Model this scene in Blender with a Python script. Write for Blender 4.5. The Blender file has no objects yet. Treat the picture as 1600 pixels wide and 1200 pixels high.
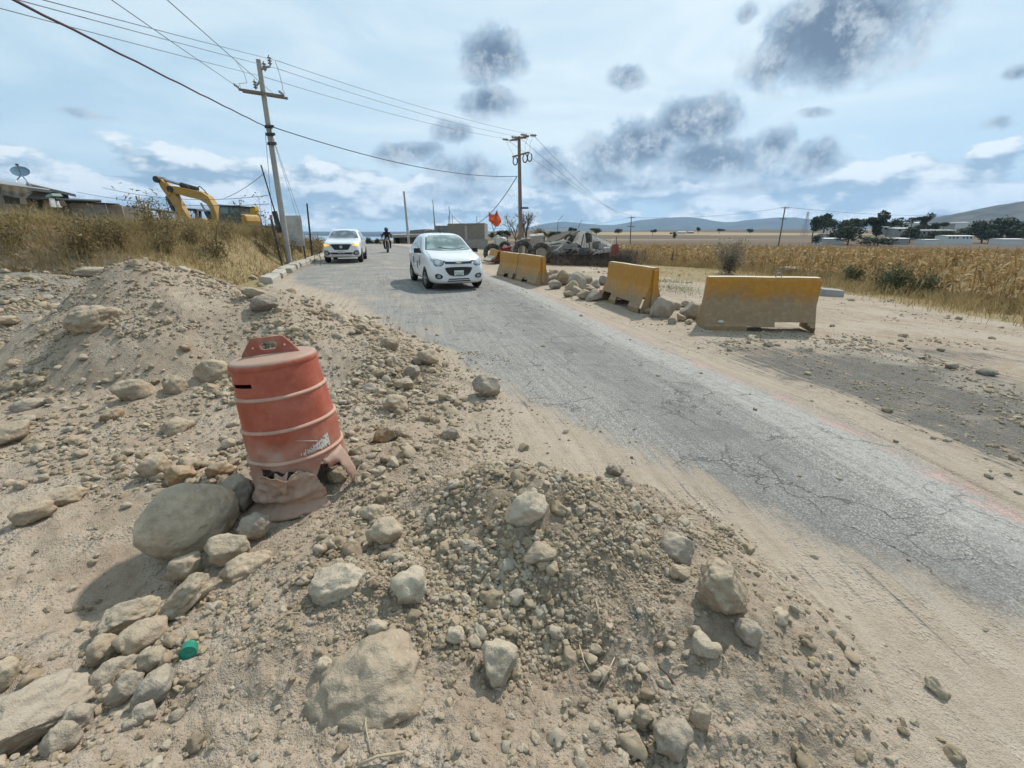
import bpy, bmesh, math, random
import numpy as np
from mathutils import Vector, Matrix, Euler, noise as mnoise
from mathutils.bvhtree import BVHTree
from mathutils.geometry import delaunay_2d_cdt
random.seed(7); RNG = np.random.default_rng(7)
sc = bpy.context.scene
COL = sc.collection
R = math.radians

# ------------------------------------------------------------------ camera
CAM_H = 1.6; PITCH = 18.85; FPX = 703.0            # focal length in pixels of a 1600 px wide frame
cam_d = bpy.data.cameras.new('camera'); cam = bpy.data.objects.new('camera', cam_d); COL.objects.link(cam)
cam.location = (0, 0, CAM_H); cam.rotation_euler = (R(90 - PITCH), 0, 0)
cam_d.sensor_width = 36; cam_d.lens = FPX / 1600 * 36; cam_d.clip_start = 0.05; cam_d.clip_end = 60000
sc.camera = cam

# ------------------------------------------------------------------ render / exposure
sc.render.engine = 'CYCLES'
sc.view_settings.view_transform = 'Standard'; sc.view_settings.look = 'None'
sc.view_settings.exposure = 0.31; sc.view_settings.gamma = 1.0; sc.view_settings.use_curve_mapping = False
sc.cycles.use_denoising = True
sc.cycles.max_bounces = 6; sc.cycles.diffuse_bounces = 2; sc.cycles.glossy_bounces = 2
sc.cycles.volume_bounces = 1; sc.cycles.transparent_max_bounces = 8
sc.cycles.use_adaptive_sampling = True; sc.cycles.adaptive_threshold = 0.02

# ------------------------------------------------------------------ sun
SUN_AZ, SUN_EL = 35.0, 48.0                         # azimuth measured from +Y towards +X
SUN_DIR = Vector((math.sin(R(SUN_AZ)) * math.cos(R(SUN_EL)), math.cos(R(SUN_AZ)) * math.cos(R(SUN_EL)), math.sin(R(SUN_EL))))
sun_d = bpy.data.lights.new('sun', 'SUN'); sun = bpy.data.objects.new('sun', sun_d); COL.objects.link(sun)
sun_d.energy = 3.3; sun_d.angle = R(1.2); sun_d.color = (1.0, 0.95, 0.875)
sun.rotation_euler = SUN_DIR.to_track_quat('Z', 'Y').to_euler()
sun.location = (0, 0, 60)
HAZE_DENSITY = 8.0e-5

def s2l(c):
    c = c / 255.0
    return c / 12.92 if c <= 0.04045 else ((c + 0.055) / 1.055) ** 2.4
def L(r, g, b, k=1.0): return (s2l(r) * k, s2l(g) * k, s2l(b) * k, 1.0)

# ------------------------------------------------------------------ node helper
class NT:
    def __init__(self, tree):
        self.t = tree; self.n = tree.nodes; self.l = tree.links
    def new(self, typ, **kw):
        x = self.n.new(typ)
        for k, v in kw.items(): setattr(x, k, v)
        return x
    def put(self, sock, v):
        if v is None: return
        if isinstance(v, bpy.types.NodeSocket): self.l.new(v, sock)
        else:
            if hasattr(sock.default_value, '__len__') and not hasattr(v, '__len__'): v = (v,) * len(sock.default_value)
            if hasattr(sock.default_value, '__len__') and len(v) != len(sock.default_value):
                v = tuple(v)[:len(sock.default_value)] if len(v) > len(sock.default_value) else tuple(v) + (1.0,)
            sock.default_value = v
    def m(self, op, a, b=None, c=None, clamp=False):
        x = self.new('ShaderNodeMath', operation=op, use_clamp=clamp)
        self.put(x.inputs[0], a); self.put(x.inputs[1], b)
        if c is not None: self.put(x.inputs[2], c)
        return x.outputs[0]
    def vm(self, op, a, b=None, scale=None):
        x = self.new('ShaderNodeVectorMath', operation=op)
        self.put(x.inputs[0], a)
        if b is not None: self.put(x.inputs[1], b)
        if scale is not None: self.put(x.inputs['Scale'], scale)
        return x.outputs['Value'] if op in ('DOT_PRODUCT', 'LENGTH', 'DISTANCE') else x.outputs['Vector']
    def mix(self, f, a, b, blend='MIX'):
        x = self.new('ShaderNodeMix', data_type='RGBA', blend_type=blend); x.clamp_factor = True
        self.put(x.inputs[0], f); self.put(x.inputs[6], a); self.put(x.inputs[7], b)
        return x.outputs[2]
    def ss(self, v, a, b, lo=0.0, hi=1.0):
        x = self.new('ShaderNodeMapRange', interpolation_type='SMOOTHSTEP')
        self.put(x.inputs[0], v); self.put(x.inputs[1], a); self.put(x.inputs[2], b); self.put(x.inputs[3], lo); self.put(x.inputs[4], hi)
        return x.outputs[0]
    def noise(self, vec, scale, detail=4, rough=0.55, dist=0.0, dim='3D', w=None, col=False):
        x = self.new('ShaderNodeTexNoise', noise_dimensions=dim)
        if vec is not None: self.put(x.inputs['Vector'], vec)
        x.inputs['Scale'].default_value = scale; x.inputs['Detail'].default_value = detail
        x.inputs['Roughness'].default_value = rough; x.inputs['Distortion'].default_value = dist
        if w is not None: x.inputs['W'].default_value = w
        return x.outputs['Color'] if col else x.outputs[0]
    def vor(self, vec, scale, feature='F1', rand=1.0, out=0):
        x = self.new('ShaderNodeTexVoronoi', feature=feature)
        self.put(x.inputs['Vector'], vec); x.inputs['Scale'].default_value = scale; x.inputs['Randomness'].default_value = rand
        return x.outputs[out]
    def attr(self, name, typ='GEOMETRY', out='Fac'):
        x = self.new('ShaderNodeAttribute', attribute_name=name, attribute_type=typ); return x.outputs[out]
    def geo(self, out='Position'): return self.new('ShaderNodeNewGeometry').outputs[out]
    def sep(self, v):
        x = self.new('ShaderNodeSeparateXYZ'); self.put(x.inputs[0], v); return x.outputs
    def comb(self, x_, y_, z_):
        x = self.new('ShaderNodeCombineXYZ'); self.put(x.inputs[0], x_); self.put(x.inputs[1], y_); self.put(x.inputs[2], z_); return x.outputs[0]
    def bump(self, h, strength=0.5, dist=0.02, normal=None):
        x = self.new('ShaderNodeBump'); x.inputs['Strength'].default_value = strength; x.inputs['Distance'].default_value = dist
        self.put(x.inputs['Height'], h)
        if normal is not None: self.put(x.inputs['Normal'], normal)
        return x.outputs[0]

# ------------------------------------------------------------------ world: Nishita sky behind a thin veil and broken cumulus
def cam_dir(u, v):
    x = (u - 800) / FPX; y = -(v - 600) / FPX; p = R(PITCH)
    return Vector((x, math.cos(p) + y * math.sin(p), -math.sin(p) + y * math.cos(p)))
world = bpy.data.worlds.new('World'); sc.world = world; world.use_nodes = True
world.cycles.sampling_method = 'MANUAL'; world.cycles.sample_map_resolution = 256
N = NT(world.node_tree); N.n.clear()
wo = N.new('ShaderNodeOutputWorld'); bg = N.new('ShaderNodeBackground'); bg.inputs['Strength'].default_value = 0.1
N.l.new(bg.outputs[0], wo.inputs[0])
sky = N.new('ShaderNodeTexSky', sky_type='NISHITA'); sky.sun_disc = False
sky.sun_elevation = R(SUN_EL); sky.sun_rotation = R(SUN_AZ); sky.altitude = 2500; sky.air_density = 1.0; sky.dust_density = 1.5
D = N.new('ShaderNodeTexCoord').outputs['Generated']
dz = N.sep(D)[2]
warp = N.vm('SCALE', N.vm('SUBTRACT', N.noise(D, 7.0, 3, 0.6, col=True), (0.5, 0.5, 0.5)), scale=0.05)
DW = N.vm('ADD', D, warp)
K = 10.0
# thin high veil
veil_n = N.noise(N.vm('MULTIPLY', D, (1.0, 1.6, 5.0)), 1.7, 4, 0.6, 0.6)
toward = N.m('MAXIMUM', N.vm('DOT_PRODUCT', D, tuple(Vector((math.sin(R(12)) * math.cos(R(24)), math.cos(R(12)) * math.cos(R(24)), math.sin(R(24)))))), 0.0)
glow = N.m('POWER', toward, 7.0)
veil_f = N.m('ADD', N.m('MULTIPLY', glow, 0.45), N.m('MULTIPLY', N.ss(veil_n, 0.32, 0.72), 0.55), clamp=True)
veil_f = N.m('ADD', N.m('MULTIPLY', veil_f, 0.9), 0.1, clamp=True)
bluecol = N.mix(0.20, L(166, 201, 220, K * .97), sky.outputs[0])
base = N.mix(veil_f, bluecol, L(219, 231, 236, K * 1.0))
# low blue gap band just over the horizon
lowb = N.m('MULTIPLY', N.ss(dz, 0.13, 0.03), 0.6)
base = N.mix(lowb, base, L(148, 185, 208, K))
# cumulus rows low over the horizon
SUNOFF = (0.012, 0.006, 0.022)
def cumu(vec):
    return N.noise(N.vm('MULTIPLY', vec, (1.0, 1.0, 2.3)), 8.5, 5, 0.6)
c0 = cumu(D); c1 = cumu(N.vm('ADD', D, SUNOFF))
cov = N.m('MULTIPLY', N.ss(dz, -0.01, 0.035), N.ss(dz, 0.17, 0.07))
big = N.noise(D, 2.6, 2, 0.5)
thr = N.m('ADD', N.m('MULTIPLY', cov, -0.30), N.m('MULTIPLY', N.m('SUBTRACT', big, 0.5), -0.35))
cd = N.m('ADD', c0, N.m('MULTIPLY', thr, -1.0))
ca = N.m('MULTIPLY', N.ss(cd, 0.62, 0.72), N.ss(cov, 0.0, 0.3))
lit = N.m('ADD', N.m('MULTIPLY', N.m('SUBTRACT', c0, c1), 6.5), 0.5, clamp=True)
ccol = N.mix(lit, L(122, 150, 174, K), L(226, 231, 233, K * 1.05))
base = N.mix(N.m('MULTIPLY', ca, 0.85), base, ccol)
# single dark fragments, each at its own bearing
ELL = [  # u, v, half width px, half height px, weight
    (1310, 55, 125, 72, 1.15), (1215, 95, 55, 35, .85), (1370, 35, 60, 50, 1.0), (1165, 15, 22, 18, .75),
    (765, 88, 58, 38, 1.05), (985, 125, 34, 20, .85), (765, 163, 55, 24, .9), (705, 208, 32, 20, .85), (635, 238, 58, 20, 1.0),
    (855, 262, 34, 30, .9), (1085, 195, 72, 40, 1.15), (1010, 225, 75, 40, 1.1), (945, 245, 55, 40, 1.0), (1120, 248, 110, 30, 1.1),
    (1210, 230, 42, 30, .9), (1270, 248, 44, 28, .9), (920, 275, 90, 24, .95), (740, 270, 60, 26, .85), (700, 262, 40, 18, .75), (1275, 177, 26, 10, .6),
    (1555, 200, 30, 14, .6), (1000, 290, 60, 16, .8), (1595, 125, 22, 14, .6), (150, 178, 70, 9, .45), (1180, 290, 70, 15, .7), (740, 300, 90, 18, .7)]
acc = None
for (u, v, a, b, wgt) in ELL:
    c = cam_dir(u, v); dep = c.length; c.normalize()
    e1 = Vector((c.y, -c.x, 0)).normalized(); e2 = e1.cross(c).normalized()
    if e2.z < 0: e2 = -e2
    ra = a / FPX / dep; rb = b / FPX / dep
    A = N.vm('DOT_PRODUCT', DW, tuple(e1 / ra)); B = N.vm('DOT_PRODUCT', DW, tuple(e2 / rb))
    q = N.m('SQRT', N.m('ADD', N.m('MULTIPLY', A, A), N.m('MULTIPLY', B, B)))
    val = N.m('MULTIPLY', N.m('SUBTRACT', 1.35, q), wgt)
    val = N.m('MULTIPLY', val, N.m('GREATER_THAN', N.vm('DOT_PRODUCT', D, tuple(c)), 0.5))
    acc = val if acc is None else N.m('MAXIMUM', acc, val)
acc = N.m('MAXIMUM', acc, -0.5)
fn = N.noise(D, 15.0, 7, 0.66); fn2 = N.noise(N.vm('ADD', D, SUNOFF), 15.0, 5, 0.66)
dens = N.m('ADD', acc, N.m('MULTIPLY', N.m('SUBTRACT', fn, 0.5), 1.7))
al = N.ss(dens, 0.22, 0.58)
core = N.ss(dens, 0.30, 1.15)
rim = N.m('ADD', N.m('MULTIPLY', N.m('SUBTRACT', fn, fn2), 5.5), 0.30, clamp=True)
fcol = N.mix(core, L(158, 181, 200, K), L(84, 104, 128, K))
fcol = N.mix(N.m('MULTIPLY', rim, 0.55), fcol, L(212, 224, 231, K))
base = N.mix(N.m('MULTIPLY', al, 0.95), base, fcol)
# under the horizon the world is never seen: plain dusty ground tone
base = N.mix(N.ss(dz, 0.0, -0.06), base, L(150, 140, 122, K * 0.6))
N.l.new(base, bg.inputs['Color'])

# ------------------------------------------------------------------ object helpers
def tag(o, label=None, cat=None, group=None, kind=None):
    if label: o['label'] = label
    if cat: o['category'] = cat
    if group: o['group'] = group
    if kind: o['kind'] = kind
    return o
def empty(name, loc=(0, 0, 0), rz=0.0, label=None, cat=None, group=None):
    o = bpy.data.objects.new(name, None); COL.objects.link(o); o.location = loc; o.rotation_euler = (0, 0, rz)
    o.empty_display_size = 0.2
    return tag(o, label, cat, group)
def link(name, me, mat=None, parent=None, loc=None, rot=None, scale=None):
    o = bpy.data.objects.new(name, me); COL.objects.link(o)
    if mat is not None and not me.materials:
        for mm in (mat if isinstance(mat, (list, tuple)) else [mat]): me.materials.append(mm)
    if parent: o.parent = parent
    if loc is not None: o.location = loc
    if rot is not None: o.rotation_euler = rot
    if scale is not None: o.scale = scale if hasattr(scale, '__len__') else (scale,) * 3
    return o
def kids(o): return [c for c in bpy.data.objects if c.parent == o]
def copy_tree(o, loc=None, rz=None, label=None, parent=None):
    c = o.copy(); COL.objects.link(c); c.parent = parent
    if loc is not None: c.location = loc
    if rz is not None: c.rotation_euler = (c.rotation_euler[0], c.rotation_euler[1], rz)
    if label: c['label'] = label
    for ch in kids(o): copy_tree(ch, parent=c)
    return c
def np_mesh(name, V, tris=None, quads=None, smooth=False, attrs=None, mi=None):
    me = bpy.data.meshes.new(name); V = np.asarray(V, np.float32)
    tris = np.zeros((0, 3), np.int32) if tris is None else np.asarray(tris, np.int32)
    quads = np.zeros((0, 4), np.int32) if quads is None else np.asarray(quads, np.int32)
    me.vertices.add(len(V)); me.vertices.foreach_set('co', V.ravel())
    idx = np.concatenate([tris.ravel(), quads.ravel()])
    tot = np.concatenate([np.full(len(tris), 3, np.int32), np.full(len(quads), 4, np.int32)])
    me.loops.add(len(idx)); me.loops.foreach_set('vertex_index', idx)
    me.polygons.add(len(tot)); st = np.concatenate([[0], np.cumsum(tot)[:-1]]).astype(np.int32) if len(tot) else np.zeros(0, np.int32)
    me.polygons.foreach_set('loop_start', st)
    if mi is not None: me.polygons.foreach_set('material_index', np.asarray(mi, np.int32))
    me.update(calc_edges=True)
    me.polygons.foreach_set('use_smooth', np.full(len(tot), bool(smooth)))
    for k, a in (attrs or {}).items():
        at_ = me.attributes.new(k, 'FLOAT', 'POINT'); at_.data.foreach_set('value', np.asarray(a, np.float32))
    return me
class MB:
    """collects simple solids into one mesh"""
    def __init__(self): self.v = []; self.f = []
    def add(self, v, f):
        b = len(self.v); self.v += [tuple(p) for p in v]; self.f += [tuple(i + b for i in q) for q in f]; return self
    def box(self, c, s, rot=None, taper=1.0):
        M = rot if isinstance(rot, Matrix) else (Euler(rot).to_matrix() if rot else Matrix.Identity(3))
        vs = []
        for z in (-.5, .5):
            k = taper if z > 0 else 1.0
            for x, y in ((-.5, -.5), (.5, -.5), (.5, .5), (-.5, .5)):
                vs.append(Vector(c) + M @ Vector((x * s[0] * k, y * s[1] * k, z * s[2])))
        return self.add(vs, [(3, 2, 1, 0), (4, 5, 6, 7), (0, 1, 5, 4), (1, 2, 6, 5), (2, 3, 7, 6), (3, 0, 4, 7)])
    def tube(self, pts, r, n=8, cap=True):
        pts = [Vector(p) for p in pts]; m = len(pts); rr = r if hasattr(r, '__len__') else [r] * m
        vs = []; up = None
        for i, p in enumerate(pts):
            d = (pts[min(i + 1, m - 1)] - pts[max(i - 1, 0)])
            d = d.normalized() if d.length > 1e-9 else Vector((0, 0, 1))
            if up is None: up = Vector((0, 0, 1)) if abs(d.z) < .9 else Vector((1, 0, 0))
            e1 = d.cross(up).normalized(); e2 = e1.cross(d).normalized(); up = e2
            for k in range(n):
                a = 2 * math.pi * k / n; vs.append(p + (e1 * math.cos(a) + e2 * math.sin(a)) * rr[i])
        fs = [(i * n + k, i * n + (k + 1) % n, (i + 1) * n + (k + 1) % n, (i + 1) * n + k) for i in range(m - 1) for k in range(n)]
        if cap: fs += [tuple(range(n - 1, -1, -1)), tuple((m - 1) * n + k for k in range(n))]
        return self.add(vs, fs)
    def lathe(self, prof, n=32, M=None, arc=(0, 2 * math.pi)):
        full = abs(arc[1] - arc[0] - 2 * math.pi) < 1e-6; cols = n if full else n + 1; vs = []
        for k in range(cols):
            a = arc[0] + (arc[1] - arc[0]) * k / n
            for (r, z) in prof:
                p = Vector((r * math.cos(a), r * math.sin(a), z)); vs.append(M @ p if M else p)
        m = len(prof)
        fs = [(k * m + i, ((k + 1) % cols) * m + i, ((k + 1) % cols) * m + i + 1, k * m + i + 1) for k in range(n) for i in range(m - 1)]
        return self.add(vs, fs)
    def prism(self, poly, d0, d1, fn):
        """poly: 2-D outline; fn(a, b, d) -> 3-D point"""
        n = len(poly); vs = [fn(a, b, d0) for a, b in poly] + [fn(a, b, d1) for a, b in poly]
        fs = [tuple(range(n - 1, -1, -1)), tuple(range(n, 2 * n))] + [(i, (i + 1) % n, n + (i + 1) % n, n + i) for i in range(n)]
        return self.add(vs, fs)
    def mesh(self, name, smooth=False, bevel=0.0, auto=None):
        me = bpy.data.meshes.new(name); me.from_pydata([tuple(p) for p in self.v], [], self.f); me.update()
        bm = bmesh.new(); bm.from_mesh(me); bmesh.ops.recalc_face_normals(bm, faces=bm.faces)
        if bevel > 0:
            es = [e for e in bm.edges if len(e.link_faces) == 2 and e.calc_face_angle(0) > R(35)]
            bmesh.ops.bevel(bm, geom=es, offset=bevel, segments=2, profile=.6, affect='EDGES', clamp_overlap=True)
        bm.to_mesh(me); bm.free()
        if smooth or auto:
            me.polygons.foreach_set('use_smooth', [True] * len(me.polygons))
            if auto: me.set_sharp_from_angle(angle=R(auto))
        return me
    def obj(self, name, mat, parent=None, loc=None, rot=None, smooth=False, bevel=0.0, auto=None):
        return link(name, self.mesh(name, smooth, bevel, auto), mat, parent, loc, rot)
def bar(a, b, w, h):
    """box from a to b; w is sideways, h upwards"""
    a = Vector(a); b = Vector(b); d = (b - a); l = d.length; q = d.to_track_quat('X', 'Z').to_matrix()
    return (a + b) / 2, (l, w, h), q

# pixel of the photograph -> point in the place, used once to survey where things stand
def at(u, v, Y):
    d = cam_dir(u, v); k = Y / d.y; return Vector((d.x * k, Y, CAM_H + d.z * k))
def gp(u, v, z=0.0):
    d = cam_dir(u, v); k = (z - CAM_H) / d.z; return Vector((d.x * k, d.y * k, z))
def depth_of(p):
    return p[1] * math.cos(R(PITCH)) - (p[2] - CAM_H) * math.sin(R(PITCH))

# ------------------------------------------------------------------ numpy noise
def _hash(ix, iy, seed):
    h = (ix.astype(np.int64) * 374761393 + iy.astype(np.int64) * 668265263 + seed * 1274126177) & 0xFFFFFFFF
    h = ((h ^ (h >> 13)) * 1274126177) & 0xFFFFFFFF
    h = (h ^ (h >> 16)) & 0xFFFFFF
    return h / float(0xFFFFFF)
def vnoise(x, y, seed=0):
    ix = np.floor(x); iy = np.floor(y); fx = x - ix; fy = y - iy
    ux = fx * fx * fx * (fx * (fx * 6 - 15) + 10); uy = fy * fy * fy * (fy * (fy * 6 - 15) + 10)
    a = _hash(ix, iy, seed); b = _hash(ix + 1, iy, seed); c = _hash(ix, iy + 1, seed); d = _hash(ix + 1, iy + 1, seed)
    return (a * (1 - ux) + b * ux) * (1 - uy) + (c * (1 - ux) + d * ux) * uy
def fbm(x, y, o=4, seed=0, gain=.5):
    s = 0.0; a = 1.0; t = 0.0
    for i in range(o):
        s = s + a * (vnoise(x, y, seed + i * 17) - .5); t += a; a *= gain
        x, y = x * 1.93 * .8 - y * 1.93 * .6 + 3.1, x * 1.93 * .6 + y * 1.93 * .8 + 7.7
    return s / t * 2          # about -1..1
def worley(x, y, seed=0):
    ix = np.floor(x); iy = np.floor(y); best = np.full(np.shape(x), 9.0)
    for dx in (-1, 0, 1):
        for dy in (-1, 0, 1):
            cx = ix + dx; cy = iy + dy
            px = cx + _hash(cx, cy, seed); py = cy + _hash(cx, cy, seed + 5)
            best = np.minimum(best, (px - x) ** 2 + (py - y) ** 2)
    return np.sqrt(best)
def sstep(a, b, x):
    t = np.clip((x - a) / (b - a), 0, 1); return t * t * (3 - 2 * t)
# ------------------------------------------------------------------ terrain
_ry = np.array([-60, -30, -10, -3, 0, 2.4, 3.9, 6.8, 10, 12.7, 15, 20, 25, 30, 36, 43, 50, 60, 69, 80, 100, 150, 400.])
_rx = np.array([1.6, 2.2, 2.8, 3.1, 3.15, 3.15, 2.95, 2.1, 1.4, .75, 0.0, -1.35, -2.65, -3.9, -5.6, -7.9, -10.8, -16.0, -22.5, -33, -55, -125, -600])
_yy = np.linspace(-60, 400, 9201); _k = np.exp(-.5 * (np.arange(-40, 41) / 18.0) ** 2); _k /= _k.sum()
_xx = np.convolve(np.pad(np.interp(_yy, _ry, _rx), 40, mode='edge'), _k, 'valid')
_dx = np.gradient(_xx, _yy); _ss = np.concatenate([[0], np.cumsum(np.sqrt(1 + _dx[:-1] ** 2) * np.diff(_yy))]) - 60
ROAD_W = 7.2
def road_w(y): return np.interp(y, [0, 12, 20], [7.2, 7.4, 7.9])
def road_st(x, y):
    xr = np.interp(y, _yy, _xx); dx = np.interp(y, _yy, _dx); c = 1 / np.sqrt(1 + dx * dx)
    return np.interp(y, _yy, _ss) - (x - xr) * dx * c * -1, (x - xr) * c
def lump(x, y, cx, cy, rx, ry, h, rot=0.0, p=1.7, q=1.25):
    c, s = math.cos(R(rot)), math.sin(R(rot)); dx = x - cx; dy = y - cy
    a = (dx * c + dy * s) / rx; b = (-dx * s + dy * c) / ry
    return h * np.clip(1 - np.sqrt(a * a + b * b) ** p, 0, None) ** q
def smax(a, b, k=.12):
    return .5 * (a + b + np.sqrt((a - b) ** 2 + k * k)) - .5 * k
def heaps(x, y):
    wx = x + .22 * fbm(x * .9, y * .9, 3, 91); wy = y + .22 * fbm(x * .9, y * .9, 3, 92)
    A = smax(lump(wx, wy, -4.25, 5.55, 2.35, 2.25, 1.42, 0, 1.45, 1.1), lump(wx, wy, -3.15, 5.75, 2.15, 2.1, 1.12, 0, 1.3, 1.1), .12)
    A = smax(A, lump(wx, wy, -2.3, 5.3, 1.75, 1.8, .74, 0, 1.3, 1.1), .08)
    A = smax(A, lump(wx, wy, -5.2, 4.6, 1.5, 1.4, .50, 0, 1.4, 1.1), .08)
    A = smax(A, lump(wx, wy, -3.6, 3.9, 3.3, 1.7, .26, p=2.0), .06)
    G = smax(lump(wx, wy, -9.9, 9.2, 4.0, 2.7, .88, 20), lump(wx, wy, -8.2, 7.6, 1.9, 1.6, .42), .1)
    F = smax(lump(wx, wy, .22, 1.98, 1.12, .82, .58, -22, 1.4, 1.1), lump(wx, wy, .70, 1.32, .88, .88, .38, -45, 1.4, 1.1), .08)
    F = smax(F, lump(wx, wy, -.50, 1.45, 1.35, .85, .27, 0, 1.8), .06)
    F = smax(F, lump(wx, wy, -.1, .85, 1.1, .8, .24, 0), .06)
    F = smax(F, lump(wx, wy, -1.35, .62, .62, .5, .20, 30), .05)
    F = smax(F, lump(wx, wy, -.75, 2.75, 1.0, .75, .10, 0, 2.0), .04)
    return A, G, F
def terrain(x, y, fine=True):
    x = np.asarray(x, float); y = np.asarray(y, float); r = np.hypot(x, y); s, t = road_st(x, y)
    W = road_w(y)
    z = -.004 * np.clip(y - 57, 0, 40) ** 2 * sstep(75, 25, np.abs(t + 3.5))
    z = np.where(r > 110, np.maximum(z, -4.5), np.maximum(z, -4.0))
    right = sstep(2, 14, t) * (-.36) + np.interp(r, [26, 60, 90, 200, 320], [0, -.95, -1.75, -3.7, -4.1]) * sstep(3, 12, t)
    z = np.maximum(z + np.where(t > 0, right, 0), -5.0)
    # berm on the left behind the kerb
    tl = -t - W; t0 = np.interp(y, [0, 9, 13, 18, 25], [5.2, 3.3, .8, .25, .1])
    hb = np.interp(y, [-20, 4, 9, 14, 18, 22, 27, 33, 40, 60, 80], [1.4, 1.45, 1.5, 1.5, 1.5, 1.38, 1.1, .72, .45, .25, 0])
    wob = .5 * fbm(x * .35, y * .35, 3, 31)
    rise = sstep(0, np.interp(y, [10, 16, 22], [3.0, 2.2, 1.5]), tl - t0 + wob * np.interp(y, [10, 20], [1, .4])); fall = sstep(5.5, 11, tl - t0 + wob)
    berm = hb * rise * (1 - fall) + .45 * fall * sstep(90, 40, y)
    berm = berm * (1 + .22 * fbm(x * .7, y * .7, 3, 33))
    z = z + np.where(tl > 0, berm, 0)
    az = np.degrees(np.arctan2(x, y)); z = z - .021 * np.clip(r - 85, 0, None) * sstep(1.5, -11, az) * sstep(-110, -85, az)
    # far swells of ploughed land
    z = z + 5.5 * sstep(330, 700, r) * np.clip(fbm(x / 420, y / 420, 2, 71) + .75, 0, 2) * sstep(4500, 1800, r)
    onroad = (t < .0) & (t > -W)
    edge = np.minimum(-t, t + W)
    shoulder = np.where(onroad, .02 * sstep(0, .5, edge), .03 * sstep(0, .6, -edge) * sstep(4, .6, -edge))
    z = z + shoulder
    # left side of the roadway lies under dust and dribbled soil near the camera
    apron = .10 * sstep(-2.2, -4.0, t) * sstep(7.0, 4.0, y) * sstep(-6, -2, y)
    A, G, F = heaps(x, y)
    near = np.exp(-r / 22)
    rough = np.where(onroad & (A + G + F < .02), np.clip(.12 + apron * 9, .12, 1), 1.0)
    base = z + apron + rough * near * (.045 * fbm(x * .55, y * .55, 3, 11))
    base = base - .13 * np.exp(-(((x + 1.85) / .45) ** 2 + ((y - 1.75) / .38) ** 2))
    mx = np.maximum(A, G); zz = np.where(mx > 0, smax(base + F, mx * (1 + .12 * fbm(x * 1.1, y * 1.1, 3, 61)) - .02, .05), base + F)
    k = np.clip((A + G + F) / .10, 0, 1)
    if fine:
        lot = np.clip(np.maximum(k, .35 * (t > .2) + .5 * (tl > 0) + .75 * np.clip(apron / .08, 0, 1)), .05, 1) * np.exp(-r / 14)
        zz = zz + lot * (.080 * fbm(x * 1.9, y * 1.9, 4, 21, .55) + .032 * fbm(x * 8, y * 8, 4, 23, .6))
        m = r < 9
        if np.any(m):
            xm = x[m]; ym = y[m]; w = worley(xm * 9, ym * 9, 3); w2 = worley(xm * 23, ym * 23, 4)
            add = np.clip(lot[m], 0, 1) * (.020 * np.clip(.55 - w, 0, 1) * np.clip(fbm(xm * 2.1, ym * 2.1, 2, 8) * 2 + .5, 0, 1) * 2 + .010 * np.clip(.5 - w2, 0, 1) * 2 * (rm_near(xm, ym)))
            zz[m] = zz[m] + add
    return zz
def rm_near(x, y): return sstep(5, 2.5, np.hypot(x, y))

def H1(x, y): return float(terrain(np.array([x]), np.array([y]))[0])
def hits(us, vs):
    """where the sight lines of these pixels meet the ground (used once, to survey positions)"""
    us = np.asarray(us, float); vs = np.asarray(vs, float); p = R(PITCH)
    X = (us - 800) / FPX; Yv = -(vs - 600) / FPX
    d = np.stack([X, math.cos(p) + Yv * math.sin(p), -math.sin(p) + Yv * math.cos(p)], 1)
    T = np.geomspace(.4, 90, 220)
    P = d[:, None, :] * T[None, :, None]
    below = (P[..., 2] + CAM_H) < terrain(P[..., 0].ravel(), P[..., 1].ravel(), False).reshape(len(us), -1)
    i = np.where(below.any(1), below.argmax(1), len(T) - 1); i = np.maximum(i, 1)
    lo = T[i - 1]; hi = T[i]
    for _ in range(9):
        mid = (lo + hi) / 2; q = d * mid[:, None]
        b = q[:, 2] + CAM_H < terrain(q[:, 0], q[:, 1]); hi = np.where(b, mid, hi); lo = np.where(b, lo, mid)
    q = d * hi[:, None]; q[:, 2] += CAM_H
    return q
def hit(u, v): return Vector(hits([u], [v])[0])

# polar sheet, fine near the camera, reaching the horizon
th = np.concatenate([np.arange(-62, 62.001, .27), np.arange(64.5, 297.6, 3.0)])
rad = np.concatenate([[.05, .2, .35], np.geomspace(.45, 60, 640), np.geomspace(61.5, 9000, 150)])
TH, RA = np.meshgrid(np.radians(th), rad); GX = RA * np.sin(TH); GY = RA * np.cos(TH)
nR, nT = TH.shape
GZ = terrain(GX.ravel(), GY.ravel()).reshape(nR, nT)
ii, jj = np.meshgrid(np.arange(nR - 1), np.arange(nT), indexing='ij'); j2 = (jj + 1) % nT
Q = np.stack([ii * nT + jj, (ii + 1) * nT + jj, (ii + 1) * nT + j2, ii * nT + j2], -1).reshape(-1, 4)
PX = GX.ravel(); PY = GY.ravel(); PZ = GZ.ravel()
S_, T_ = road_st(PX, PY)
hA, hG, hF = heaps(PX, PY)
fx = PX[Q].mean(1); fy = PY[Q].mean(1); _, ft = road_st(fx, fy); fA, fG, fF = heaps(fx, fy)
lab = np.zeros(len(Q), int)                                                   # 0 ground
fw = road_w(fy)
lab[(ft < 0) & (ft > -fw) & (np.hypot(fx, fy) < 400)] = 1                 # road
lab[(ft < -fw) & (ft > -fw - 15) & (fy > -8) & (fy < 75)] = 2         # embankment
ftl = -ft - fw - np.interp(fy, [0, 9, 13, 18, 25], [5.2, 3.3, .8, .25, .1])
lab[(fG > .03) & (ftl < 1.4)] = 4; lab[fA > .035] = 3; lab[fF > .03] = 5
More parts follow.
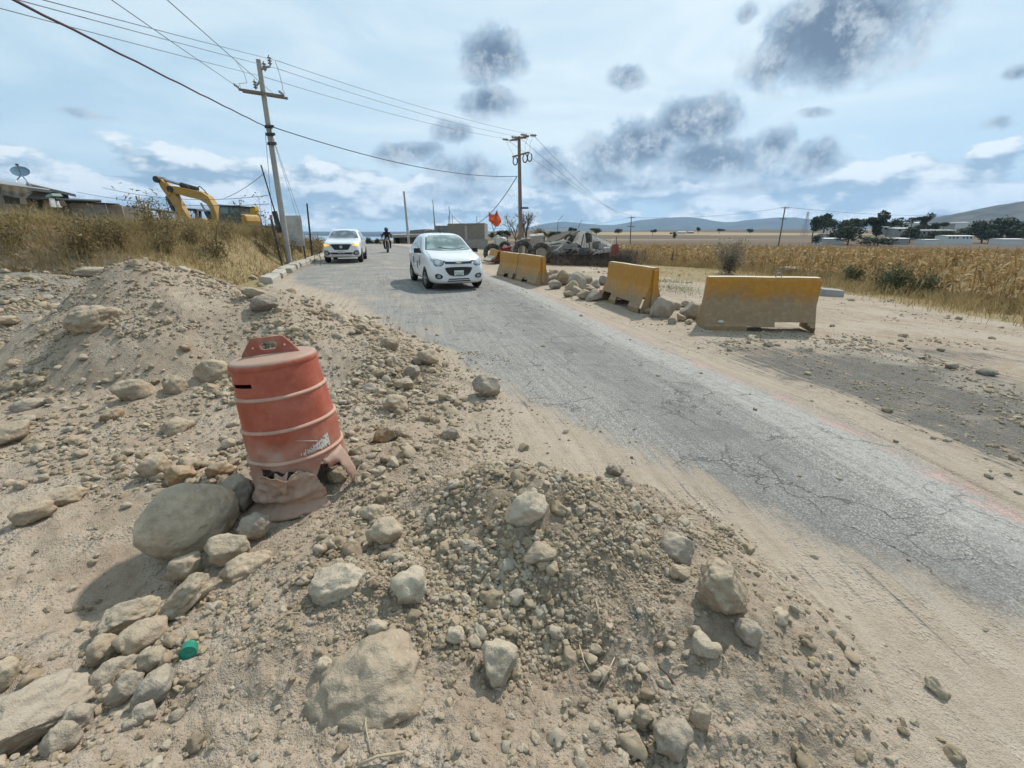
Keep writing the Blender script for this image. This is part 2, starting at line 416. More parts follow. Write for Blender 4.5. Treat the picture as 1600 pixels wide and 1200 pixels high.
# material kinds carried by the vertices
R_ = np.hypot(PX, PY)
tl_edge = np.interp(PY, [-5, 0, 1.39, 2.13, 2.94, 3.94, 5.73, 8, 10.9, 15, 19, 25, 40], [-.7, -.8, -1.0, -1.65, -2.1, -2.65, -3.3, -4.0, -4.9, -7.0, -7.7, -7.9, -8.0])
asph = sstep(-.75, .85, T_ - tl_edge) * sstep(.45, -.55, T_) * (1 - np.clip((hA + hG + hF) / .04, 0, 1))
grey = np.clip(hG / .06, 0, 1) * .9 * sstep(2.2, 1.0, -T_ - road_w(PY) - np.interp(PY, [0, 9, 13, 18, 25], [5.2, 3.3, .8, .25, .1])) + np.clip(sstep(-1.2, -1.7, PX) * sstep(1.3, .9, PY), 0, 1) * .6
darkg = 1.25 * sstep(.15, .7, T_) * sstep(3.6, 2.3, T_) * sstep(7.2, 5.2, PY) * sstep(-3, 0, PY)
darkg = np.maximum(darkg, .9 * np.exp(-(((PX - 5.6) / 1.6) ** 2 + ((PY - 6.0) / .45) ** 2)))
grass = sstep(4.5, 8, T_) * sstep(13, 17, PY) * .9 + np.where(-T_ - ROAD_W > .3, 1.0, 0.0) * sstep(75, 60, PY) * sstep(3, 9, PY)
grass = np.maximum(grass, sstep(9.3, 11.2, PX) * sstep(2, 8, PY) * sstep(120, 90, R_)) * (1 - np.clip((hA + hG + hF) / .05, 0, 1))
fieldm = sstep(45, 110, R_) * (np.abs(T_ + 3.5) > 4.2)
fresh = np.maximum(np.clip((hF + hA + hG) / .08, 0, 1), sstep(-2.6, -3.8, T_) * sstep(9, 6, PY))
moist = .55 * np.clip(hF / .12, 0, 1) * sstep(.9, 1.3, PY + .3 * PX) + np.exp(-(((PX - .15) / .55) ** 2 + ((PY - 1.95) / .55) ** 2)) + .7 * np.exp(-(((PX + .1) / .6) ** 2 + ((PY - 1.35) / .35) ** 2))
ATT = dict(asph=asph, grey=grey, darkg=darkg, grass=grass, fieldm=fieldm, fresh=fresh, moist=np.clip(moist, 0, 1), rs=S_, rt=T_)

# ---- one earth material: soil, dust, worn asphalt, dry verge, ploughed far land
mat = bpy.data.materials.new('earth'); mat.use_nodes = True; M = NT(mat.node_tree); bs = M.n['Principled BSDF']
P = M.geo()
a_asph = M.attr('asph'); a_grey = M.attr('grey'); a_dark = M.attr('darkg'); a_grass = M.attr('grass'); a_field = M.attr('fieldm'); a_fresh = M.attr('fresh'); a_moist = M.attr('moist')
rs = M.attr('rs'); rt = M.attr('rt')
n1 = M.noise(P, .7, 5, .6); n2 = M.noise(P, 3.2, 6, .62); n3 = M.noise(P, 19, 5, .65); n4 = M.noise(P, 95, 4, .7); n5 = M.noise(P, 320, 2, .6)
soil = M.mix(M.ss(n2, .35, .68), (.345, .265, .192, 1), (.465, .375, .285, 1))
soil = M.mix(M.m('MULTIPLY', M.ss(n1, .45, .7), .55), soil, (.42, .355, .28, 1))
soil = M.mix(M.m('MULTIPLY', M.ss(n3, .48, .68), .58), soil, (.225, .170, .115, 1))
soil = M.mix(M.m('MULTIPLY', M.ss(n4, .52, .75), .40), soil, (.52, .44, .335, 1))
mo = M.m('MULTIPLY', a_moist, M.ss(M.noise(P, 6.5, 6, .7), .36, .62))
soil = M.mix(M.m('MULTIPLY', mo, .75), soil, (.215, .160, .108, 1))
soil = M.mix(M.m('MULTIPLY', a_grey, M.ss(n2, .25, .6, .6, 1)), soil, M.mix(M.ss(n3, .4, .65), (.20, .18, .15, 1), (.315, .285, .245, 1)))
# powder dust lying on the roadway, drawn out along the traffic
RV = M.comb(M.m('MULTIPLY', rs, .55), M.m('MULTIPLY', rt, 6.0), 0.0)
streak = M.noise(RV, 1.6, 6, .6, .2); streak2 = M.noise(M.comb(M.m('MULTIPLY', rs, .35), M.m('MULTIPLY', rt, 16.0), 0.0), 1.5, 4, .6)
dust = M.mix(M.ss(streak, .32, .68), (.38, .31, .235, 1), (.48, .40, .315, 1))
dust = M.mix(M.m('MULTIPLY', M.ss(streak2, .52, .70), .5), dust, (.33, .265, .195, 1))
onroad = M.m('MULTIPLY', M.ss(rt, .9, .2), M.ss(rt, -7.6, -7.1))
offheap = M.m('MULTIPLY', onroad, M.m('SUBTRACT', 1.0, M.m('MULTIPLY', a_fresh, 1.0, clamp=True)))
dust = M.mix(M.m('MULTIPLY', M.ss(n4, .52, .72), .45), dust, (.27, .215, .155, 1)); dust = M.mix(M.m('MULTIPLY', M.ss(n3, .52, .7), .4), dust, (.31, .25, .185, 1))
groundc = M.mix(M.m('MULTIPLY', offheap, .75), soil, dust)
# dark millings on the verge
dk = M.ss(M.m('ADD', a_dark, M.m('ADD', M.m('MULTIPLY', M.m('SUBTRACT', streak2, .5), 3.4), M.m('MULTIPLY', M.m('SUBTRACT', n2, .5), 2.6))),   .30, 1.05)
dkc = M.mix(M.ss(n4, .42, .62), (.085, .083, .078, 1), (.195, .183, .16, 1))
groundc = M.mix(M.m('MULTIPLY', dk, .9), groundc, dkc)
lotf = M.ss(rt, .3, 1.2)
lots = M.noise(M.comb(M.m('MULTIPLY', rs, .9), M.m('MULTIPLY', rt, 5.0), 0.0), 1.4, 7, .68, .6)
groundc = M.mix(M.m('MULTIPLY', lotf, M.m('MULTIPLY', M.ss(lots, .50, .66), .55)), groundc, (.235, .190, .135, 1))
groundc = M.mix(M.m('MULTIPLY', lotf, M.m('MULTIPLY', M.ss(n1, .48, .62), .35)), groundc, (.49, .42, .33, 1))
# dry verge
gr = M.ss(M.m('ADD', a_grass, M.m('MULTIPLY', M.m('SUBTRACT', n2, .5), 1.1)), .35, .75)
grc = M.mix(M.ss(n3, .35, .65), (.20, .145, .065, 1), (.36, .27, .13, 1))
grc = M.mix(M.m('MULTIPLY', M.ss(n1, .5, .62), .25), grc, (.17, .17, .06, 1))
groundc = M.mix(M.m('MULTIPLY', gr, .9), groundc, grc)
# ploughed far land in strips
fv = M.vm('MULTIPLY', P, (.0032, .011, 0.0)); strips = M.vor(fv, 1.0, out=1)
fc = M.mix(M.sep(strips)[0], (.085, .058, .036, 1), (.155, .108, .064, 1)); fc = M.mix(M.m('MULTIPLY', M.ss(M.sep(strips)[1], .7, .8), .6), fc, (.40, .31, .18, 1))
fc = M.mix(M.m('MULTIPLY', M.ss(M.noise(P, .012, 5, .6), .52, .66), .5), fc, (.10, .105, .055, 1))
groundc = M.mix(a_field, groundc, fc)
# worn asphalt
spk = M.vor(P, 130, out=1); spc = M.sep(spk)[0]
asp = M.mix(M.ss(spc, .25, .95), (.170, .157, .139, 1), (.335, .313, .28, 1))
asp = M.mix(M.m('MULTIPLY', M.ss(M.sep(spk)[1], .80, .9), .6), asp, (.52, .50, .47, 1))
asp = M.mix(M.m('MULTIPLY', M.ss(streak2, .42, .66), .40), asp, (.125, .122, .117, 1))
path1 = M.m('MULTIPLY', M.ss(M.m('ABSOLUTE', M.m('ADD', rt, 1.35)), .75, .15), M.ss(n2, .3, .6, .35, 1))
asp = M.mix(M.m('MULTIPLY', path1, .42), asp, (.118, .115, .11, 1))
asp = M.mix(M.m('MULTIPLY', M.ss(streak, .50, .74), .45), asp, (.34, .32, .29, 1))
# patches darker
asp = M.mix(M.m('MULTIPLY', M.ss(M.noise(P, .9, 3, .5), .56, .62), .30), asp, (.13, .127, .122, 1))
# cracks
cw = M.vm('ADD', P, M.vm('SCALE', M.vm('SUBTRACT', M.noise(P, 2.6, 4, .6, col=True), (.5, .5, .5)), scale=.55))
cr = M.ss(M.vor(cw, 1.25, 'DISTANCE_TO_EDGE'), .011, .003)
cr2 = M.m('MULTIPLY', M.ss(M.vor(cw, 3.6, 'DISTANCE_TO_EDGE'), .03, .008), M.ss(M.noise(P, .8, 3, .6), .52, .64))
crack = M.m('MULTIPLY', M.m('MAXIMUM', cr, cr2), M.ss(M.noise(P, 1.7, 3, .6), .40, .56))
asp = M.mix(M.m('MULTIPLY', crack, .6), asp, (.065, .062, .06, 1))
# remains of an edge line: whitish and faded pink
el = M.m('MULTIPLY', M.ss(M.m('ABSOLUTE', M.m('ADD', rt, M.m('ADD', .38, M.m('MULTIPLY', M.m('SUBTRACT', streak, .5), .7)))), .36, .12), M.ss(n3, .36, .55, .3, 1))
asp = M.mix(M.m('MULTIPLY', el, .42), asp, (.46, .43, .395, 1))
pk = M.m('MULTIPLY', M.ss(M.m('ABSOLUTE', M.m('ADD', rt, M.m('ADD', .12, M.m('MULTIPLY', M.m('SUBTRACT', streak, .5), .5)))), .16, .05), M.ss(n2, .45, .6))
am = M.m('ADD', a_asph, M.m('ADD', M.m('MULTIPLY', M.m('SUBTRACT', streak, .5), .75), M.m('ADD', M.m('MULTIPLY', M.m('SUBTRACT', n2, .5), .55), M.m('MULTIPLY', M.m('SUBTRACT', n4, .5), .35))))
af = M.ss(am, .32, .78)
dustfar = M.m('MULTIPLY', M.ss(M.noise(P, .55, 6, .65, .4), .50, .66), M.ss(rt, -2.2, -4.2)); af = M.m('MULTIPLY', af, M.m('SUBTRACT', 1.0, M.m('MULTIPLY', dustfar, .75)))
col = M.mix(af, groundc, asp)
col = M.mix(M.m('MULTIPLY', pk, .45), col, (.50, .30, .25, 1))
M.put(bs.inputs['Base Color'], col)
M.put(bs.inputs['Roughness'], M.mix(af, (.95, .95, .95, 1), (.85, .85, .85, 1)))
bs.inputs['Specular IOR Level'].default_value = .2
hh = M.m('ADD', M.m('MULTIPLY', n3, .5), M.m('ADD', M.m('MULTIPLY', n4, .32), M.m('MULTIPLY', n5, .10)))
pebs = M.ss(M.vor(P, 55), .55, .1); pebs2 = M.ss(M.vor(P, 140), .5, .1)
hsoil = M.m('ADD', hh, M.m('ADD', M.m('MULTIPLY', M.m('MULTIPLY', pebs, M.ss(n2, .4, .6)), .34), M.m('MULTIPLY', pebs2, .12)))
hasp = M.m('ADD', M.m('MULTIPLY', M.vor(P, 130), .10), M.m('ADD', M.m('MULTIPLY', crack, -.35), M.m('MULTIPLY', n4, .07)))
hx = M.new('ShaderNodeMix', data_type='FLOAT'); M.put(hx.inputs[0], M.m('MAXIMUM', af, M.m('MULTIPLY', offheap, .15))); M.put(hx.inputs[2], hsoil); M.put(hx.inputs[3], hasp)
M.put(bs.inputs['Normal'], M.bump(hx.outputs[0], .85, .03))
M_EARTH = mat

def submesh(name, sel):
    q = Q[sel]; used, inv = np.unique(q.ravel(), return_inverse=True)
    V = np.stack([PX[used], PY[used], PZ[used]], 1)
    return np_mesh(name, V, quads=inv.reshape(-1, 4), smooth=True, attrs={k: a[used] for k, a in ATT.items()})
def piece(k, name): return link(name, submesh(name, lab == k), M_EARTH)
tag(piece(0, 'ground'), kind='structure')
tag(piece(1, 'road'), kind='structure')
tag(piece(2, 'embankment'), kind='structure')
tag(piece(3, 'dirt_heap'), 'big tan dirt heap sloping down behind the orange barrel to the road', 'dirt heap', 'heaps of dug soil')
tag(piece(4, 'dirt_heap.001'), 'grey rubbly heap under the dry grass bank behind the big tan heap', 'dirt heap', 'heaps of dug soil')
tag(piece(5, 'dirt_heap.002'), 'low fresh brown gravelly heap between the green cap and the asphalt', 'dirt heap', 'heaps of dug soil')
tag(bpy.data.objects['dirt_heap'], kind='thing'); tag(bpy.data.objects['dirt_heap.001'], kind='thing'); tag(bpy.data.objects['dirt_heap.002'], kind='thing')

# ------------------------------------------------------------------ mountains
def mountain(name, prof, dist, depth, base_z, c1, c2, seed, nscale=1.0):
    us = np.array([p[0] for p in prof], float); vs = np.array([p[1] for p in prof], float)
    az = np.degrees(np.array([math.atan2(cam_dir(u, v).x, cam_dir(u, v).y) for u, v in prof]))
    el = np.array([math.atan2(cam_dir(u, v).z, math.hypot(cam_dir(u, v).x, cam_dir(u, v).y)) for u, v in prof])
    a = np.arange(az[0], az[-1], .16); e = np.interp(a, az, el); k = np.exp(-.5 * (np.arange(-9, 10) / 3.5) ** 2); k /= k.sum()
    e = np.convolve(np.pad(e, 9, mode='edge'), k, 'valid')
    top = CAM_H + np.tan(e) * dist
    rr = np.linspace(dist - depth, dist + depth, 34); AA, RR = np.meshgrid(np.radians(a), rr)
    x = RR * np.sin(AA); y = RR * np.cos(AA); q = (RR - dist) / depth
    shp = np.clip(1 - np.abs(q) ** 1.3, 0, 1)
    n = fbm(x / (520 * nscale), y / (520 * nscale), 5, seed)
    z = base_z + (top[None, :] - base_z) * shp * (1 + .35 * n * np.minimum(1, np.abs(q) * 3)) + 14 * n * (1 - np.abs(q))
    z[0, :] = base_z - 30; z[-1, :] = base_z - 30
    nr, na = z.shape; i, j = np.meshgrid(np.arange(nr - 1), np.arange(na - 1), indexing='ij')
    qd = np.stack([i * na + j, i * na + j + 1, (i + 1) * na + j + 1, (i + 1) * na + j], -1).reshape(-1, 4)
    mt = bpy.data.materials.new(name); mt.use_nodes = True; W = NT(mt.node_tree); b = W.n['Principled BSDF']; b.inputs['Roughness'].default_value = 1; b.inputs['Specular IOR Level'].default_value = 0
    W.put(b.inputs['Base Color'], W.mix(W.ss(W.noise(W.geo(), .0045 / nscale, 7, .65), .4, .62), c1, c2))
    o = link(name, np_mesh(name, np.stack([x.ravel(), y.ravel(), z.ravel()], 1), quads=qd, smooth=True), mt)
    return tag(o, kind='structure')
mountain('mountain_range', [(-400, 340), (0, 352), (400, 366), (620, 371), (700, 372), (770, 364), (815, 357), (850, 349), (880, 345), (905, 349), (940, 352), (965, 352), (1000, 344), (1050, 340), (1085, 340), (1110, 344), (1140, 347), (1165, 343), (1200, 340), (1240, 338), (1290, 346), (1350, 349), (1400, 347), (1440, 341), (1475, 338), (1500, 342), (1600, 345), (1900, 338), (2400, 345)], 7600, 900, -12, (.030, .042, .040, 1), (.06, .065, .055, 1), 5)
mountain('mountain_ridge', [(1330, 362), (1400, 351), (1440, 347), (1480, 338), (1520, 328), (1560, 320), (1600, 316), (1680, 309), (1800, 312), (2000, 330), (2200, 350)], 3800, 700, -10, (.045, .048, .036, 1), (.12, .10, .07, 1), 15, .6)
# ------------------------------------------------------------------ rocks
def rock_mat():
    mt = bpy.data.materials.new('rock'); mt.use_nodes = True; W = NT(mt.node_tree); b = W.n['Principled BSDF']
    tc = W.new('ShaderNodeTexCoord'); P = tc.outputs['Object']; oi = W.new('ShaderNodeObjectInfo')
    Pw = W.vm('ADD', W.geo(), W.vm('SCALE', W.comb(oi.outputs['Random'], oi.outputs['Random'], oi.outputs['Random']), scale=37.0))
    c = oi.outputs['Color']; a = W.noise(Pw, 7, 6, .65); f = W.noise(Pw, 42, 5, .68); g = W.noise(Pw, 170, 3, .6)
    c1 = W.mix(W.m('MULTIPLY', W.ss(a, .40, .66), .60), c, (.22, .175, .125, 1))
    c1 = W.mix(W.m('MULTIPLY', W.ss(f, .50, .72), .50), c1, (.56, .49, .39, 1))
    c1 = W.mix(W.m('MULTIPLY', W.ss(g, .52, .74), .35), c1, (.20, .165, .125, 1))
    nz = W.sep(W.geo('Normal'))[2]
    dustf = W.m('MULTIPLY', W.ss(W.m('ADD', nz, W.m('MULTIPLY', W.m('SUBTRACT', a, .5), 1.4)), .35, .95), .45)
    c1 = W.mix(dustf, c1, (.455, .375, .275, 1))                              # powder lies on ledges
    W.put(b.inputs['Base Color'], c1); b.inputs['Roughness'].default_value = .93; b.inputs['Specular IOR Level'].default_value = .25
    h = W.m('ADD', W.m('MULTIPLY', f, .6), W.m('ADD', W.m('MULTIPLY', g, .28), W.m('MULTIPLY', W.ss(W.vor(Pw, 26), .0, .5), .35)))
    W.put(b.inputs['Normal'], W.bump(h, .8, .018))
    return mt
M_ROCK = rock_mat()
def rock_mesh(seed, sub=3, ang=.5, rough=.18, lumpy=.34):
    """unit rock (about 1 across): a noisy ball with planes broken off"""
    rg = random.Random(seed); bm = bmesh.new(); bmesh.ops.create_icosphere(bm, subdivisions=sub, radius=.5)
    off = Vector((rg.uniform(-50, 50), rg.uniform(-50, 50), rg.uniform(-50, 50)))
    planes = []
    for _ in range(int(5 + ang * 12)):
        n = Vector((rg.gauss(0, 1), rg.gauss(0, 1), rg.gauss(0, .8))).normalized(); planes.append((n, .5 * rg.uniform(.93 - .42 * ang, .98)))
    for v in bm.verts:
        p = v.co.copy(); p *= 1 + lumpy * mnoise.noise(p * 2.1 + off)
        for n, d in planes:
            e = p.dot(n) - d
            if e > 0: p -= n * e * .97
        p *= 1 + rough * (.55 * mnoise.noise(p * 6 + off) + .30 * mnoise.noise(p * 13 + off) + .16 * mnoise.noise(p * 28 + off))
        v.co = p
    lo = Vector([min(v.co[i] for v in bm.verts) for i in range(3)]); hi = Vector([max(v.co[i] for v in bm.verts) for i in range(3)])
    for v in bm.verts: v.co = Vector([(v.co[i] - (lo[i] + hi[i]) / 2) / (hi[i] - lo[i]) for i in range(3)])
    me = bpy.data.meshes.new('rock'); bm.to_mesh(me); bm.free(); me.polygons.foreach_set('use_smooth', [True] * len(me.polygons)); me.materials.append(M_ROCK)
    return me
TAN = (.375, .285, .193); CREAM = (.44, .355, .25); GREY = (.34, .288, .23); DGREY = (.25, .21, .168); BROWN = (.29, .18, .09); PALE = (.48, .405, .305)
def put_rock(name, me, p, sx, sy, sz, colr, rot=(0, 0, 0), sink=.12):
    o = link(name, me); o.rotation_euler = rot; o.scale = (sx, sy, sz)
    o.location = (p[0], p[1], p[2] + sz * (.5 - sink)); k = random.uniform(.88, 1.12)
    o.color = (colr[0] * k, colr[1] * k, colr[2] * k, 1); return o
# u, v of its foot, width px, height px, colour, angularity, sink, tilt about view axis (deg), label
NAMED = [
 (304, 870, 138, 114, (.58, .455, .32), -.42, .17, 2, 'largest rounded grey boulder, leaning beside the foot of the orange barrel'),
 (376, 806, 52, 62, DGREY, .6, .1, 0, 'dark grey stone wedged between the largest boulder and the barrel'),
 (404, 846, 52, 46, GREY, .5, .1, 20, 'grey stone right under the front of the barrel base'),
 (361, 888, 66, 58, CREAM, .6, .12, -8, 'cream blocky stone leaning on the right foot of the largest boulder'),
 (290, 915, 62, 52, CREAM, .65, .15, 10, 'cream broken stone just under the largest boulder'),
 (294, 956, 92, 42, TAN, .55, .15, 36, 'long tan stone tilted up to the right below the largest boulder'),
 (388, 900, 82, 40, TAN, .3, .45, 10, 'tan stone half buried in soil right of the cream blocky stone'),
 (206, 986, 92, 52, CREAM, .45, .15, 0, 'broad cream stone in the row left of the long tan stone'),
 (166, 1000, 42, 34, TAN, .5, .15, 35, 'small tan stone leaning on the left of the broad cream stone'),
 (228, 1016, 76, 46, TAN, .5, .2, 8, 'tan stone lying in front of the broad cream stone'),
 (164, 1036, 50, 46, TAN, .6, .25, 30, 'tan angular stone at the lower left end of the stone row'),
 (275, 970, 36, 24, GREY, .5, .2, 0, 'small grey stone tucked under the long tan stone'),
 (603, 858, 62, 50, CREAM, .2, .12, 0, 'round cream cobble in the open soil right of the barrel'),
 (584, 822, 44, 36, CREAM, .5, .15, -25, 'cream stone just behind the round cream cobble'),
 (820, 818, 78, 44, PALE, .75, .15, 38, 'pale flat slab tilted on the crest of the low fresh heap'),
 (840, 812, 30, 26, GREY, .4, .2, 0, 'small dark lump tucked under the pale tilted slab'),
 (1124, 962, 92, 82, TAN, .75, .18, -35, 'large angular tan rock on the road side of the low fresh heap'),
 (1056, 876, 60, 46, GREY, .6, .35, -25, 'grey rock half buried near the crest of the low heap'),
 (783, 1070, 62, 70, PALE, .7, .12, 0, 'whitish rough upright rock alone on the front of the low heap'),
 (572, 1090, 185, 74, (.36, .275, .19), .10, .68, 12, 'widest flat boulder half buried in gravel at the bottom of the view'),
 (528, 925, 92, 48, PALE, .7, .4, 10, 'whitish crumbly rock half sunk left of the low heap crest'),
 (640, 938, 60, 52, PALE, .7, .3, 0, 'whitish crumbly rock right of the half sunk one'),
 (1048, 1182, 62, 62, GREY, .6, .15, 0, 'grey angular rock at the bottom edge among round gravel'),
 (1004, 1138, 34, 40, TAN, .5, .15, 0, 'tan pointed stone just behind the grey angular rock at the bottom edge'),
 (1092, 1140, 34, 44, TAN, .5, .15, 0, 'tan egg shaped stone right of the grey angular rock at the bottom edge'),
 (1100, 1024, 48, 30, PALE, .7, .2, -20, 'whitish chip below the large angular tan rock'),
 (1166, 1006, 44, 40, GREY, .6, .2, -20, 'grey stone under the right corner of the large angular tan rock'),
 (1060, 905, 36, 22, TAN, .4, .2, 0, 'tan flat stone above left of the large angular tan rock'),
 (1462, 1082, 38, 22, CREAM, .6, .2, -30, 'lone pale chip on the dusty road edge at lower right'),
 (760, 628, 50, 42, GREY, .6, .04, 0, 'lone rough rock out on the dusty roadway'),
 (668, 577, 38, 30, TAN, .35, .06, 0, 'round tan rock at the tip of the rock spill on the roadway'),
 (652, 573, 16, 16, GREY, .5, .06, 0, 'small grey stone touching the round tan rock on the roadway'),
 (610, 549, 28, 22, TAN, .3, .1, 0, 'round tan rock on the far toe of the big heap'),
 (214, 631, 64, 40, TAN, .75, .2, -14, 'pointed tan rock in the middle of the big heap slope'),
 (340, 604, 62, 42, TAN, .6, .15, -12, 'tan rock with dark underside behind the left of the barrel'),
 (16, 698, 66, 38, TAN, .5, .15, 16, 'large tan rock cut by the left edge of the view'),
 (98, 791, 70, 30, TAN, .5, .15, -4, 'long tan stone at the left, topmost of a small stone cluster'),
 (56, 818, 56, 36, TAN, .5, .15, 10, 'tan block below the long tan stone at the left'),
 (246, 752, 50, 42, TAN, .6, .15, 40, 'upright tan stone left of the orange brown stones above the boulder'),
 (284, 758, 46, 32, BROWN, .7, .1, 0, 'orange brown broken stone just above the largest boulder'),
 (346, 750, 42, 30, BROWN, .6, .1, 0, 'brown stone just left of the barrel above the largest boulder'),
 (298, 738, 36, 24, TAN, .5, .15, -10, 'tan stone behind the two orange brown stones'),
 (277, 677, 52, 26, TAN, .35, .4, 15, 'flat tan stone set in the slope left of the barrel middle'),
 (178, 664, 36, 26, BROWN, .6, .2, 25, 'brownish lump on the slope below the pointed tan rock'),
 (275, 616, 36, 30, TAN, .3, .35, 0, 'rounded lump between the pointed tan rock and the barrel'),
 (48, 642, 46, 20, GREY, .5, .2, 0, 'flat grey stone on the slope near the left edge'),
 (600, 696, 38, 30, BROWN, .75, .1, 30, 'dark orange brown slab right of the barrel at knee height'),
 (628, 690, 28, 24, TAN, .3, .1, 0, 'tan cobble touching the dark orange brown slab'),
 (704, 692, 30, 26, GREY, .4, .1, 0, 'grey cobble on the dusty hump at the road side of the rock spill'),
 (618, 645, 44, 28, TAN, .6, .15, -12, 'tan block low on the big heap toe right of the barrel'),
 (632, 612, 32, 20, TAN, .3, .12, 0, 'tan oval cobble on the toe of the big heap'),
 (645, 594, 26, 24, GREY, .3, .12, -30, 'grey oval cobble behind the tan oval on the heap toe'),
 (528, 758, 34, 28, TAN, .4, .1, 0, 'tan stone beside the torn open right side of the barrel'),
 (552, 736, 28, 24, CREAM, .5, .1, 30, 'cream stone under the torn flap of the barrel'),
 (414, 490, 44, 28, DGREY, .6, .15, 5, 'dark clod with overhanging underside on the right brow of the big heap'),
 (398, 466, 46, 16, TAN, .4, .25, -18, 'long tan stone along the right crest of the big heap'),
 (140, 434, 50, 16, GREY, .7, .15, 4, 'flat grey slab on top of the grey heap'),
 (152, 506, 92, 36, TAN, .2, .5, 12, 'broad soil coloured boulder bedded in the big heap near its crest'),
 (14, 512, 34, 18, TAN, .4, .1, 0, 'tan stone between the grey heap and the big heap at the left'),
 (52, 1150, 165, 80, GREY, .5, .25, -6, 'big flat grey boulder at the lower left corner'),
 (92, 1128, 50, 34, PALE, .7, .1, 15, 'whitish stone lying on the big flat grey boulder edge'),
 (243, 1098, 72, 44, GREY, .65, .12, 38, 'grey wedge of rock tilted up below the green cap'),
 (196, 1094, 66, 36, GREY, .6, .15, 34, 'grey wedge left of the tilted one below the green cap'),
 (176, 1064, 78, 32, GREY, .5, .3, 24, 'long grey ledge above the two grey wedges'),
 (240, 1050, 50, 40, TAN, .6, .25, 35, 'tan fractured stone above the tilted grey wedge'),
 (128, 1140, 46, 44, GREY, .4, .2, 20, 'grey round stone right of the whitish stone at lower left'),
 (224, 1132, 44, 34, GREY, .5, .15, 20, 'dark grey stone under the tilted grey wedge'),
 (8, 1075, 50, 44, CREAM, .4, .2, 0, 'cream rock cut by the left edge above the big flat grey boulder'),
 (100, 1175, 60, 46, GREY, .6, .2, 50, 'grey leaning slab at the bottom left edge'),
 (180, 1020, 30, 22, TAN, .4, .2, 0, 'small tan pebble stone in front of the angular one of the row'),
 (712, 1004, 32, 26, PALE, .7, .15, 20, 'small whitish chip left of the whitish upright rock'),
 (590, 988, 36, 22, PALE, .6, .3, 0, 'small pale stone above the widest flat boulder'),
 (842, 870, 60, 26, TAN, .4, .45, 12, 'tan crust of soil below the pale tilted slab'),
 (960, 745, 30, 22, DGREY, .5, .2, -10, 'dark clod at the far crest of the low fresh heap'),
 (975, 765, 30, 22, DGREY, .5, .25, -20, 'dark clod on the road side of the far crest'),
]
hp = hits([r[0] for r in NAMED], [r[1] - .22 * r[3] for r in NAMED])
for i, (u, v, w, h, c, ang, sink, tilt, label) in enumerate(NAMED):
    p = Vector(hp[i]); k = depth_of(p) / FPX * (.93 if i not in (0, 19) else 1); sx = w * k; sz = h * k * .95 / (1 - sink * .7)
    me = rock_mesh(100 + i, (5 if w > 80 else 4) if w > 24 else 3, min(.9, ang * .95 + .06) if i not in (0, 19) else ang, .22 if i else .13, .34 if i else .16)
    sy = (sx * .55 + sz * .45) * (random.uniform(.8, 1.05) if i else .74)
    head = math.atan2(p.x, p.y)
    o = put_rock('rock' if i else 'boulder', me, p, sx, sy, sz, c, (0, 0, 0), sink)
    o.rotation_euler = Euler((0, -R(tilt) , -head)) if abs(tilt) > 0 else Euler((0, 0, -head + random.uniform(-.2, .2)))
    tag(o, label, 'boulder' if w > 110 else 'rock', 'rocks dumped about the heaps')

# rocks between the concrete-like barriers on the verge
VERGE = [
 (868, 447, 34, 16, GREY), (866, 454, 24, 14, GREY), (880, 450, 22, 24, TAN), (901, 458, 30, 28, GREY), (858, 441, 18, 14, GREY), (870, 436, 24, 12, DGREY),
 (893, 462, 22, 20, TAN), (915, 452, 24, 18, GREY), (923, 462, 26, 14, TAN), (912, 470, 24, 16, TAN), (902, 464, 18, 14, GREY), (886, 446, 16, 16, GREY), (930, 454, 16, 14, GREY), (888, 466, 16, 10, TAN), (906, 448, 16, 12, GREY), (926, 473, 28, 16, GREY), (938, 468, 18, 14, GREY), (944, 448, 20, 14, DGREY),
 (1036, 502, 46, 32, GREY), (1082, 504, 36, 28, GREY), (1064, 504, 14, 12, TAN), (1050, 508, 16, 10, GREY), (1058, 486, 14, 12, GREY), (1070, 482, 18, 10, GREY), (1012, 492, 14, 10, TAN), (1076, 508, 14, 8, TAN)]
VL = {3: 'tall leaning grey rock in the verge row, between the pair and the next barrier', 18: 'largest round grey boulder between the two nearest barriers', 19: 'grey rock leaning on the left end of the nearest barrier', 15: 'grey rock lying against the left end of the second nearest barrier', 0: 'flat grey rock at the end of the pair of joined barriers', 17: 'dark rock behind the left end of the second nearest barrier'}
CN = {TAN: 'tan', CREAM: 'cream', GREY: 'grey', DGREY: 'dark grey', BROWN: 'brown'}
hp = hits([r[0] for r in VERGE], [r[1] - .2 * r[3] for r in VERGE])
for i, (u, v, w, h, c) in enumerate(VERGE):
    p = Vector(hp[i]); k = depth_of(p) / FPX; me = rock_mesh(400 + i, 4, .95, .16)
    o = put_rock('rock', me, p, w * k, w * k * random.uniform(.6, .9), h * k * 1.15, c, (random.uniform(-.35, .35), random.uniform(-.35, .35), random.uniform(-.4, .4)), .12)
    sz_ = 'large' if w >= 26 else 'small' if w < 18 else 'middling'; wh_ = ('beside the pair of barriers' if u < 884 else 'amid the long verge rock row' if u < 912 else 'near the torn end of the single barrier') if i < 18 else 'under the gap before the nearest barrier'
    tag(o, VL.get(i, f'{sz_} {"flat " if h < w * .6 else ""}{CN[c]} broken rock {wh_}'), 'rock', 'rocks filling the gaps between the barriers')

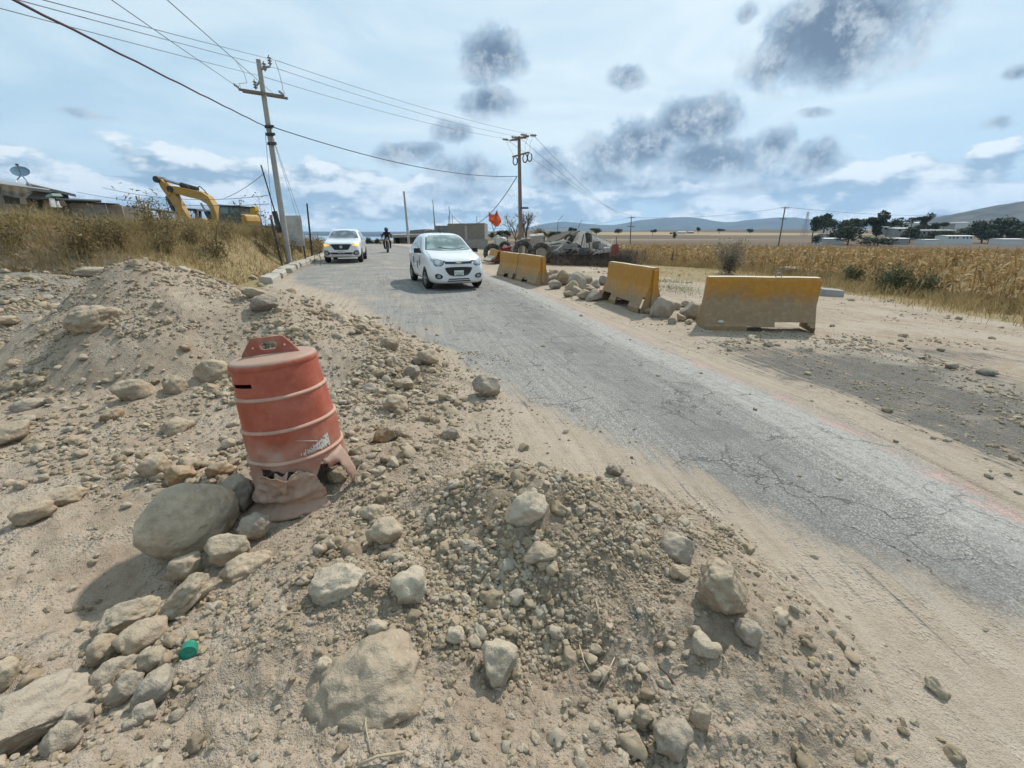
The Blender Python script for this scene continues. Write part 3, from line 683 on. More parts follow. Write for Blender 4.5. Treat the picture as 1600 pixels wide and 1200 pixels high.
# cobbles: individuals, thrown over the parts of the heaps where the photograph shows them
VANG = [.25 + .05 * i for i in range(14)]
VAR = [rock_mesh(600 + i, 3, VANG[i], .16) for i in range(14)]
def in_poly(px, py, poly):
    r = np.zeros(len(px), bool); n = len(poly)
    for i in range(n):
        x1, y1 = poly[i]; x2, y2 = poly[(i + 1) % n]
        c = ((y1 > py) != (y2 > py)) & (px < (x2 - x1) * (py - y1) / (y2 - y1 + 1e-9) + x1); r ^= c
    return r
REG = [  # polygon in the photograph, how many, width px range, label
 ([(500, 640), (560, 560), (620, 560), (660, 620), (640, 660), (560, 690), (520, 690)], 46, (10, 24), 'cobble in the rock spill between the barrel and the roadway'),
 ([(560, 700), (640, 680), (720, 680), (720, 760), (640, 770), (570, 760)], 30, (10, 26), 'cobble in the patch right of the barrel above the round cream cobble'),
 ([(230, 690), (390, 660), (410, 740), (300, 770), (220, 740)], 44, (10, 30), 'tan cobble in the bed left of the barrel above the largest boulder'),
 ([(0, 560), (150, 560), (220, 660), (200, 740), (0, 790)], 44, (9, 26), 'tan cobble strewn over the lower left slope of the big heap'),
 ([(150, 600), (340, 520), (340, 660), (220, 690)], 22, (8, 20), 'tan cobble scattered on the middle slope of the big heap'),
 ([(360, 430), (420, 440), (600, 550), (600, 600), (540, 600), (420, 500)], 30, (8, 20), 'tan cobble on the right flank of the big heap behind the barrel'),
 ([(640, 740), (720, 760), (760, 850), (660, 860), (600, 800)], 20, (10, 26), 'cobble in the hollow left of the pale tilted slab'),
 ([(850, 980), (1100, 960), (1180, 1180), (900, 1190)], 44, (12, 34), 'rounded cobble on the front right face of the low fresh heap'),
 ([(930, 830), (1010, 850), (1060, 900), (1000, 930), (930, 880)], 14, (10, 22), 'rounded cobble near the crest of the low fresh heap'),
 ([(0, 1080), (260, 1060), (300, 1190), (0, 1190)], 26, (14, 36), 'grey stone in the rubble at the lower left corner'),
 ([(760, 1000), (900, 1000), (900, 1190), (420, 1190), (460, 1060)], 16, (12, 24), 'small stone in the gravel at the bottom of the view')]
LM = [(302, 810, 'largest grey boulder'), (460, 690, 'barrel'), (604, 840, 'round cream cobble'), (583, 805, 'cream stone'), (820, 800, 'pale tilted slab'), (1124, 930, 'large angular tan rock'), (783, 1040, 'whitish upright rock'), (572, 1060, 'widest flat boulder'), (215, 620, 'pointed tan rock'), (98, 785, 'long tan stone'), (295, 930, 'long tilted tan stone'), (668, 565, 'round roadway rock'), (1048, 1160, 'grey angular rock'), (50, 1130, 'big flat grey boulder'), (243, 1075, 'tilted grey wedge'), (600, 690, 'orange brown slab'), (285, 750, 'orange brown stones'), (414, 470, 'dark overhanging clod'), (340, 590, 'dark based rock'), (528, 910, 'half sunk whitish rock'), (640, 920, 'whitish crumbly rock'), (1060, 870, 'half buried grey rock'), (275, 670, 'flat set stone'), (704, 685, 'grey cobble on the hump'), (618, 640, 'tan toe block'), (152, 495, 'bedded boulder'), (1092, 1125, 'tan egg shaped stone'), (16, 690, 'edge tan rock'), (215, 1000, 'broad cream stone')]
CN = {TAN: 'tan', CREAM: 'cream', GREY: 'grey', DGREY: 'dark grey', BROWN: 'brown'}
for poly, n, (w0, w1), label in REG:
    po = np.array(poly, float); lo = po.min(0); hi = po.max(0); pu = RNG.uniform(lo[0], hi[0], 4000); pv = RNG.uniform(lo[1], hi[1], 4000)
    m = in_poly(pu, pv, poly); pu = pu[m][:n]; pv = pv[m][:n]; q = hits(pu, pv)
    for j in range(len(pu)):
        k = depth_of(q[j]) / FPX; wp = (w0 + (w1 - w0) * random.random() ** 2.5) * .76; w = wp * k
        c = random.choice([TAN, TAN, CREAM, GREY, TAN, BROWN if random.random() < .25 else CREAM]) if 'grey' not in label else random.choice([GREY, GREY, DGREY, TAN])
        vi = random.randrange(len(VAR)); fl_ = random.uniform(.5, .8)
        o = put_rock('cobble', VAR[vi], q[j], w, w * random.uniform(.65, 1), w * fl_, c, (random.uniform(-.4, .4), random.uniform(-.4, .4), random.uniform(0, 6.3)), .2)
        lu, lv, ph = min(LM, key=lambda a: math.hypot(a[0] - pu[j], a[1] - pv[j])); du = pu[j] - lu; dv = pv[j] - lv
        rel = ('on the road side of' if du > 0 else 'on the bank side of') if abs(du) > abs(dv) else ('in front of' if dv > 0 else 'behind')
        size = 'small' if wp < w0 + (w1 - w0) * .2 else 'middling' if wp < w0 + (w1 - w0) * .5 else 'large'
        tag(o, f"{size} {'flat' if fl_ < .6 else 'plump'} {CN[c]} {'angular' if VANG[vi] > .55 else 'rounded'} cobble {rel} the {ph}", 'cobble', 'cobbles strewn over the heaps')

# ---- gravel: far too many to count; instanced pebbles on scattered points
def gravel_mat():
    mt = bpy.data.materials.new('gravel'); mt.use_nodes = True; W = NT(mt.node_tree); b = W.n['Principled BSDF']; oi = W.new('ShaderNodeObjectInfo')
    P = W.geo(); a = W.noise(P, 30, 5, .65); rnd = oi.outputs['Random']
    ra = W.new('ShaderNodeValToRGB'); W.put(ra.inputs[0], rnd); e = ra.color_ramp.elements; e[0].color = (.215, .165, .11, 1); e[1].color = (.47, .385, .28, 1)
    for ps, cc in ((.3, (.31, .24, .16, 1)), (.65, (.375, .295, .20, 1)), (.85, (.36, .31, .245, 1))):
        x = e.new(ps); x.color = cc
    W.put(b.inputs['Base Color'], W.mix(W.m('MULTIPLY', W.ss(a, .45, .65), .45), ra.outputs[0], (.40, .325, .235, 1)))
    b.inputs['Roughness'].default_value = .95; b.inputs['Specular IOR Level'].default_value = .2
    W.put(b.inputs['Normal'], W.bump(W.noise(P, 220, 4, .7), .5, .006)); return mt
M_GRAVEL = gravel_mat()
def gn_pebbles(name, pts, rad, matl, nvar=7, sub=3, flat=.72):
    n = len(pts); me = bpy.data.meshes.new(name); me.vertices.add(n); me.vertices.foreach_set('co', np.asarray(pts, np.float32).ravel())
    at1 = me.attributes.new('rad', 'FLOAT_VECTOR', 'POINT')
    sc3 = np.stack([rad * RNG.uniform(.8, 1.35, n), rad * RNG.uniform(.75, 1.1, n), rad * RNG.uniform(flat - .2, flat + .2, n)], 1); at1.data.foreach_set('vector', sc3.astype(np.float32).ravel())
    at2 = me.attributes.new('spin', 'FLOAT_VECTOR', 'POINT'); at2.data.foreach_set('vector', np.stack([RNG.uniform(-.6, .6, n), RNG.uniform(-.6, .6, n), RNG.uniform(0, 6.28, n)], 1).astype(np.float32).ravel())
    at3 = me.attributes.new('kind_no', 'INT', 'POINT'); at3.data.foreach_set('value', RNG.integers(0, nvar, n).astype(np.int32))
    o = link(name, me, matl); g = bpy.data.node_groups.new(name, 'GeometryNodeTree')
    g.interface.new_socket('Geometry', in_out='INPUT', socket_type='NodeSocketGeometry'); g.interface.new_socket('Geometry', in_out='OUTPUT', socket_type='NodeSocketGeometry')
    W = NT(g); gi = W.new('NodeGroupInput'); go = W.new('NodeGroupOutput'); join = W.new('GeometryNodeGeometryToInstance')
    for k in range(nvar):
        ic = W.new('GeometryNodeMeshIcoSphere'); ic.inputs['Radius'].default_value = .5; ic.inputs['Subdivisions'].default_value = sub
        pos = W.new('GeometryNodeInputPosition').outputs[0]
        nz = W.new('ShaderNodeTexNoise', noise_dimensions='4D'); W.put(nz.inputs['Vector'], pos); nz.inputs['W'].default_value = 3.7 * k + 1; nz.inputs['Scale'].default_value = 1.9; nz.inputs['Detail'].default_value = 3.5; nz.inputs['Roughness'].default_value = .5
        off = W.vm('SCALE', W.vm('SUBTRACT', nz.outputs['Color'], (.5, .5, .5)), scale=1.0)
        sp = W.new('GeometryNodeSetPosition'); W.l.new(ic.outputs[0], sp.inputs[0]); W.put(sp.inputs['Offset'], off)
        ssm = W.new('GeometryNodeSetShadeSmooth'); W.l.new(sp.outputs[0], ssm.inputs[0])
        sm = W.new('GeometryNodeSetMaterial'); sm.inputs['Material'].default_value = matl; W.l.new(ssm.outputs[0], sm.inputs[0])
        W.l.new(sm.outputs[0], join.inputs[0])
    def na(nm, ty):
        x = W.new('GeometryNodeInputNamedAttribute', data_type=ty); x.inputs['Name'].default_value = nm
        return [s for s in x.outputs if s.enabled][0]
    ip = W.new('GeometryNodeInstanceOnPoints'); W.l.new(gi.outputs[0], ip.inputs['Points']); W.l.new(join.outputs[0], ip.inputs['Instance'])
    ip.inputs['Pick Instance'].default_value = True; W.l.new(na('kind_no', 'INT'), ip.inputs['Instance Index'])
    e2r = W.new('FunctionNodeEulerToRotation'); W.l.new(na('spin', 'FLOAT_VECTOR'), e2r.inputs[0]); W.l.new(e2r.outputs[0], ip.inputs['Rotation'])
    W.l.new(na('rad', 'FLOAT_VECTOR'), ip.inputs['Scale']); W.l.new(ip.outputs[0], go.inputs[0])
    md = o.modifiers.new('pebbles', 'NODES'); md.node_group = g
    return tag(o, kind='stuff')
def scatter(n, x0, x1, y0, y1, dens):
    x = RNG.uniform(x0, x1, n); y = RNG.uniform(y0, y1, n); d = dens(x, y); m = RNG.random(n) < d; return x[m], y[m]
def clump(x, y, sc_, seed, lo=-.15, hi=.35): return sstep(lo, hi, fbm(x * sc_, y * sc_, 3, seed))
def dF(x, y):
    A, G, F = heaps(x, y); return np.clip(F / .05, 0, 1) * (.05 + .95 * clump(x, y, 2.3, 201, -.05, .42)) * (1 - .75 * (np.exp(-(((x + 1.0) / .7) ** 2 + ((y - 2.2) / .5) ** 2))))
def dA(x, y):
    A, G, F = heaps(x, y); return np.clip(np.maximum(A, G) / .05, 0, 1) * (.06 + .94 * clump(x, y, 1.5, 203, -.08, .4)) * (1 - .6 * sstep(.55, .9, A))
def dW(x, y):
    A, G, F = heaps(x, y); s, t = road_st(x, y); return np.where((t < -.9) & (A + F + G < .05), (.12 + .3 * clump(x, y, 1.2, 205, 0, .5)) * sstep(-1.9, -3.2, t + .25 * (y - 4)) * sstep(12, 7, y), 0) + np.where(t > .2, .5 * clump(x, y, .9, 206, 0, .5), 0) + .02
PX_, PY_, PR_ = [], [], []
def addp(x, y, r): PX_.append(x); PY_.append(y); PR_.append(r)
x, y = scatter(150000, -2.4, 2.0, .25, 3.2, dF); addp(x, y, .0035 + .0085 * RNG.random(len(x)) ** 2.6)
x, y = scatter(6000, -2.4, 2.0, .25, 3.2, dF); addp(x, y, .011 + .016 * RNG.random(len(x)) ** 2.5)
x, y = scatter(75000, -9.5, -.2, 2.2, 10.5, dA); addp(x, y, .009 + .016 * RNG.random(len(x)) ** 2.5)
x, y = scatter(6500, -9.5, -.2, 2.2, 10.5, dA); addp(x, y, .022 + .040 * RNG.random(len(x)) ** 3)
x, y = scatter(9000, -14, -6, 5, 13, dA); addp(x, y, .015 + .05 * RNG.random(len(x)) ** 3)
x, y = scatter(42000, -5, 10, .3, 16, dW); addp(x, y, .005 + .016 * RNG.random(len(x)) ** 3)
x, y = scatter(30000, -5, 0, .3, 6, lambda a, b: sstep(-1.8, -3.2, road_st(a, b)[1]) * (.15 + .85 * clump(a, b, 2.0, 208))); addp(x, y, .004 + .012 * RNG.random(len(x)) ** 3)
x, y = scatter(1500, -5, 0, .3, 6, lambda a, b: sstep(-2.4, -3.6, road_st(a, b)[1]) * clump(a, b, 2.0, 208)); addp(x, y, .014 + .020 * RNG.random(len(x)) ** 2)
x, y = scatter(3500, 1, 11, 2, 26, lambda a, b: dW(a, b) * (road_st(a, b)[1] > .3)); addp(x, y, .012 + .05 * RNG.random(len(x)) ** 4)
def dtoe(a, b):
    d = np.full(np.shape(a), 9.0); P_ = [(-2.9, 8.2), (-2.2, 6.9), (-1.5, 5.6), (-.95, 4.6), (-.6, 3.7), (-.55, 3.1), (-.9, 2.75)]
    for (x0, y0), (x1, y1) in zip(P_[:-1], P_[1:]):
        t = np.clip(((a - x0) * (x1 - x0) + (b - y0) * (y1 - y0)) / ((x1 - x0) ** 2 + (y1 - y0) ** 2), 0, 1); d = np.minimum(d, np.hypot(a - x0 - t * (x1 - x0), b - y0 - t * (y1 - y0)))
    return np.exp(-(d / .34) ** 2) * (.3 + .7 * clump(a, b, 2.2, 215))
x, y = scatter(9000, -3.4, .3, 2.3, 8.8, dtoe); addp(x, y, .016 + .036 * RNG.random(len(x)) ** 2.2)
def dbed(a, b): return np.exp(-(((a + 2.0) / .75) ** 2 + ((b - 2.75) / .38) ** 2)) * (.3 + .7 * clump(a, b, 2.6, 216))
x, y = scatter(2600, -3.6, -.6, 1.9, 3.7, dbed); addp(x, y, .013 + .026 * RNG.random(len(x)) ** 2)
x, y = scatter(16000, 2.5, 7.5, 1.0, 7.4, lambda a, b: sstep(.2, .9, road_st(a, b)[1]) * sstep(3.8, 2.2, road_st(a, b)[1]) * (.2 + .8 * clump(a * .6, b * .6, 1.6, 218))); addp(x, y, .004 + .012 * RNG.random(len(x)) ** 2.5)
gx = np.concatenate(PX_); gy = np.concatenate(PY_); gr_ = np.concatenate(PR_); gr_ = gr_ * np.clip(1 + 1.1 * fbm(gx * 1.6, gy * 1.6, 3, 219), .45, 1.9); gz = terrain(gx, gy) + gr_ * .18
gn_pebbles('gravel', np.stack([gx, gy, gz], 1), gr_ * 2, M_GRAVEL)
# ------------------------------------------------------------------ shared plain materials
def pm(name, col, rough=.6, metal=0.0, spec=.4, dust=0.0, dustcol=(.43, .36, .27, 1), nscale=9.0, bump=0.0, bscale=60, coat=0.0):
    mt = bpy.data.materials.new(name); mt.use_nodes = True; W = NT(mt.node_tree); b = W.n['Principled BSDF']
    P = W.new('ShaderNodeTexCoord').outputs['Object']; col = tuple(col)[:3] + (1,)
    n = W.noise(P, nscale, 5, .62)
    c = W.mix(W.ss(n, .3, .7), tuple(x * .86 for x in col[:3]) + (1,), tuple(min(1, x * 1.1) for x in col[:3]) + (1,))
    if dust > 0: c = W.mix(W.m('MULTIPLY', W.ss(W.noise(P, nscale * .6, 6, .65), .62 - dust * .45, .80 - dust * .25), min(1, dust * 1.3)), c, dustcol)
    W.put(b.inputs['Base Color'], c); b.inputs['Roughness'].default_value = rough; b.inputs['Metallic'].default_value = metal
    b.inputs['Specular IOR Level'].default_value = spec; b.inputs['Coat Weight'].default_value = coat; b.inputs['Coat Roughness'].default_value = .05
    if bump > 0: W.put(b.inputs['Normal'], W.bump(W.noise(P, bscale, 4, .6), bump, .01))
    return mt
M_BLACK = pm('black_plastic', (.016, .016, .017), .5, dust=.2)
M_RUBBER = pm('rubber', (.022, .021, .02), .85, spec=.25, dust=.35, dustcol=(.22, .19, .15, 1))
M_STEEL = pm('steel', (.32, .32, .32), .4, .8, dust=.15)
M_DARK = pm('dark_steel', (.05, .048, .045), .6, .3, dust=.25)
M_CONC = pm('concrete', (.33, .315, .29), .92, spec=.2, bump=.35, bscale=40, nscale=2.2, dust=.15)
M_WOOD = pm('weathered_wood', (.21, .175, .14), .9, spec=.2, bump=.4, bscale=30, nscale=4)
M_WHITE = pm('white_paint', (.78, .78, .77), .35, dust=.08)

# ------------------------------------------------------------------ traffic drum
def drum_mat(name, dirty=0.0):
    mt = bpy.data.materials.new(name); mt.use_nodes = True; W = NT(mt.node_tree); b = W.n['Principled BSDF']
    P = W.new('ShaderNodeTexCoord').outputs['Object']; s = W.sep(P)
    n = W.noise(P, 5, 6, .65); n2 = W.noise(P, 24, 5, .65)
    base = W.mix(W.ss(n, .35, .65), (.33, .070, .038, 1), (.41, .115, .07, 1))
    base = W.mix(W.m('MULTIPLY', W.ss(n2, .55, .7), .3), base, (.47, .19, .13, 1))
    lowf = W.ss(s[2], .62, .12); up = W.sep(W.geo('Normal'))[2]
    f = W.m('ADD', W.m('MULTIPLY', lowf, .75), W.m('ADD', W.m('MULTIPLY', W.ss(up, .25, .8), .85), dirty))
    f = W.m('ADD', f, W.m('MULTIPLY', W.m('SUBTRACT', n, .5), 1.0))
    base = W.mix(W.m('MULTIPLY', W.ss(f, .0, .85), .84), base, (.37, .275, .205, 1))
    scr = W.noise(W.vm('MULTIPLY', P, (9, 9, 60)), 1.0, 3, .5); sm = W.ss(W.noise(P, 7, 3, .6), .60, .68)
    base = W.mix(W.m('MULTIPLY', W.m('MULTIPLY', W.ss(scr, .60, .68), sm), .75), base, (.07, .05, .045, 1))
    W.put(b.inputs['Base Color'], base); b.inputs['Roughness'].default_value = .62; b.inputs['Specular IOR Level'].default_value = .35
    W.put(b.inputs['Normal'], W.bump(W.noise(P, 30, 4, .6), .18, .01)); return mt
M_DRUM = drum_mat('drum_orange'); M_DRUMLOW = drum_mat('drum_orange_dusty', .45)
M_DUSTRIB = pm('dusty_rib', (.46, .27, .195), .8, dust=.4, dustcol=(.46, .37, .28, 1))
pf = hit(463, 802); DZ0 = pf.z - .035
DRUM = empty('traffic_drum', (pf.x - .03, pf.y + .24, DZ0), 0, 'battered orange traffic barrel with torn crushed base standing among rocks', 'traffic barrel')
DRUM.rotation_euler = (R(-2), R(-6), 0)
RB, RT, HT = .262, .232, .90
RIBZ = (.335, .515, .695)
def drum_r(z):
    r = RB + (RT - RB) * z / HT
    r += -.006 * sum(1 for q in RIBZ if z > q) + .006 * 1.5
    return r
def dent(a, z):
    """dents in the front (a = angle, -pi/2 faces the viewer)"""
    d = 0.0
    for (da, dz_, sa, sz_, k) in ((-1.50, .41, .22, .05, -.030), (-1.86, .40, .12, .03, .014), (-1.62, .60, .35, .06, -.012), (-1.15, .42, .18, .04, -.008), (-2.0, .27, .3, .06, -.02), (-1.2, .25, .3, .05, -.012)):
        d += k * math.exp(-(((a - da) / sa) ** 2 + ((z - dz_) / sz_) ** 2))
    return d + .007 * mnoise.noise(Vector((math.cos(a) * 2, math.sin(a) * 2, z * 5)))
NA = 320
def ang(k): return -math.pi * 1.5 + 2 * math.pi * k / NA        # -3pi/2 .. pi/2 ; front is -pi/2
def wall_mesh(z0, z1, nz, keep, rad, thick=.0045):
    bm = bmesh.new(); g = []
    for i in range(nz + 1):
        z = z0 + (z1 - z0) * i / nz; row = []
        for k in range(NA):
            a = ang(k); p = rad(a, z); row.append(bm.verts.new(p))
        g.append(row)
    for i in range(nz):
        for k in range(NA):
            if keep(ang(k + .5), z0 + (z1 - z0) * (i + .5) / nz): bm.faces.new((g[i][k], g[i][(k + 1) % NA], g[i + 1][(k + 1) % NA], g[i + 1][k]))
    bmesh.ops.delete(bm, geom=[v for v in bm.verts if not v.link_faces], context='VERTS')
    bmesh.ops.recalc_face_normals(bm, faces=bm.faces)
    geom = bm.faces[:]
    bmesh.ops.solidify(bm, geom=geom, thickness=thick)
    me = bpy.data.meshes.new('drum_wall'); bm.to_mesh(me); bm.free(); me.polygons.foreach_set('use_smooth', [True] * len(me.polygons)); me.set_sharp_from_angle(angle=R(40)); return me
def jag(a, s=0): return .018 * mnoise.noise(Vector((a * 4.5 + s, 0, 3.3))) + .012 * mnoise.noise(Vector((a * 14 + s, 0, 1.3)))
def tear_hi(a):   # upper edge of the tear: lower rim of the main wall
    pts = [(-4.8, .22), (-3.2, .20), (-2.75, .13), (-2.45, .11), (-2.28, .12), (-2.12, .20), (-2.0, .305), (-1.55, .308), (-1.48, .29), (-1.30, .285), (-1.16, .24), (-.95, .20), (-.80, .24), (-.62, .31), (-.25, .30), (.2, .24), (1.6, .22)]
    return np.interp(a, [p[0] for p in pts], [p[1] for p in pts]) + jag(a)
def keep_wall(a, z):
    if z < tear_hi(a): return False
    if abs(a + 1.98) < .30 and abs(z - .775) < .010: return False               # slot under the lid
    return True
def wall_r(a, z):
    r = drum_r(z) + dent(a, z)
    return Vector((r * math.cos(a), r * math.sin(a), z))
link('barrel_wall', wall_mesh(.08, .845, 170, keep_wall, wall_r), M_DRUM, DRUM)
# lid: rounded shoulder and slightly domed top
mb = MB(); prof = [(drum_r(.845), .845)] + [(RT - .026 * (1 - math.cos(t)) - .002, .845 + .034 * math.sin(t) + .012) for t in np.linspace(0, math.pi / 2, 7)] + [(RT * .6, .901), (RT * .3, .905), (0.001, .906)]
mb.lathe(prof, 72); mb.obj('lid', M_DRUM, DRUM, smooth=True)
for q in RIBZ:
    mb = MB(); r0 = drum_r(q - .004); pr = [(r0 - .004, q - .011), (r0 + .005, q - .006), (r0 + .0065, q), (r0 + .002, q + .006), (r0 - .008, q + .011)]
    vs = []
    mb.lathe(pr, 120)
    mb.v = [tuple(Vector(p) + Vector((p[0], p[1], 0)).normalized() * dent(((math.atan2(p[1], p[0]) + math.pi * 1.5) % (2 * math.pi)) - math.pi * 1.5, p[2])) for p in mb.v]
    mb.obj('rib', M_DUSTRIB, DRUM, smooth=True)
# handle plate with a long slot and two holes, standing across the lid
def plate_with_holes(outline, holes, thick):
    vs = []; ed = []
    def loop(pts):
        b = len(vs); vs.extend(Vector(p) for p in pts); ed.extend((b + i, b + (i + 1) % len(pts)) for i in range(len(pts)))
    loop(outline)
    for h in holes: loop(h)
    v2, e2, f2, *_ = delaunay_2d_cdt(vs, ed, [], 1, 1e-5)
    def inside(c, poly):
        r = False
        for i in range(len(poly)):
            x1, y1 = poly[i]; x2, y2 = poly[(i + 1) % len(poly)]
            if (y1 > c[1]) != (y2 > c[1]) and c[0] < (x2 - x1) * (c[1] - y1) / (y2 - y1) + x1: r = not r
        return r
    bm = bmesh.new(); bv = [bm.verts.new((p.x, 0, p.y)) for p in v2]
    for f in f2:
        c = sum((v2[i] for i in f), Vector((0, 0))) / len(f)
        if inside(c, outline) and not any(inside(c, h) for h in holes): bm.faces.new([bv[i] for i in f])
    bmesh.ops.recalc_face_normals(bm, faces=bm.faces); bmesh.ops.solidify(bm, geom=bm.faces[:], thickness=thick)
    me = bpy.data.meshes.new('plate'); bm.to_mesh(me); bm.free(); return me
def ring(cx, cz, rx, rz, n=14): return [(cx + rx * math.cos(2 * math.pi * i / n), cz + rz * math.sin(2 * math.pi * i / n)) for i in range(n)]
def slot(cx, cz, hw, hh, n=7): return [(cx + hw - hh + hh * math.cos(t), cz + hh * math.sin(t)) for t in np.linspace(-math.pi / 2, math.pi / 2, n)] + [(cx - hw + hh + hh * math.cos(t), cz + hh * math.sin(t)) for t in np.linspace(math.pi / 2, 3 * math.pi / 2, n)]
hd = plate_with_holes([(-.155, 0), (.155, 0), (.148, .022), (.088, .098), (.076, .104), (-.076, .104), (-.088, .098), (-.148, .022)], [slot(0, .058, .046, .023), ring(.084, .052, .007, .007), ring(-.084, .052, .007, .007)], .012)
link('handle', hd, pm('drum_handle', (.36, .10, .065), .7, dust=.45), DRUM, (0.005, -.03, .893), (0, 0, R(8)))
# crushed skirt: folded band that slipped to the left and down
def skirt_hi(a):
    pts = [(-4.8, .20), (-3.3, .23), (-3.0, .21), (-2.8, .15), (-2.5, .125), (-2.28, .145), (-2.1, .20), (-1.95, .255), (-1.62, .292), (-1.42, .292), (-1.33, .25), (-1.15, .265), (-.95, .25), (-.8, .21), (-.6, .09), (-.35, .05), (0, .12), (.6, .18), (1.6, .20)]
    return np.interp(a, [p[0] for p in pts], [p[1] for p in pts]) + jag(a, 9) + .045 * float(sstep(-.5, -.9, a)) * float(sstep(-3.6, -2.9, a))
def skirt_r(a, z):
    fold = .026 * math.sin(z * 62 + 1.5 * a) * math.exp(-((z - .08) / .07) ** 2) + .022 * mnoise.noise(Vector((a * 2.5, z * 16, 7))) + .012 * mnoise.noise(Vector((a * 7, z * 30, 4)))
    curl = .050 * max(0, (z - .19) / .09) * math.exp(-((a + 1.45) / .28) ** 2)
    r = .266 + .014 * (1 - z / .3) + fold + curl - .020 * math.exp(-((z - .135) / .02) ** 2)
    r += .014 * math.exp(-((z - .0) / .03) ** 2)
    lean = (.24 - z)
    return Vector((r * math.cos(a) - .012 - .22 * lean * .42, r * math.sin(a) * .98 - .012, z - .03 - .10 * lean * max(0, -math.cos(a)) + .05 * math.cos(a) * .3))
link('crushed_skirt', wall_mesh(-.075, .345, 96, lambda a, z: z < skirt_hi(a) and not (-.62 < a < -.12 and z > .02), skirt_r), M_DRUMLOW, DRUM)
# bent out flap at the right of the tear
bm = bmesh.new(); gr = []
for i in range(9):
    row = []
    for k in range(11):
        a = -.62 + .62 * k / 10; z = .30 - .235 * i / 8; q = i / 8; e = 1 - abs(k / 10 - .5) * 2
        r = .258 + .055 * math.sin(q * 1.9) + .01 * mnoise.noise(Vector((a * 5, z * 12, 0))); zz = z + .02 * (k / 10) + .045 * q * (k / 10 - .6)
        row.append(bm.verts.new((r * math.cos(a), r * math.sin(a), zz)))
    gr.append(row)
for i in range(8):
    for k in range(10):
        if (k > 3.5 + 3.5 * i / 8 - 3 * (i < 2)) or i < 1: bm.faces.new((gr[i][k], gr[i][k + 1], gr[i + 1][k + 1], gr[i + 1][k]))
bmesh.ops.delete(bm, geom=[v for v in bm.verts if not v.link_faces], context='VERTS'); bmesh.ops.recalc_face_normals(bm, faces=bm.faces); bmesh.ops.solidify(bm, geom=bm.faces[:], thickness=.004)
me = bpy.data.meshes.new('torn_flap'); bm.to_mesh(me); bm.free(); me.polygons.foreach_set('use_smooth', [True] * len(me.polygons)); link('torn_flap', me, M_DRUM, DRUM)
# curled tongue over the tear
bm = bmesh.new(); gr = []
for i in range(10):
    row = []
    for k in range(9):
        a = -1.62 + .30 * k / 8; q = i / 9; r = .262 + .040 * math.sin(q * 2.6) + .012 * math.sin(k / 8 * 3.1) * (1 - q); z = .285 - .115 * q + .012 * math.sin(k)
        wv = 1 - .55 * q; ac = -1.47 + (a + 1.47) * wv; row.append(bm.verts.new((r * math.cos(ac), r * math.sin(ac) - .006, z)))
    gr.append(row)
for i in range(9):
    for k in range(8): bm.faces.new((gr[i][k], gr[i][k + 1], gr[i + 1][k + 1], gr[i + 1][k]))
bmesh.ops.recalc_face_normals(bm, faces=bm.faces); bmesh.ops.solidify(bm, geom=bm.faces[:], thickness=.004)
me = bpy.data.meshes.new('curled_tongue'); bm.to_mesh(me); bm.free(); me.polygons.foreach_set('use_smooth', [True] * len(me.polygons)); link('curled_tongue', me, M_DRUMLOW, DRUM)
# scraps of white sheeting above the lowest rib
bm = bmesh.new()
for i in range(40):
    for k in range(110):
        a0 = -1.02 + .70 * k / 110; a1 = -1.02 + .70 * (k + 1) / 110; z0 = .352 + .10 * i / 40; z1 = .352 + .10 * (i + 1) / 40; am = (a0 + a1) / 2; zm = (z0 + z1) / 2
        hi = .366 + .050 * (am + 1.02) / .55 + .022 * mnoise.noise(Vector((am * 28, 0, 2)))
        lo = .356 + .012 * mnoise.noise(Vector((am * 22, 0, 9))) + max(0, .02 * mnoise.noise(Vector((am * 60, 5, 9))))
        if lo < zm < hi and mnoise.noise(Vector((am * 38, zm * 60, 4))) > -.28:
            vs = [bm.verts.new((drum_r(z) + dent(a, z) + .0022) * Vector((math.cos(a), math.sin(a), 0)) + Vector((0, 0, z))) for a, z in ((a0, z0), (a1, z0), (a1, z1), (a0, z1))]
            bm.faces.new(vs)
bmesh.ops.remove_doubles(bm, verts=bm.verts, dist=1e-5); bmesh.ops.recalc_face_normals(bm, faces=bm.faces); bmesh.ops.solidify(bm, geom=bm.faces[:], thickness=.0015)
me = bpy.data.meshes.new('reflective_sheeting'); bm.to_mesh(me); bm.free(); tag(link('reflective_sheeting', me, pm('sheeting', (.58, .53, .46), .7, dust=.4, nscale=40), DRUM), 'torn scraps of white reflective sheeting')

# green plastic cap
pc = hit(296, 1028); g = empty('plastic_cap', pc + Vector((0, 0, .022)), 0, 'small green plastic cap lying on its side in the soil at lower left', 'cap')
g.rotation_euler = (R(78), 0, R(28))
MG = pm('green_plastic', (.015, .20, .125), .42, dust=.22, nscale=40); MG2 = pm('green_plastic_face', (.02, .235, .15), .5, dust=.15, nscale=40)
mb = MB(); mb.lathe([(.0225, -.036), (.025, -.036), (.0265, 0), (.0265, .004), (.0245, .0055), (.0235, .003), (.0225, -.034)], 40); mb.obj('cap_wall', MG, g, smooth=False, auto=40)
mb = MB(); mb.lathe([(.0005, .0015), (.008, .0018), (.0095, .003), (.011, .0018), (.0236, .0014), (.0236, -.002)], 40); mb.obj('cap_face', MG2, g, auto=30)

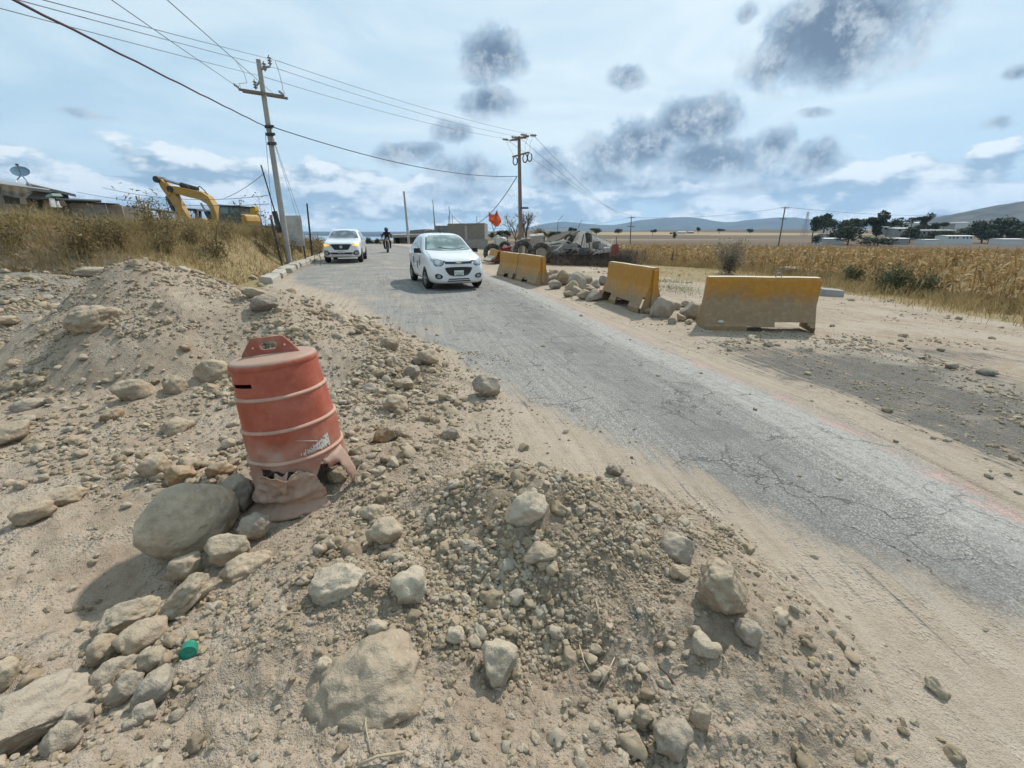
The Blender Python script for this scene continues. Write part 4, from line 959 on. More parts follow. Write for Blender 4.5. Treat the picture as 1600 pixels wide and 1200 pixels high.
# ------------------------------------------------------------------ plastic jersey barriers
def barrier_mat(name, lo, hi):
    mt = bpy.data.materials.new(name); mt.use_nodes = True; W = NT(mt.node_tree); b = W.n['Principled BSDF']
    P = W.new('ShaderNodeTexCoord').outputs['Object']; s = W.sep(P); n = W.noise(P, 2.2, 5, .6); n2 = W.noise(P, 14, 5, .65)
    c = W.mix(W.ss(n2, .35, .7), (.40, .185, .022, 1), (.46, .225, .038, 1))
    f = W.m('ADD', W.ss(s[2], hi, lo), W.m('MULTIPLY', W.m('SUBTRACT', n, .5), 1.6))
    c = W.mix(W.m('MULTIPLY', W.ss(f, .0, 1.0), .84), c, W.mix(W.ss(n2, .4, .7), (.23, .172, .11, 1), (.29, .225, .15, 1)))
    c = W.mix(W.m('MULTIPLY', W.ss(W.sep(W.geo('Normal'))[2], .5, .9), .8), c, (.52, .46, .37, 1))
    W.put(b.inputs['Base Color'], c); b.inputs['Roughness'].default_value = .6; b.inputs['Specular IOR Level'].default_value = .35
    W.put(b.inputs['Normal'], W.bump(n2, .12, .01)); return mt
MB1 = barrier_mat('yellow_barrier_dusty', .30, .84); MB2 = barrier_mat('yellow_barrier', .05, .62)
def barrier(name, a, b, h, label, matl, wtop=.16, wbot=.50, tears=(), yaw_lean=0.0, end_cap=True):
    """a, b: feet of the two ends on the traffic side"""
    a = Vector(a); b = Vector(b); L_ = (b - a).xy.length; rz = math.atan2(b.y - a.y, b.x - a.x); nrm = Vector((-math.sin(rz), math.cos(rz), 0))
    mid = (a + b) / 2 + nrm * wbot * .5
    e = empty(name, mid, rz, label, 'barrier', 'yellow barriers along the verge'); e.rotation_euler = (yaw_lean, 0, rz)
    prof = [(wbot / 2, .0), (wbot / 2, .09), (wbot / 2 - .02, .12), (wbot * .30, .36), (wtop * .62, .50), (wtop * .5, h - .03), (wtop * .5 - .02, h)]
    n = 44; bm = bmesh.new(); rows = []
    full = [(-p, z) for p, z in prof] + [(p, z) for p, z in reversed(prof)]
    dense = []
    for i in range(len(full) - 1):
        (x0, z0), (x1, z1) = full[i], full[i + 1]; m = max(1, int(math.hypot(x1 - x0, z1 - z0) / .045))
        dense += [(x0 + (x1 - x0) * j / m, z0 + (z1 - z0) * j / m) for j in range(m)]
    dense.append(full[-1]); full = dense
    for i in range(n + 1):
        x = -L_ / 2 + L_ * i / n; row = []
        for (y, z) in full:
            bow = .012 * math.sin(i * .22) * (z / h) + .006 * mnoise.noise(Vector((x * 4, y * 6, z * 5)))
            row.append(bm.verts.new((x, y + bow, z + .008 * mnoise.noise(Vector((x * 2, 0, 8))))))
        rows.append(row)
    for i in range(n):
        for j in range(len(full) - 1):
            x = (rows[i][j].co.x + rows[i + 1][j].co.x) / 2 / L_; y = (rows[i][j].co.y + rows[i][j + 1].co.y) / 2; z = (rows[i][j].co.z + rows[i][j + 1].co.z) / 2
            if any(x0 < x < x1 and z < zt + .03 * mnoise.noise(Vector((x * 20, z * 9, 1))) and (y < 0 or both) for (x0, x1, zt, both) in tears): continue
            bm.faces.new((rows[i][j], rows[i][j + 1], rows[i + 1][j + 1], rows[i + 1][j]))
    m = len(full)
    if end_cap:
        for row, fl in ((rows[0], 1), (rows[-1], 0)):
            for j in range(m // 2 - (m % 2 == 0)):
                q = [row[j], row[j + 1], row[m - 2 - j], row[m - 1 - j]]
                if len(set(q)) == 4:
                    try: bm.faces.new(q)
                    except ValueError: pass
    bmesh.ops.delete(bm, geom=[v for v in bm.verts if not v.link_faces], context='VERTS'); bmesh.ops.recalc_face_normals(bm, faces=bm.faces)
    bmesh.ops.solidify(bm, geom=bm.faces[:], thickness=.007)
    me = bpy.data.meshes.new('barrier_shell'); bm.to_mesh(me); bm.free(); me.polygons.foreach_set('use_smooth', [True] * len(me.polygons)); me.set_sharp_from_angle(angle=R(32)); link('shell', me, matl, e)
    # interlocking tongue at one end
    mb = MB(); mb.prism([(-wtop * .3, .10), (wtop * .3, .10), (wtop * .26, h - .04), (-wtop * .26, h - .04)], L_ / 2 + .002, L_ / 2 + .045, lambda y, z, d: Vector((d, y, z))); mb.obj('end_tongue', matl, e, bevel=.006)
    return e
def gpt(u, v):
    p = hit(u, v); return Vector((p.x, p.y, p.z))
B1 = barrier('barrier', gpt(1101, 515), gpt(1272, 521), .86, 'nearest barrier, mostly grey with dust, broken along its foot', MB1, tears=((-.12, .16, .10, True), (.13, .44, .16, True), (.40, .52, .10, True)), yaw_lean=R(3))
tag(B1, 'nearest barrier, grey with dust under a yellow top, standing crosswise and broken at its foot')
p1 = gpt(937, 468); p2 = gpt(1000, 490)
B2 = barrier('barrier.001', p1, p2, .88, 'single yellow barrier with a torn orange lower corner between two rock piles', MB2, tears=((-.10, .22, .16, True), (-.46, -.24, .22, False), (.46, .52, .3, True)))
q0 = gpt(776, 430); q2 = gpt(836, 447); qm = (q0 + q2) / 2
d_ = (q2 - q0).normalized() * .03
barrier('barrier.002', q0, qm - d_, .86, 'far barrier of the joined yellow pair beside the white car', MB2, tears=((-.05, .18, .14, True), (.44, .52, .2, True)))
barrier('barrier.003', qm + d_, q2, .86, 'near barrier of the joined yellow pair beside the white car', MB2, tears=((-.12, .14, .14, True), (-.52, -.44, .2, True)))
# torn foot shred of the single barrier and a wire loop on the nearest one
mb = MB(); c_ = p1 + Vector((.10, -.02, .12)); mb.prism([(0, 0), (.12, .02), (.10, .16), (.06, .24), (.02, .17)], 0, .012, lambda x, z, d: Vector((x, d - .02, z))); mb.obj('torn_corner', pm('torn_orange', (.55, .13, .03), .6), None, None)
tc_ = bpy.data.objects['torn_corner']; tc_.parent = B2; tc_.location = (-.90, -.27, .02); tc_.rotation_euler = (R(14), 0, R(12))
mb = MB(); mb.tube([(math.cos(t) * .045, 0, math.sin(t) * .06) for t in np.linspace(-.3, math.pi + .3, 14)], .008, 6); o = mb.obj('lifting_loop', M_STEEL, B1, (.24, 0, .865))
mb = MB(); mb.prism([(-.055, 0), (-.02, .022), (.03, .018), (.055, -.004), (.02, -.022), (-.03, -.018)], 0, .002, lambda x, z, d: Vector((x, d, z))); mb.obj('scuff_mark', pm('pale_scuff', (.62, .58, .50), .8), B1, (-.62, -.252, .17), (R(-4), 0, 0))
# fallen broken barrier half hidden by the car, with red lump
w = gpt(770, 412); e = empty('broken_barrier', w, R(112), 'broken yellow barrier tipped over beside the car and the big tyre', 'barrier')
mb = MB(); mb.prism([(-.42, 0), (-.30, .0), (-.10, .34), (-.02, .62), (.06, .60), (.10, .30), (.34, 0), (.40, .06), (.16, .36), (.12, .68), (-.08, .70), (-.16, .36)], -.5, .5, lambda y, z, d: Vector((d, y, z))); o = mb.obj('shell', MB2, e, bevel=.01); o.rotation_euler = (R(18), 0, 0)
mb = MB(); mb.box((.2, -.35, .16), (.5, .22, .26), (.3, .2, .1)); mb.obj('red_panel', pm('red_faded', (.36, .075, .05), .7, dust=.3), e, bevel=.02)
# ------------------------------------------------------------------ vehicles
def car_paint(name, col):
    mt = bpy.data.materials.new(name); mt.use_nodes = True; W = NT(mt.node_tree); b = W.n['Principled BSDF']
    P = W.new('ShaderNodeTexCoord').outputs['Object']; s = W.sep(P); n = W.noise(P, 3, 5, .6)
    f = W.m('MULTIPLY', W.ss(W.m('ADD', s[2], W.m('MULTIPLY', n, .5)), .95, .40), .35)          # road dust low on the doors
    W.put(b.inputs['Base Color'], W.mix(f, tuple(col) + (1,), (.50, .44, .36, 1)))
    b.inputs['Roughness'].default_value = .32; b.inputs['Coat Weight'].default_value = .6; b.inputs['Coat Roughness'].default_value = .04; return mt
M_CARW = car_paint('white_car_paint', (.74, .75, .76))
def glass_mat(name, col, rough=.04):
    mt = bpy.data.materials.new(name); mt.use_nodes = True; b = mt.node_tree.nodes['Principled BSDF']
    b.inputs['Base Color'].default_value = tuple(col) + (1,); b.inputs['Roughness'].default_value = rough; b.inputs['Specular IOR Level'].default_value = .8; b.inputs['IOR'].default_value = 1.52
    b.inputs['Transmission Weight'].default_value = .55; return mt
M_GLASS = glass_mat('car_glass', (.42, .52, .50)); M_LAMP = glass_mat('lamp_lens', (.62, .65, .68), .08)
M_CHROME = pm('chrome', (.62, .62, .62), .18, 1.0); M_GLOSSB = pm('gloss_black', (.012, .012, .014), .25, spec=.5, coat=.3)
M_GRILLE = pm('grille_mesh', (.02, .02, .022), .5, dust=.15, bump=.6, bscale=220)
M_ALLOY = pm('alloy', (.42, .42, .42), .35, .9, dust=.25)
M_GOLD = pm('gold_badge', (.62, .47, .18), .3, .9)
M_NAVY = pm('navy_print', (.03, .035, .09), .5); M_MAG = pm('magenta_print', (.45, .03, .18), .5); M_INK = pm('dark_print', (.05, .055, .07), .5)
M_PLATE = pm('plate_white', (.62, .66, .62), .5, nscale=40); M_SEAT = pm('seat_cloth', (.05, .05, .055), .9)
def emit_mat(name, col, k):
    mt = bpy.data.materials.new(name); mt.use_nodes = True; b = mt.node_tree.nodes['Principled BSDF']; b.inputs['Base Color'].default_value = tuple(col) + (1,)
    b.inputs['Emission Color'].default_value = tuple(col) + (1,); b.inputs['Emission Strength'].default_value = k; return mt
M_AMBER = emit_mat('lit_amber', (1.0, .50, .05), .8)
M_SIL = pm('silver_trim', (.5, .5, .5), .35, .7)

def car_body(stations):
    """stations front to rear: (x, zb, wb, wm, zm, ws, zs, w5, z5, w6, z6, zt) -> smooth closed shell"""
    bm = bmesh.new(); rings = []
    for (x, zb, wb, wm, zm, ws, zs, w5, z5, w6, z6, zt) in stations:
        half = [(0, zb), (wb * .75, zb), (wb, zb + .05), (wm, zm), (ws, zs), (w5, z5), (w6, z6), (w6 * .55, zt - (zt - z6) * .15), (0, zt)]
        row = [bm.verts.new((x, y, z)) for y, z in half] + [bm.verts.new((x, -y, z)) for y, z in half[-2:0:-1]]
        rings.append(row)
    m = len(rings[0])
    for a, b in zip(rings[:-1], rings[1:]):
        for i in range(m): bm.faces.new((a[i], a[(i + 1) % m], b[(i + 1) % m], b[i]))
    h = m // 2
    for row in (rings[0], rings[-1]):
        for i in range(h):
            q = [row[i], row[i + 1], row[(m - i - 1) % m], row[(m - i) % m]]; q2 = []
            for v in q:
                if v not in q2: q2.append(v)
            if len(q2) >= 3: bm.faces.new(q2)
    bmesh.ops.recalc_face_normals(bm, faces=bm.faces)
    me = bpy.data.meshes.new('cage'); bm.to_mesh(me); bm.free()
    tmp = bpy.data.objects.new('cage', me); COL.objects.link(tmp); md = tmp.modifiers.new('s', 'SUBSURF'); md.levels = 3; md.render_levels = 3
    dg = bpy.context.evaluated_depsgraph_get(); out = bpy.data.meshes.new_from_object(tmp.evaluated_get(dg)); bpy.data.objects.remove(tmp); bpy.data.meshes.remove(me)
    out.polygons.foreach_set('use_smooth', [True] * len(out.polygons)); return out
def bvh_of(me): return BVHTree.FromPolygons([v.co.copy() for v in me.vertices], [tuple(p.vertices) for p in me.polygons])
def shell(bvh, outline, axis, off=.006, back=.03, res=.06, sign=1):
    """a thin solid piece with this outline, laid on the body along an axis: 'x' sees (y, z), 'y' sees (x, z), 'z' sees (x, y)"""
    def ray3(a, b):
        o, d = {'x': (Vector((5 * sign, a, b)), Vector((-sign, 0, 0))), 'y': (Vector((a, 5 * sign, b)), Vector((0, -sign, 0))), 'z': (Vector((a, b, 5)), Vector((0, 0, -1)))}[axis]
        hp_ = bvh.ray_cast(o, d); return hp_[0], d
    pts = []
    n = len(outline)
    for i in range(n):
        a, b = Vector(outline[i]), Vector(outline[(i + 1) % n]); k = max(1, int((b - a).length / res))
        pts += [a.lerp(b, j / k) for j in range(k)]
    ne = len(pts); ed = [(i, (i + 1) % ne) for i in range(ne)]
    lo = Vector((min(p.x for p in pts), min(p.y for p in pts))); hi = Vector((max(p.x for p in pts), max(p.y for p in pts)))
    nx = int((hi.x - lo.x) / res); ny = int((hi.y - lo.y) / res)
    extra = [Vector((lo.x + (i + .5) * res, lo.y + (j + .5) * res)) for i in range(nx) for j in range(ny)]
    v2, _, f2, *_ = delaunay_2d_cdt(pts + extra, ed, [], 1, 1e-6)
    P3 = []
    for p in v2:
        h_, d = ray3(p.x, p.y); P3.append((h_ - d * off) if h_ else None)
    last = next((p for p in P3 if p), Vector((0, 0, 0)))
    ia = {'x': 0, 'y': 1, 'z': 2}[axis]
    for i, p in enumerate(P3):
        if p is None:
            q = min((k for k in range(len(P3)) if P3[k] is not None), key=lambda k: (v2[k] - v2[i]).length, default=None)
            c = {'x': (0, v2[i].x, v2[i].y), 'y': (v2[i].x, 0, v2[i].y), 'z': (v2[i].x, v2[i].y, 0)}[axis]; c = Vector(c); c[ia] = P3[q][ia] if q is not None else 0; P3[i] = c
    d = {'x': Vector((-sign, 0, 0)), 'y': Vector((0, -sign, 0)), 'z': Vector((0, 0, -1))}[axis]
    n_ = len(P3); V = P3 + [p + d * back for p in P3]; F = [tuple(f) for f in f2] + [tuple(i + n_ for i in reversed(f)) for f in f2]
    cnt = {}
    for f in f2:
        for i in range(len(f)):
            e = (f[i], f[(i + 1) % len(f)]); cnt[e] = cnt.get(e, 0) + 1
    for (a, b) in list(cnt):
        if (b, a) not in cnt: F.append((b, a, a + n_, b + n_))
    mb = MB(); mb.add(V, F); return mb
def mir(o): return [(-a, b) for a, b in o][::-1]
def text_mesh(txt, size, xf):
    cu = bpy.data.curves.new('t', 'FONT'); cu.body = txt; cu.size = size; cu.align_x = 'CENTER'; cu.resolution_u = 2
    ob = bpy.data.objects.new('t', cu); COL.objects.link(ob); dg = bpy.context.evaluated_depsgraph_get(); me = bpy.data.meshes.new_from_object(ob.evaluated_get(dg)); bpy.data.objects.remove(ob)
    for v in me.vertices: v.co = xf(v.co.x, v.co.y)
    me.update(); return me
def text_on(txt, size, bvh, origin, right, up, ray, matl, parent, name, off=.004):
    def xf(a, b):
        p = Vector(origin) + Vector(right) * a + Vector(up) * b; h_ = bvh.ray_cast(p - Vector(ray) * 3, Vector(ray))[0]
        return (h_ or p) - Vector(ray) * off
    return link(name, text_mesh(txt, size, xf), matl, parent)
def wheel(parent, loc, r=.29, w=.185, side=1, spokes=5, steer=0.0):
    e = empty('wheel', loc); e.parent = parent; e.rotation_euler = (0, 0, steer)
    Mx = Matrix.Rotation(R(90), 4, 'X')
    mb = MB(); mb.lathe([(r * .62, -w / 2), (r * .9, -w / 2 - .004), (r * .985, -w * .36), (r, -w * .2), (r, w * .2), (r * .985, w * .36), (r * .9, w / 2 + .004), (r * .62, w / 2)], 40, Mx); mb.obj('tyre', M_RUBBER, e, smooth=True)
    mb = MB(); s = side
    mb.lathe([(r * .66, -s * w * .50), (r * .62, -s * w * .47), (r * .60, -s * w * .2), (.001, -s * w * .15)], 36, Mx)
    for k in range(spokes):
        a = 2 * math.pi * k / spokes + .3; c = Vector((math.cos(a) * r * .32, s * w * .40, math.sin(a) * r * .32)); mb.box(c, (r * .62, .03, r * .17), Matrix.Rotation(-a, 3, 'Y'))
    mb.box((0, s * w * .41, 0), (r * .26, .05, r * .26))
    mb.obj('rim', M_ALLOY, e); return e

# ---- the small white saloon coming towards the viewer
st = [  # x, zb, wb, wm, zm, ws, zs, w5, z5, w6, z6, zt
 (1.99, .27, .46, .52, .46, .50, .60, .46, .66, .36, .70, .715), (1.96, .215, .62, .66, .44, .60, .64, .54, .72, .42, .765, .785), (1.86, .18, .72, .755, .46, .70, .70, .62, .80, .48, .855, .875),
 (1.66, .17, .76, .785, .50, .755, .80, .70, .885, .54, .925, .945), (1.30, .17, .77, .80, .54, .775, .88, .735, .95, .58, .985, 1.005), (.98, .17, .77, .80, .56, .78, .925, .745, .995, .60, 1.035, 1.05),
 (.84, .17, .77, .80, .56, .78, .94, .74, 1.02, .60, 1.075, 1.09), (.50, .17, .77, .80, .56, .785, .955, .715, 1.13, .60, 1.27, 1.30), (.20, .17, .77, .80, .56, .785, .97, .695, 1.20, .585, 1.425, 1.455),
 (.02, .17, .77, .80, .56, .785, .975, .685, 1.23, .57, 1.465, 1.50), (-.55, .17, .77, .80, .56, .785, .985, .68, 1.24, .565, 1.485, 1.525), (-1.0, .17, .77, .80, .56, .785, .995, .675, 1.23, .56, 1.455, 1.49),
 (-1.35, .18, .77, .80, .57, .78, 1.0, .67, 1.18, .55, 1.31, 1.345), (-1.62, .20, .75, .785, .6, .765, 1.0, .68, 1.06, .55, 1.11, 1.13), (-1.85, .24, .72, .75, .6, .73, .96, .66, 1.02, .52, 1.06, 1.075), (-1.98, .32, .60, .66, .6, .64, .86, .58, .94, .45, .98, .99)]
def vehicle_front(bvh, e, items):
    for nm, outline, matl, off, back, both in items:
        shell(bvh, outline, 'x', off, back).obj(nm, matl, e, auto=35)
        if both: shell(bvh, mir(outline), 'x', off, back).obj(nm, matl, e, auto=35)
def car_common(e, body, bvh, arches, wr, ww, sidewin, track, spokes, steer=0.0):
    link('body', body, M_CARW, e)
    for sgn in (1, -1):
        for o in sidewin: shell(bvh, o, 'y', .004, .02, .07, sgn).obj('side_window', M_GLOSSGLASS, e, auto=35)
        for (ax, az) in arches:
            o = [(ax + (wr + .055) * math.cos(t), az + (wr + .05) * math.sin(t)) for t in np.linspace(R(-14), R(194), 22)]; shell(bvh, o, 'y', .003, .03, .07, sgn).obj('wheel_arch', M_BLACK, e)
            wheel(e, (ax, sgn * track, az), wr, ww, sgn, spokes, steer if ax > 0 else 0)
M_GLOSSGLASS = pm('side_glass', (.20, .25, .27), .05, spec=.7, nscale=2)
body = car_body(st); bv = bvh_of(body)
hc = gp(713, 453, 0.0)                                                   # middle of its front edge on the road
RZC = R(-90 + 21)
car = empty('white_car', (0, 0, 0), RZC, 'small white saloon with black bumper intake and hood lettering, nearest on the road', 'car')
fwd = Vector((math.cos(RZC), math.sin(RZC), 0)); cp = Vector((hc.x, hc.y, 0)) - fwd * 1.62; car.location = (cp.x, cp.y, H1(cp.x, cp.y) + .0)
car_common(car, body, bv, ((1.22, .29), (-1.16, .29)), .285, .175,
           [[(.70, .985), (.30, 1.24), (.02, 1.395), (-.28, 1.41), (-.28, 1.0), (.2, .99)], [(-.36, 1.005), (-.36, 1.41), (-.80, 1.39), (-1.10, 1.24), (-1.02, 1.02)], [(-1.10, 1.03), (-1.17, 1.21), (-1.38, 1.08), (-1.36, 1.04)]], .715, 5, R(3))
GW = [(-.64, 1.06), (-.575, 1.22), (-.50, 1.40), (-.42, 1.425), (0, 1.438), (.42, 1.425), (.50, 1.40), (.575, 1.22), (.64, 1.06), (.3, 1.045), (-.3, 1.045)]
M_WSCREEN = bpy.data.materials.new('windscreen'); M_WSCREEN.use_nodes = True
def wscreen(mt, a, b_):
    W = NT(mt.node_tree); b = W.n['Principled BSDF']; P = W.new('ShaderNodeTexCoord').outputs['Object']
    W.put(b.inputs['Base Color'], W.mix(W.ss(W.noise(P, 2.6, 3, .5), .42, .6), a, b_)); b.inputs['Roughness'].default_value = .05; b.inputs['Specular IOR Level'].default_value = .9; b.inputs['Coat Weight'].default_value = .5; b.inputs['Coat Roughness'].default_value = .02
wscreen(M_WSCREEN, (.10, .145, .135, 1), (.26, .34, .31, 1))
shell(bv, [(a * 1.045, 1.245 + (b - 1.245) * 1.05) for a, b in GW], 'x', .006, .03).obj('windscreen_seal', M_BLACK, car, auto=35)
ws_ = shell(bv, GW, 'x', .012, .03).obj('windscreen', M_WSCREEN, car, auto=35)
hl = [(.36, .80), (.42, .705), (.50, .66), (.60, .66), (.66, .70), (.725, .80), (.735, .875), (.70, .885), (.60, .86), (.48, .825)]
vehicle_front(bv, car, [
    ('headlight', hl, M_GLOSSB, .004, .05, True),
    ('upper_grille', [(-.385, .79), (-.37, .725), (0, .715), (.37, .725), (.385, .79), (.2, .782), (0, .78), (-.2, .782)], M_GLOSSB, .010, .04, False),
    ('bumper_intake', [(-.37, .625), (-.375, .585), (-.33, .50), (-.26, .425), (-.12, .395), (.12, .395), (.26, .425), (.33, .50), (.375, .585), (.37, .625), (.2, .64), (-.2, .64)], M_GRILLE, .006, .05, False),
    ('fog_lamp_surround', [(.44, .40), (.47, .345), (.56, .325), (.64, .36), (.655, .44), (.60, .475), (.50, .455)], M_BLACK, .006, .05, True),
    ('lower_grille', [(-.31, .285), (-.33, .255), (.33, .255), (.31, .285)], M_BLACK, .006, .04, False),
    ('lower_grille', [(-.28, .335), (-.30, .305), (.30, .305), (.28, .335)], M_BLACK, .006, .04, False)])
for k, o in enumerate((hl, mir(hl))):
    cx = sum(p[0] for p in o) / len(o); cz = sum(p[1] for p in o) / len(o)
    shell(bv, [(cx + (a - cx) * .84, cz + (b - cz) * .82) for a, b in o], 'x', .010, .03).obj('headlight_lens', M_LAMP, car, auto=35)
    sgn = 1 if cx > 0 else -1
    shell(bv, ring(cx - sgn * .02, cz - .01, .058, .058), 'x', .014, .02).obj('headlight_bulb', M_CHROME, car, auto=35)
    shell(bv, ring(sgn * .555, .40, .048, .045), 'x', .016, .03).obj('fog_lamp', M_LAMP, car, auto=35)
shell(bv, [(-.09, .752), (-.035, .772), (.035, .772), (.035, .764), (.09, .764), (.08, .740), (.035, .740), (.035, .732), (-.035, .732), (-.035, .740), (-.09, .740)][::1], 'x', .020, .02, .03).obj('bow_tie_badge', M_GOLD, car)
def plate(e, bvh, w, h, z0, txt, under):
    x = max(v for v in (bvh.ray_cast(Vector((5, y, z0 + h / 2)), Vector((-1, 0, 0)))[0].x for y in (-w / 2, 0, w / 2))) + .014
    mb = MB().box((x, 0, z0 + h / 2), (.012, w, h)); mb.obj('licence_plate', M_PLATE, e, bevel=.004); k = x + .0075
    link('plate_characters', text_mesh(txt, h * .46, lambda a, b: Vector((k, a, z0 + h * .36 + b))), M_INK, e)
    mb = MB().box((k - .001, 0, z0 + h * .14), (.003, w * .62, h * .12)); mb.obj('plate_band', M_INK, e)
plate(car, bv, .265, .135, .415, 'A-756-LZ', None)
text_on('ATLACOMULCO', .066, bv, (1.36, .06, 1.0), (0, 1, 0), (-.95, 0, .1), (0, 0, -1), M_INK, car, 'hood_lettering')
text_on('072', .19, bv, (-.16, 0, 1.5), (0, 1.6, 0), (-1, 0, 0), (0, 0, -1), M_INK, car, 'roof_number')
# hood shut line, door lines, handles, mirrors, wipers, aerial, number lettering along the doors
for sgn in (1, -1):
    shell(bv, [(x, sgn * (.665 + .02 * math.sin(x))) for x in (1.72, 1.4, 1.1, .95)] + [(x, sgn * (.655 + .02 * math.sin(x))) for x in (.95, 1.1, 1.4, 1.72)], 'z', .002, .01, .1).obj('hood_seam', M_INK, car)
    for xa in (.66, -.32, -1.08):
        shell(bv, [(xa, .30), (xa + .012, .30), (xa + .012, .96), (xa, .96)], 'y', .002, .01, .1, sgn).obj('door_seam', M_INK, car)
    for xa in (-.16, -.92):
        shell(bv, [(xa, .85), (xa + .17, .85), (xa + .17, .885), (xa, .885)], 'y', .022, .03, .1, sgn).obj('door_handle', M_CARW, car)
    shell(bv, [(.95, .315), (.95, .25), (-.85, .25), (-.85, .315)], 'y', .012, .03, .12, sgn).obj('side_sill', M_CARW, car)
    m_ = MB(); m_.box((.60, sgn * .865, 1.03), (.10, .20, .135), (0, 0, sgn * R(8)), .86); m_.box((.60, sgn * .80, .985), (.05, .12, .05)); m_.obj('door_mirror', M_BLACK, car, bevel=.025)
    for (xa, xb, za, zb_, mm) in ((.52, .34, .60, .78, M_NAVY), (.50, .40, .76, .86, M_MAG), (.18, -.02, .50, .72, M_INK), (-.45, -.60, .62, .82, M_NAVY), (-.64, -.72, .56, .80, M_INK), (-.50, -.66, .48, .56, M_MAG), (-1.30, -1.45, .80, .86, M_INK), (.30, .22, .42, .50, M_INK)):
        shell(bv, [(xb, za + .03), (xb + .03, za), (xa - .02, za), (xa, zb_ - .05), (xa - .04, zb_), (xb, zb_)], 'y', .002, .004, .1, sgn).obj('door_lettering', mm, car)
    mb = MB(); mb.tube([bv.ray_cast(Vector((5, sgn * y + .12, z)), Vector((-1, 0, 0)))[0] + Vector((.02, 0, 0)) for y, z in ((.02, 1.062), (.18, 1.085), (.40, 1.12))], .010, 5); mb.obj('wiper', M_BLACK, car)
mb = MB(); mb.box((.13, 0, 1.37), (.03, .20, .07)); mb.obj('rear_view_mirror', M_BLACK, car, bevel=.01)
mb = MB(); mb.tube([(-.05, .0, 1.50), (-.22, 0, 1.70)], .006, 5); mb.obj('aerial', M_BLACK, car)

# ---- the white SUV further up the road
st2 = [(2.28, .36, .60, .66, .56, .66, .74, .62, .84, .50, .90, .93), (2.25, .30, .76, .80, .54, .78, .76, .72, .90, .58, .965, .985), (2.12, .27, .86, .885, .56, .86, .84, .79, .985, .64, 1.04, 1.06), (1.85, .26, .89, .91, .60, .89, .94, .84, 1.05, .68, 1.09, 1.11),
 (1.35, .26, .90, .92, .64, .90, 1.0, .86, 1.09, .70, 1.13, 1.15), (1.0, .26, .90, .92, .66, .90, 1.03, .86, 1.12, .72, 1.16, 1.18), (.84, .26, .90, .92, .66, .90, 1.05, .85, 1.15, .71, 1.21, 1.23), (.45, .26, .90, .92, .66, .90, 1.07, .80, 1.28, .69, 1.42, 1.45), (.12, .26, .90, .92, .66, .90, 1.08, .78, 1.36, .68, 1.575, 1.61),
 (-.1, .26, .90, .92, .66, .90, 1.09, .775, 1.38, .67, 1.615, 1.65), (-.9, .26, .90, .92, .66, .90, 1.10, .77, 1.38, .665, 1.63, 1.665), (-1.6, .26, .90, .92, .66, .90, 1.11, .76, 1.37, .65, 1.59, 1.625), (-2.0, .30, .88, .90, .7, .88, 1.12, .76, 1.32, .63, 1.46, 1.49), (-2.22, .36, .84, .86, .7, .84, 1.08, .74, 1.16, .58, 1.22, 1.24), (-2.28, .44, .74, .76, .7, .74, 1.0, .66, 1.06, .5, 1.1, 1.11)]
body2 = car_body(st2); bv2 = bvh_of(body2)
hs = gp(537, 411.5, 0.0); RZS = R(-90 + 13)
suv = empty('white_suv', (0, 0, 0), RZS, 'white SUV with lit amber indicators and black grille beside the kerb', 'car')
fwd = Vector((math.cos(RZS), math.sin(RZS), 0)); cp = Vector((hs.x, hs.y, 0)) - fwd * 1.95; suv.location = (cp.x, cp.y, H1(cp.x, cp.y))
car_common(suv, body2, bv2, ((1.36, .35), (-1.34, .35)), .345, .225, [[(.62, 1.12), (.15, 1.50), (-.30, 1.54), (-.30, 1.12)], [(-.38, 1.12), (-.38, 1.54), (-1.2, 1.53), (-1.2, 1.13)], [(-1.28, 1.13), (-1.28, 1.52), (-1.75, 1.40), (-1.85, 1.18)]], .81, 5)
GW2 = [(-.76, 1.19), (-.68, 1.38), (-.59, 1.56), (0, 1.595), (.59, 1.56), (.68, 1.38), (.76, 1.19), (.3, 1.175), (-.3, 1.175)]
M_WS2 = bpy.data.materials.new('windscreen_dark'); M_WS2.use_nodes = True; wscreen(M_WS2, (.04, .05, .06, 1), (.17, .19, .20, 1))
shell(bv2, GW2, 'x', .008, .02).obj('windscreen', M_WS2, suv, auto=35)
vehicle_front(bv2, suv, [
    ('grille', [(-.47, .93), (-.48, .88), (-.36, .70), (-.31, .655), (.31, .655), (.36, .70), (.48, .88), (.47, .93)], M_GRILLE, .010, .06, False),
    ('headlight', [(.46, .90), (.50, .845), (.70, .80), (.80, .80), (.865, .90), (.86, 1.0), (.78, .985), (.62, .93)], M_LAMP, .006, .05, True),
    ('fog_lamp_surround', [(.53, .50), (.57, .42), (.72, .38), (.83, .44), (.85, .56), (.80, .63), (.66, .63)], M_BLACK, .006, .05, True),
    ('lower_intake', [(-.55, .50), (-.48, .44), (.48, .44), (.55, .50), (.50, .535), (-.50, .535)], M_BLACK, .006, .05, False),
    ('bumper_trim', [(-.52, .42), (-.44, .37), (.44, .37), (.52, .42), (.46, .435), (-.46, .435)], M_SIL, .012, .05, False),
    ('skid_plate', [(-.40, .335), (-.36, .305), (.36, .305), (.40, .335)], M_SIL, .014, .05, False)])
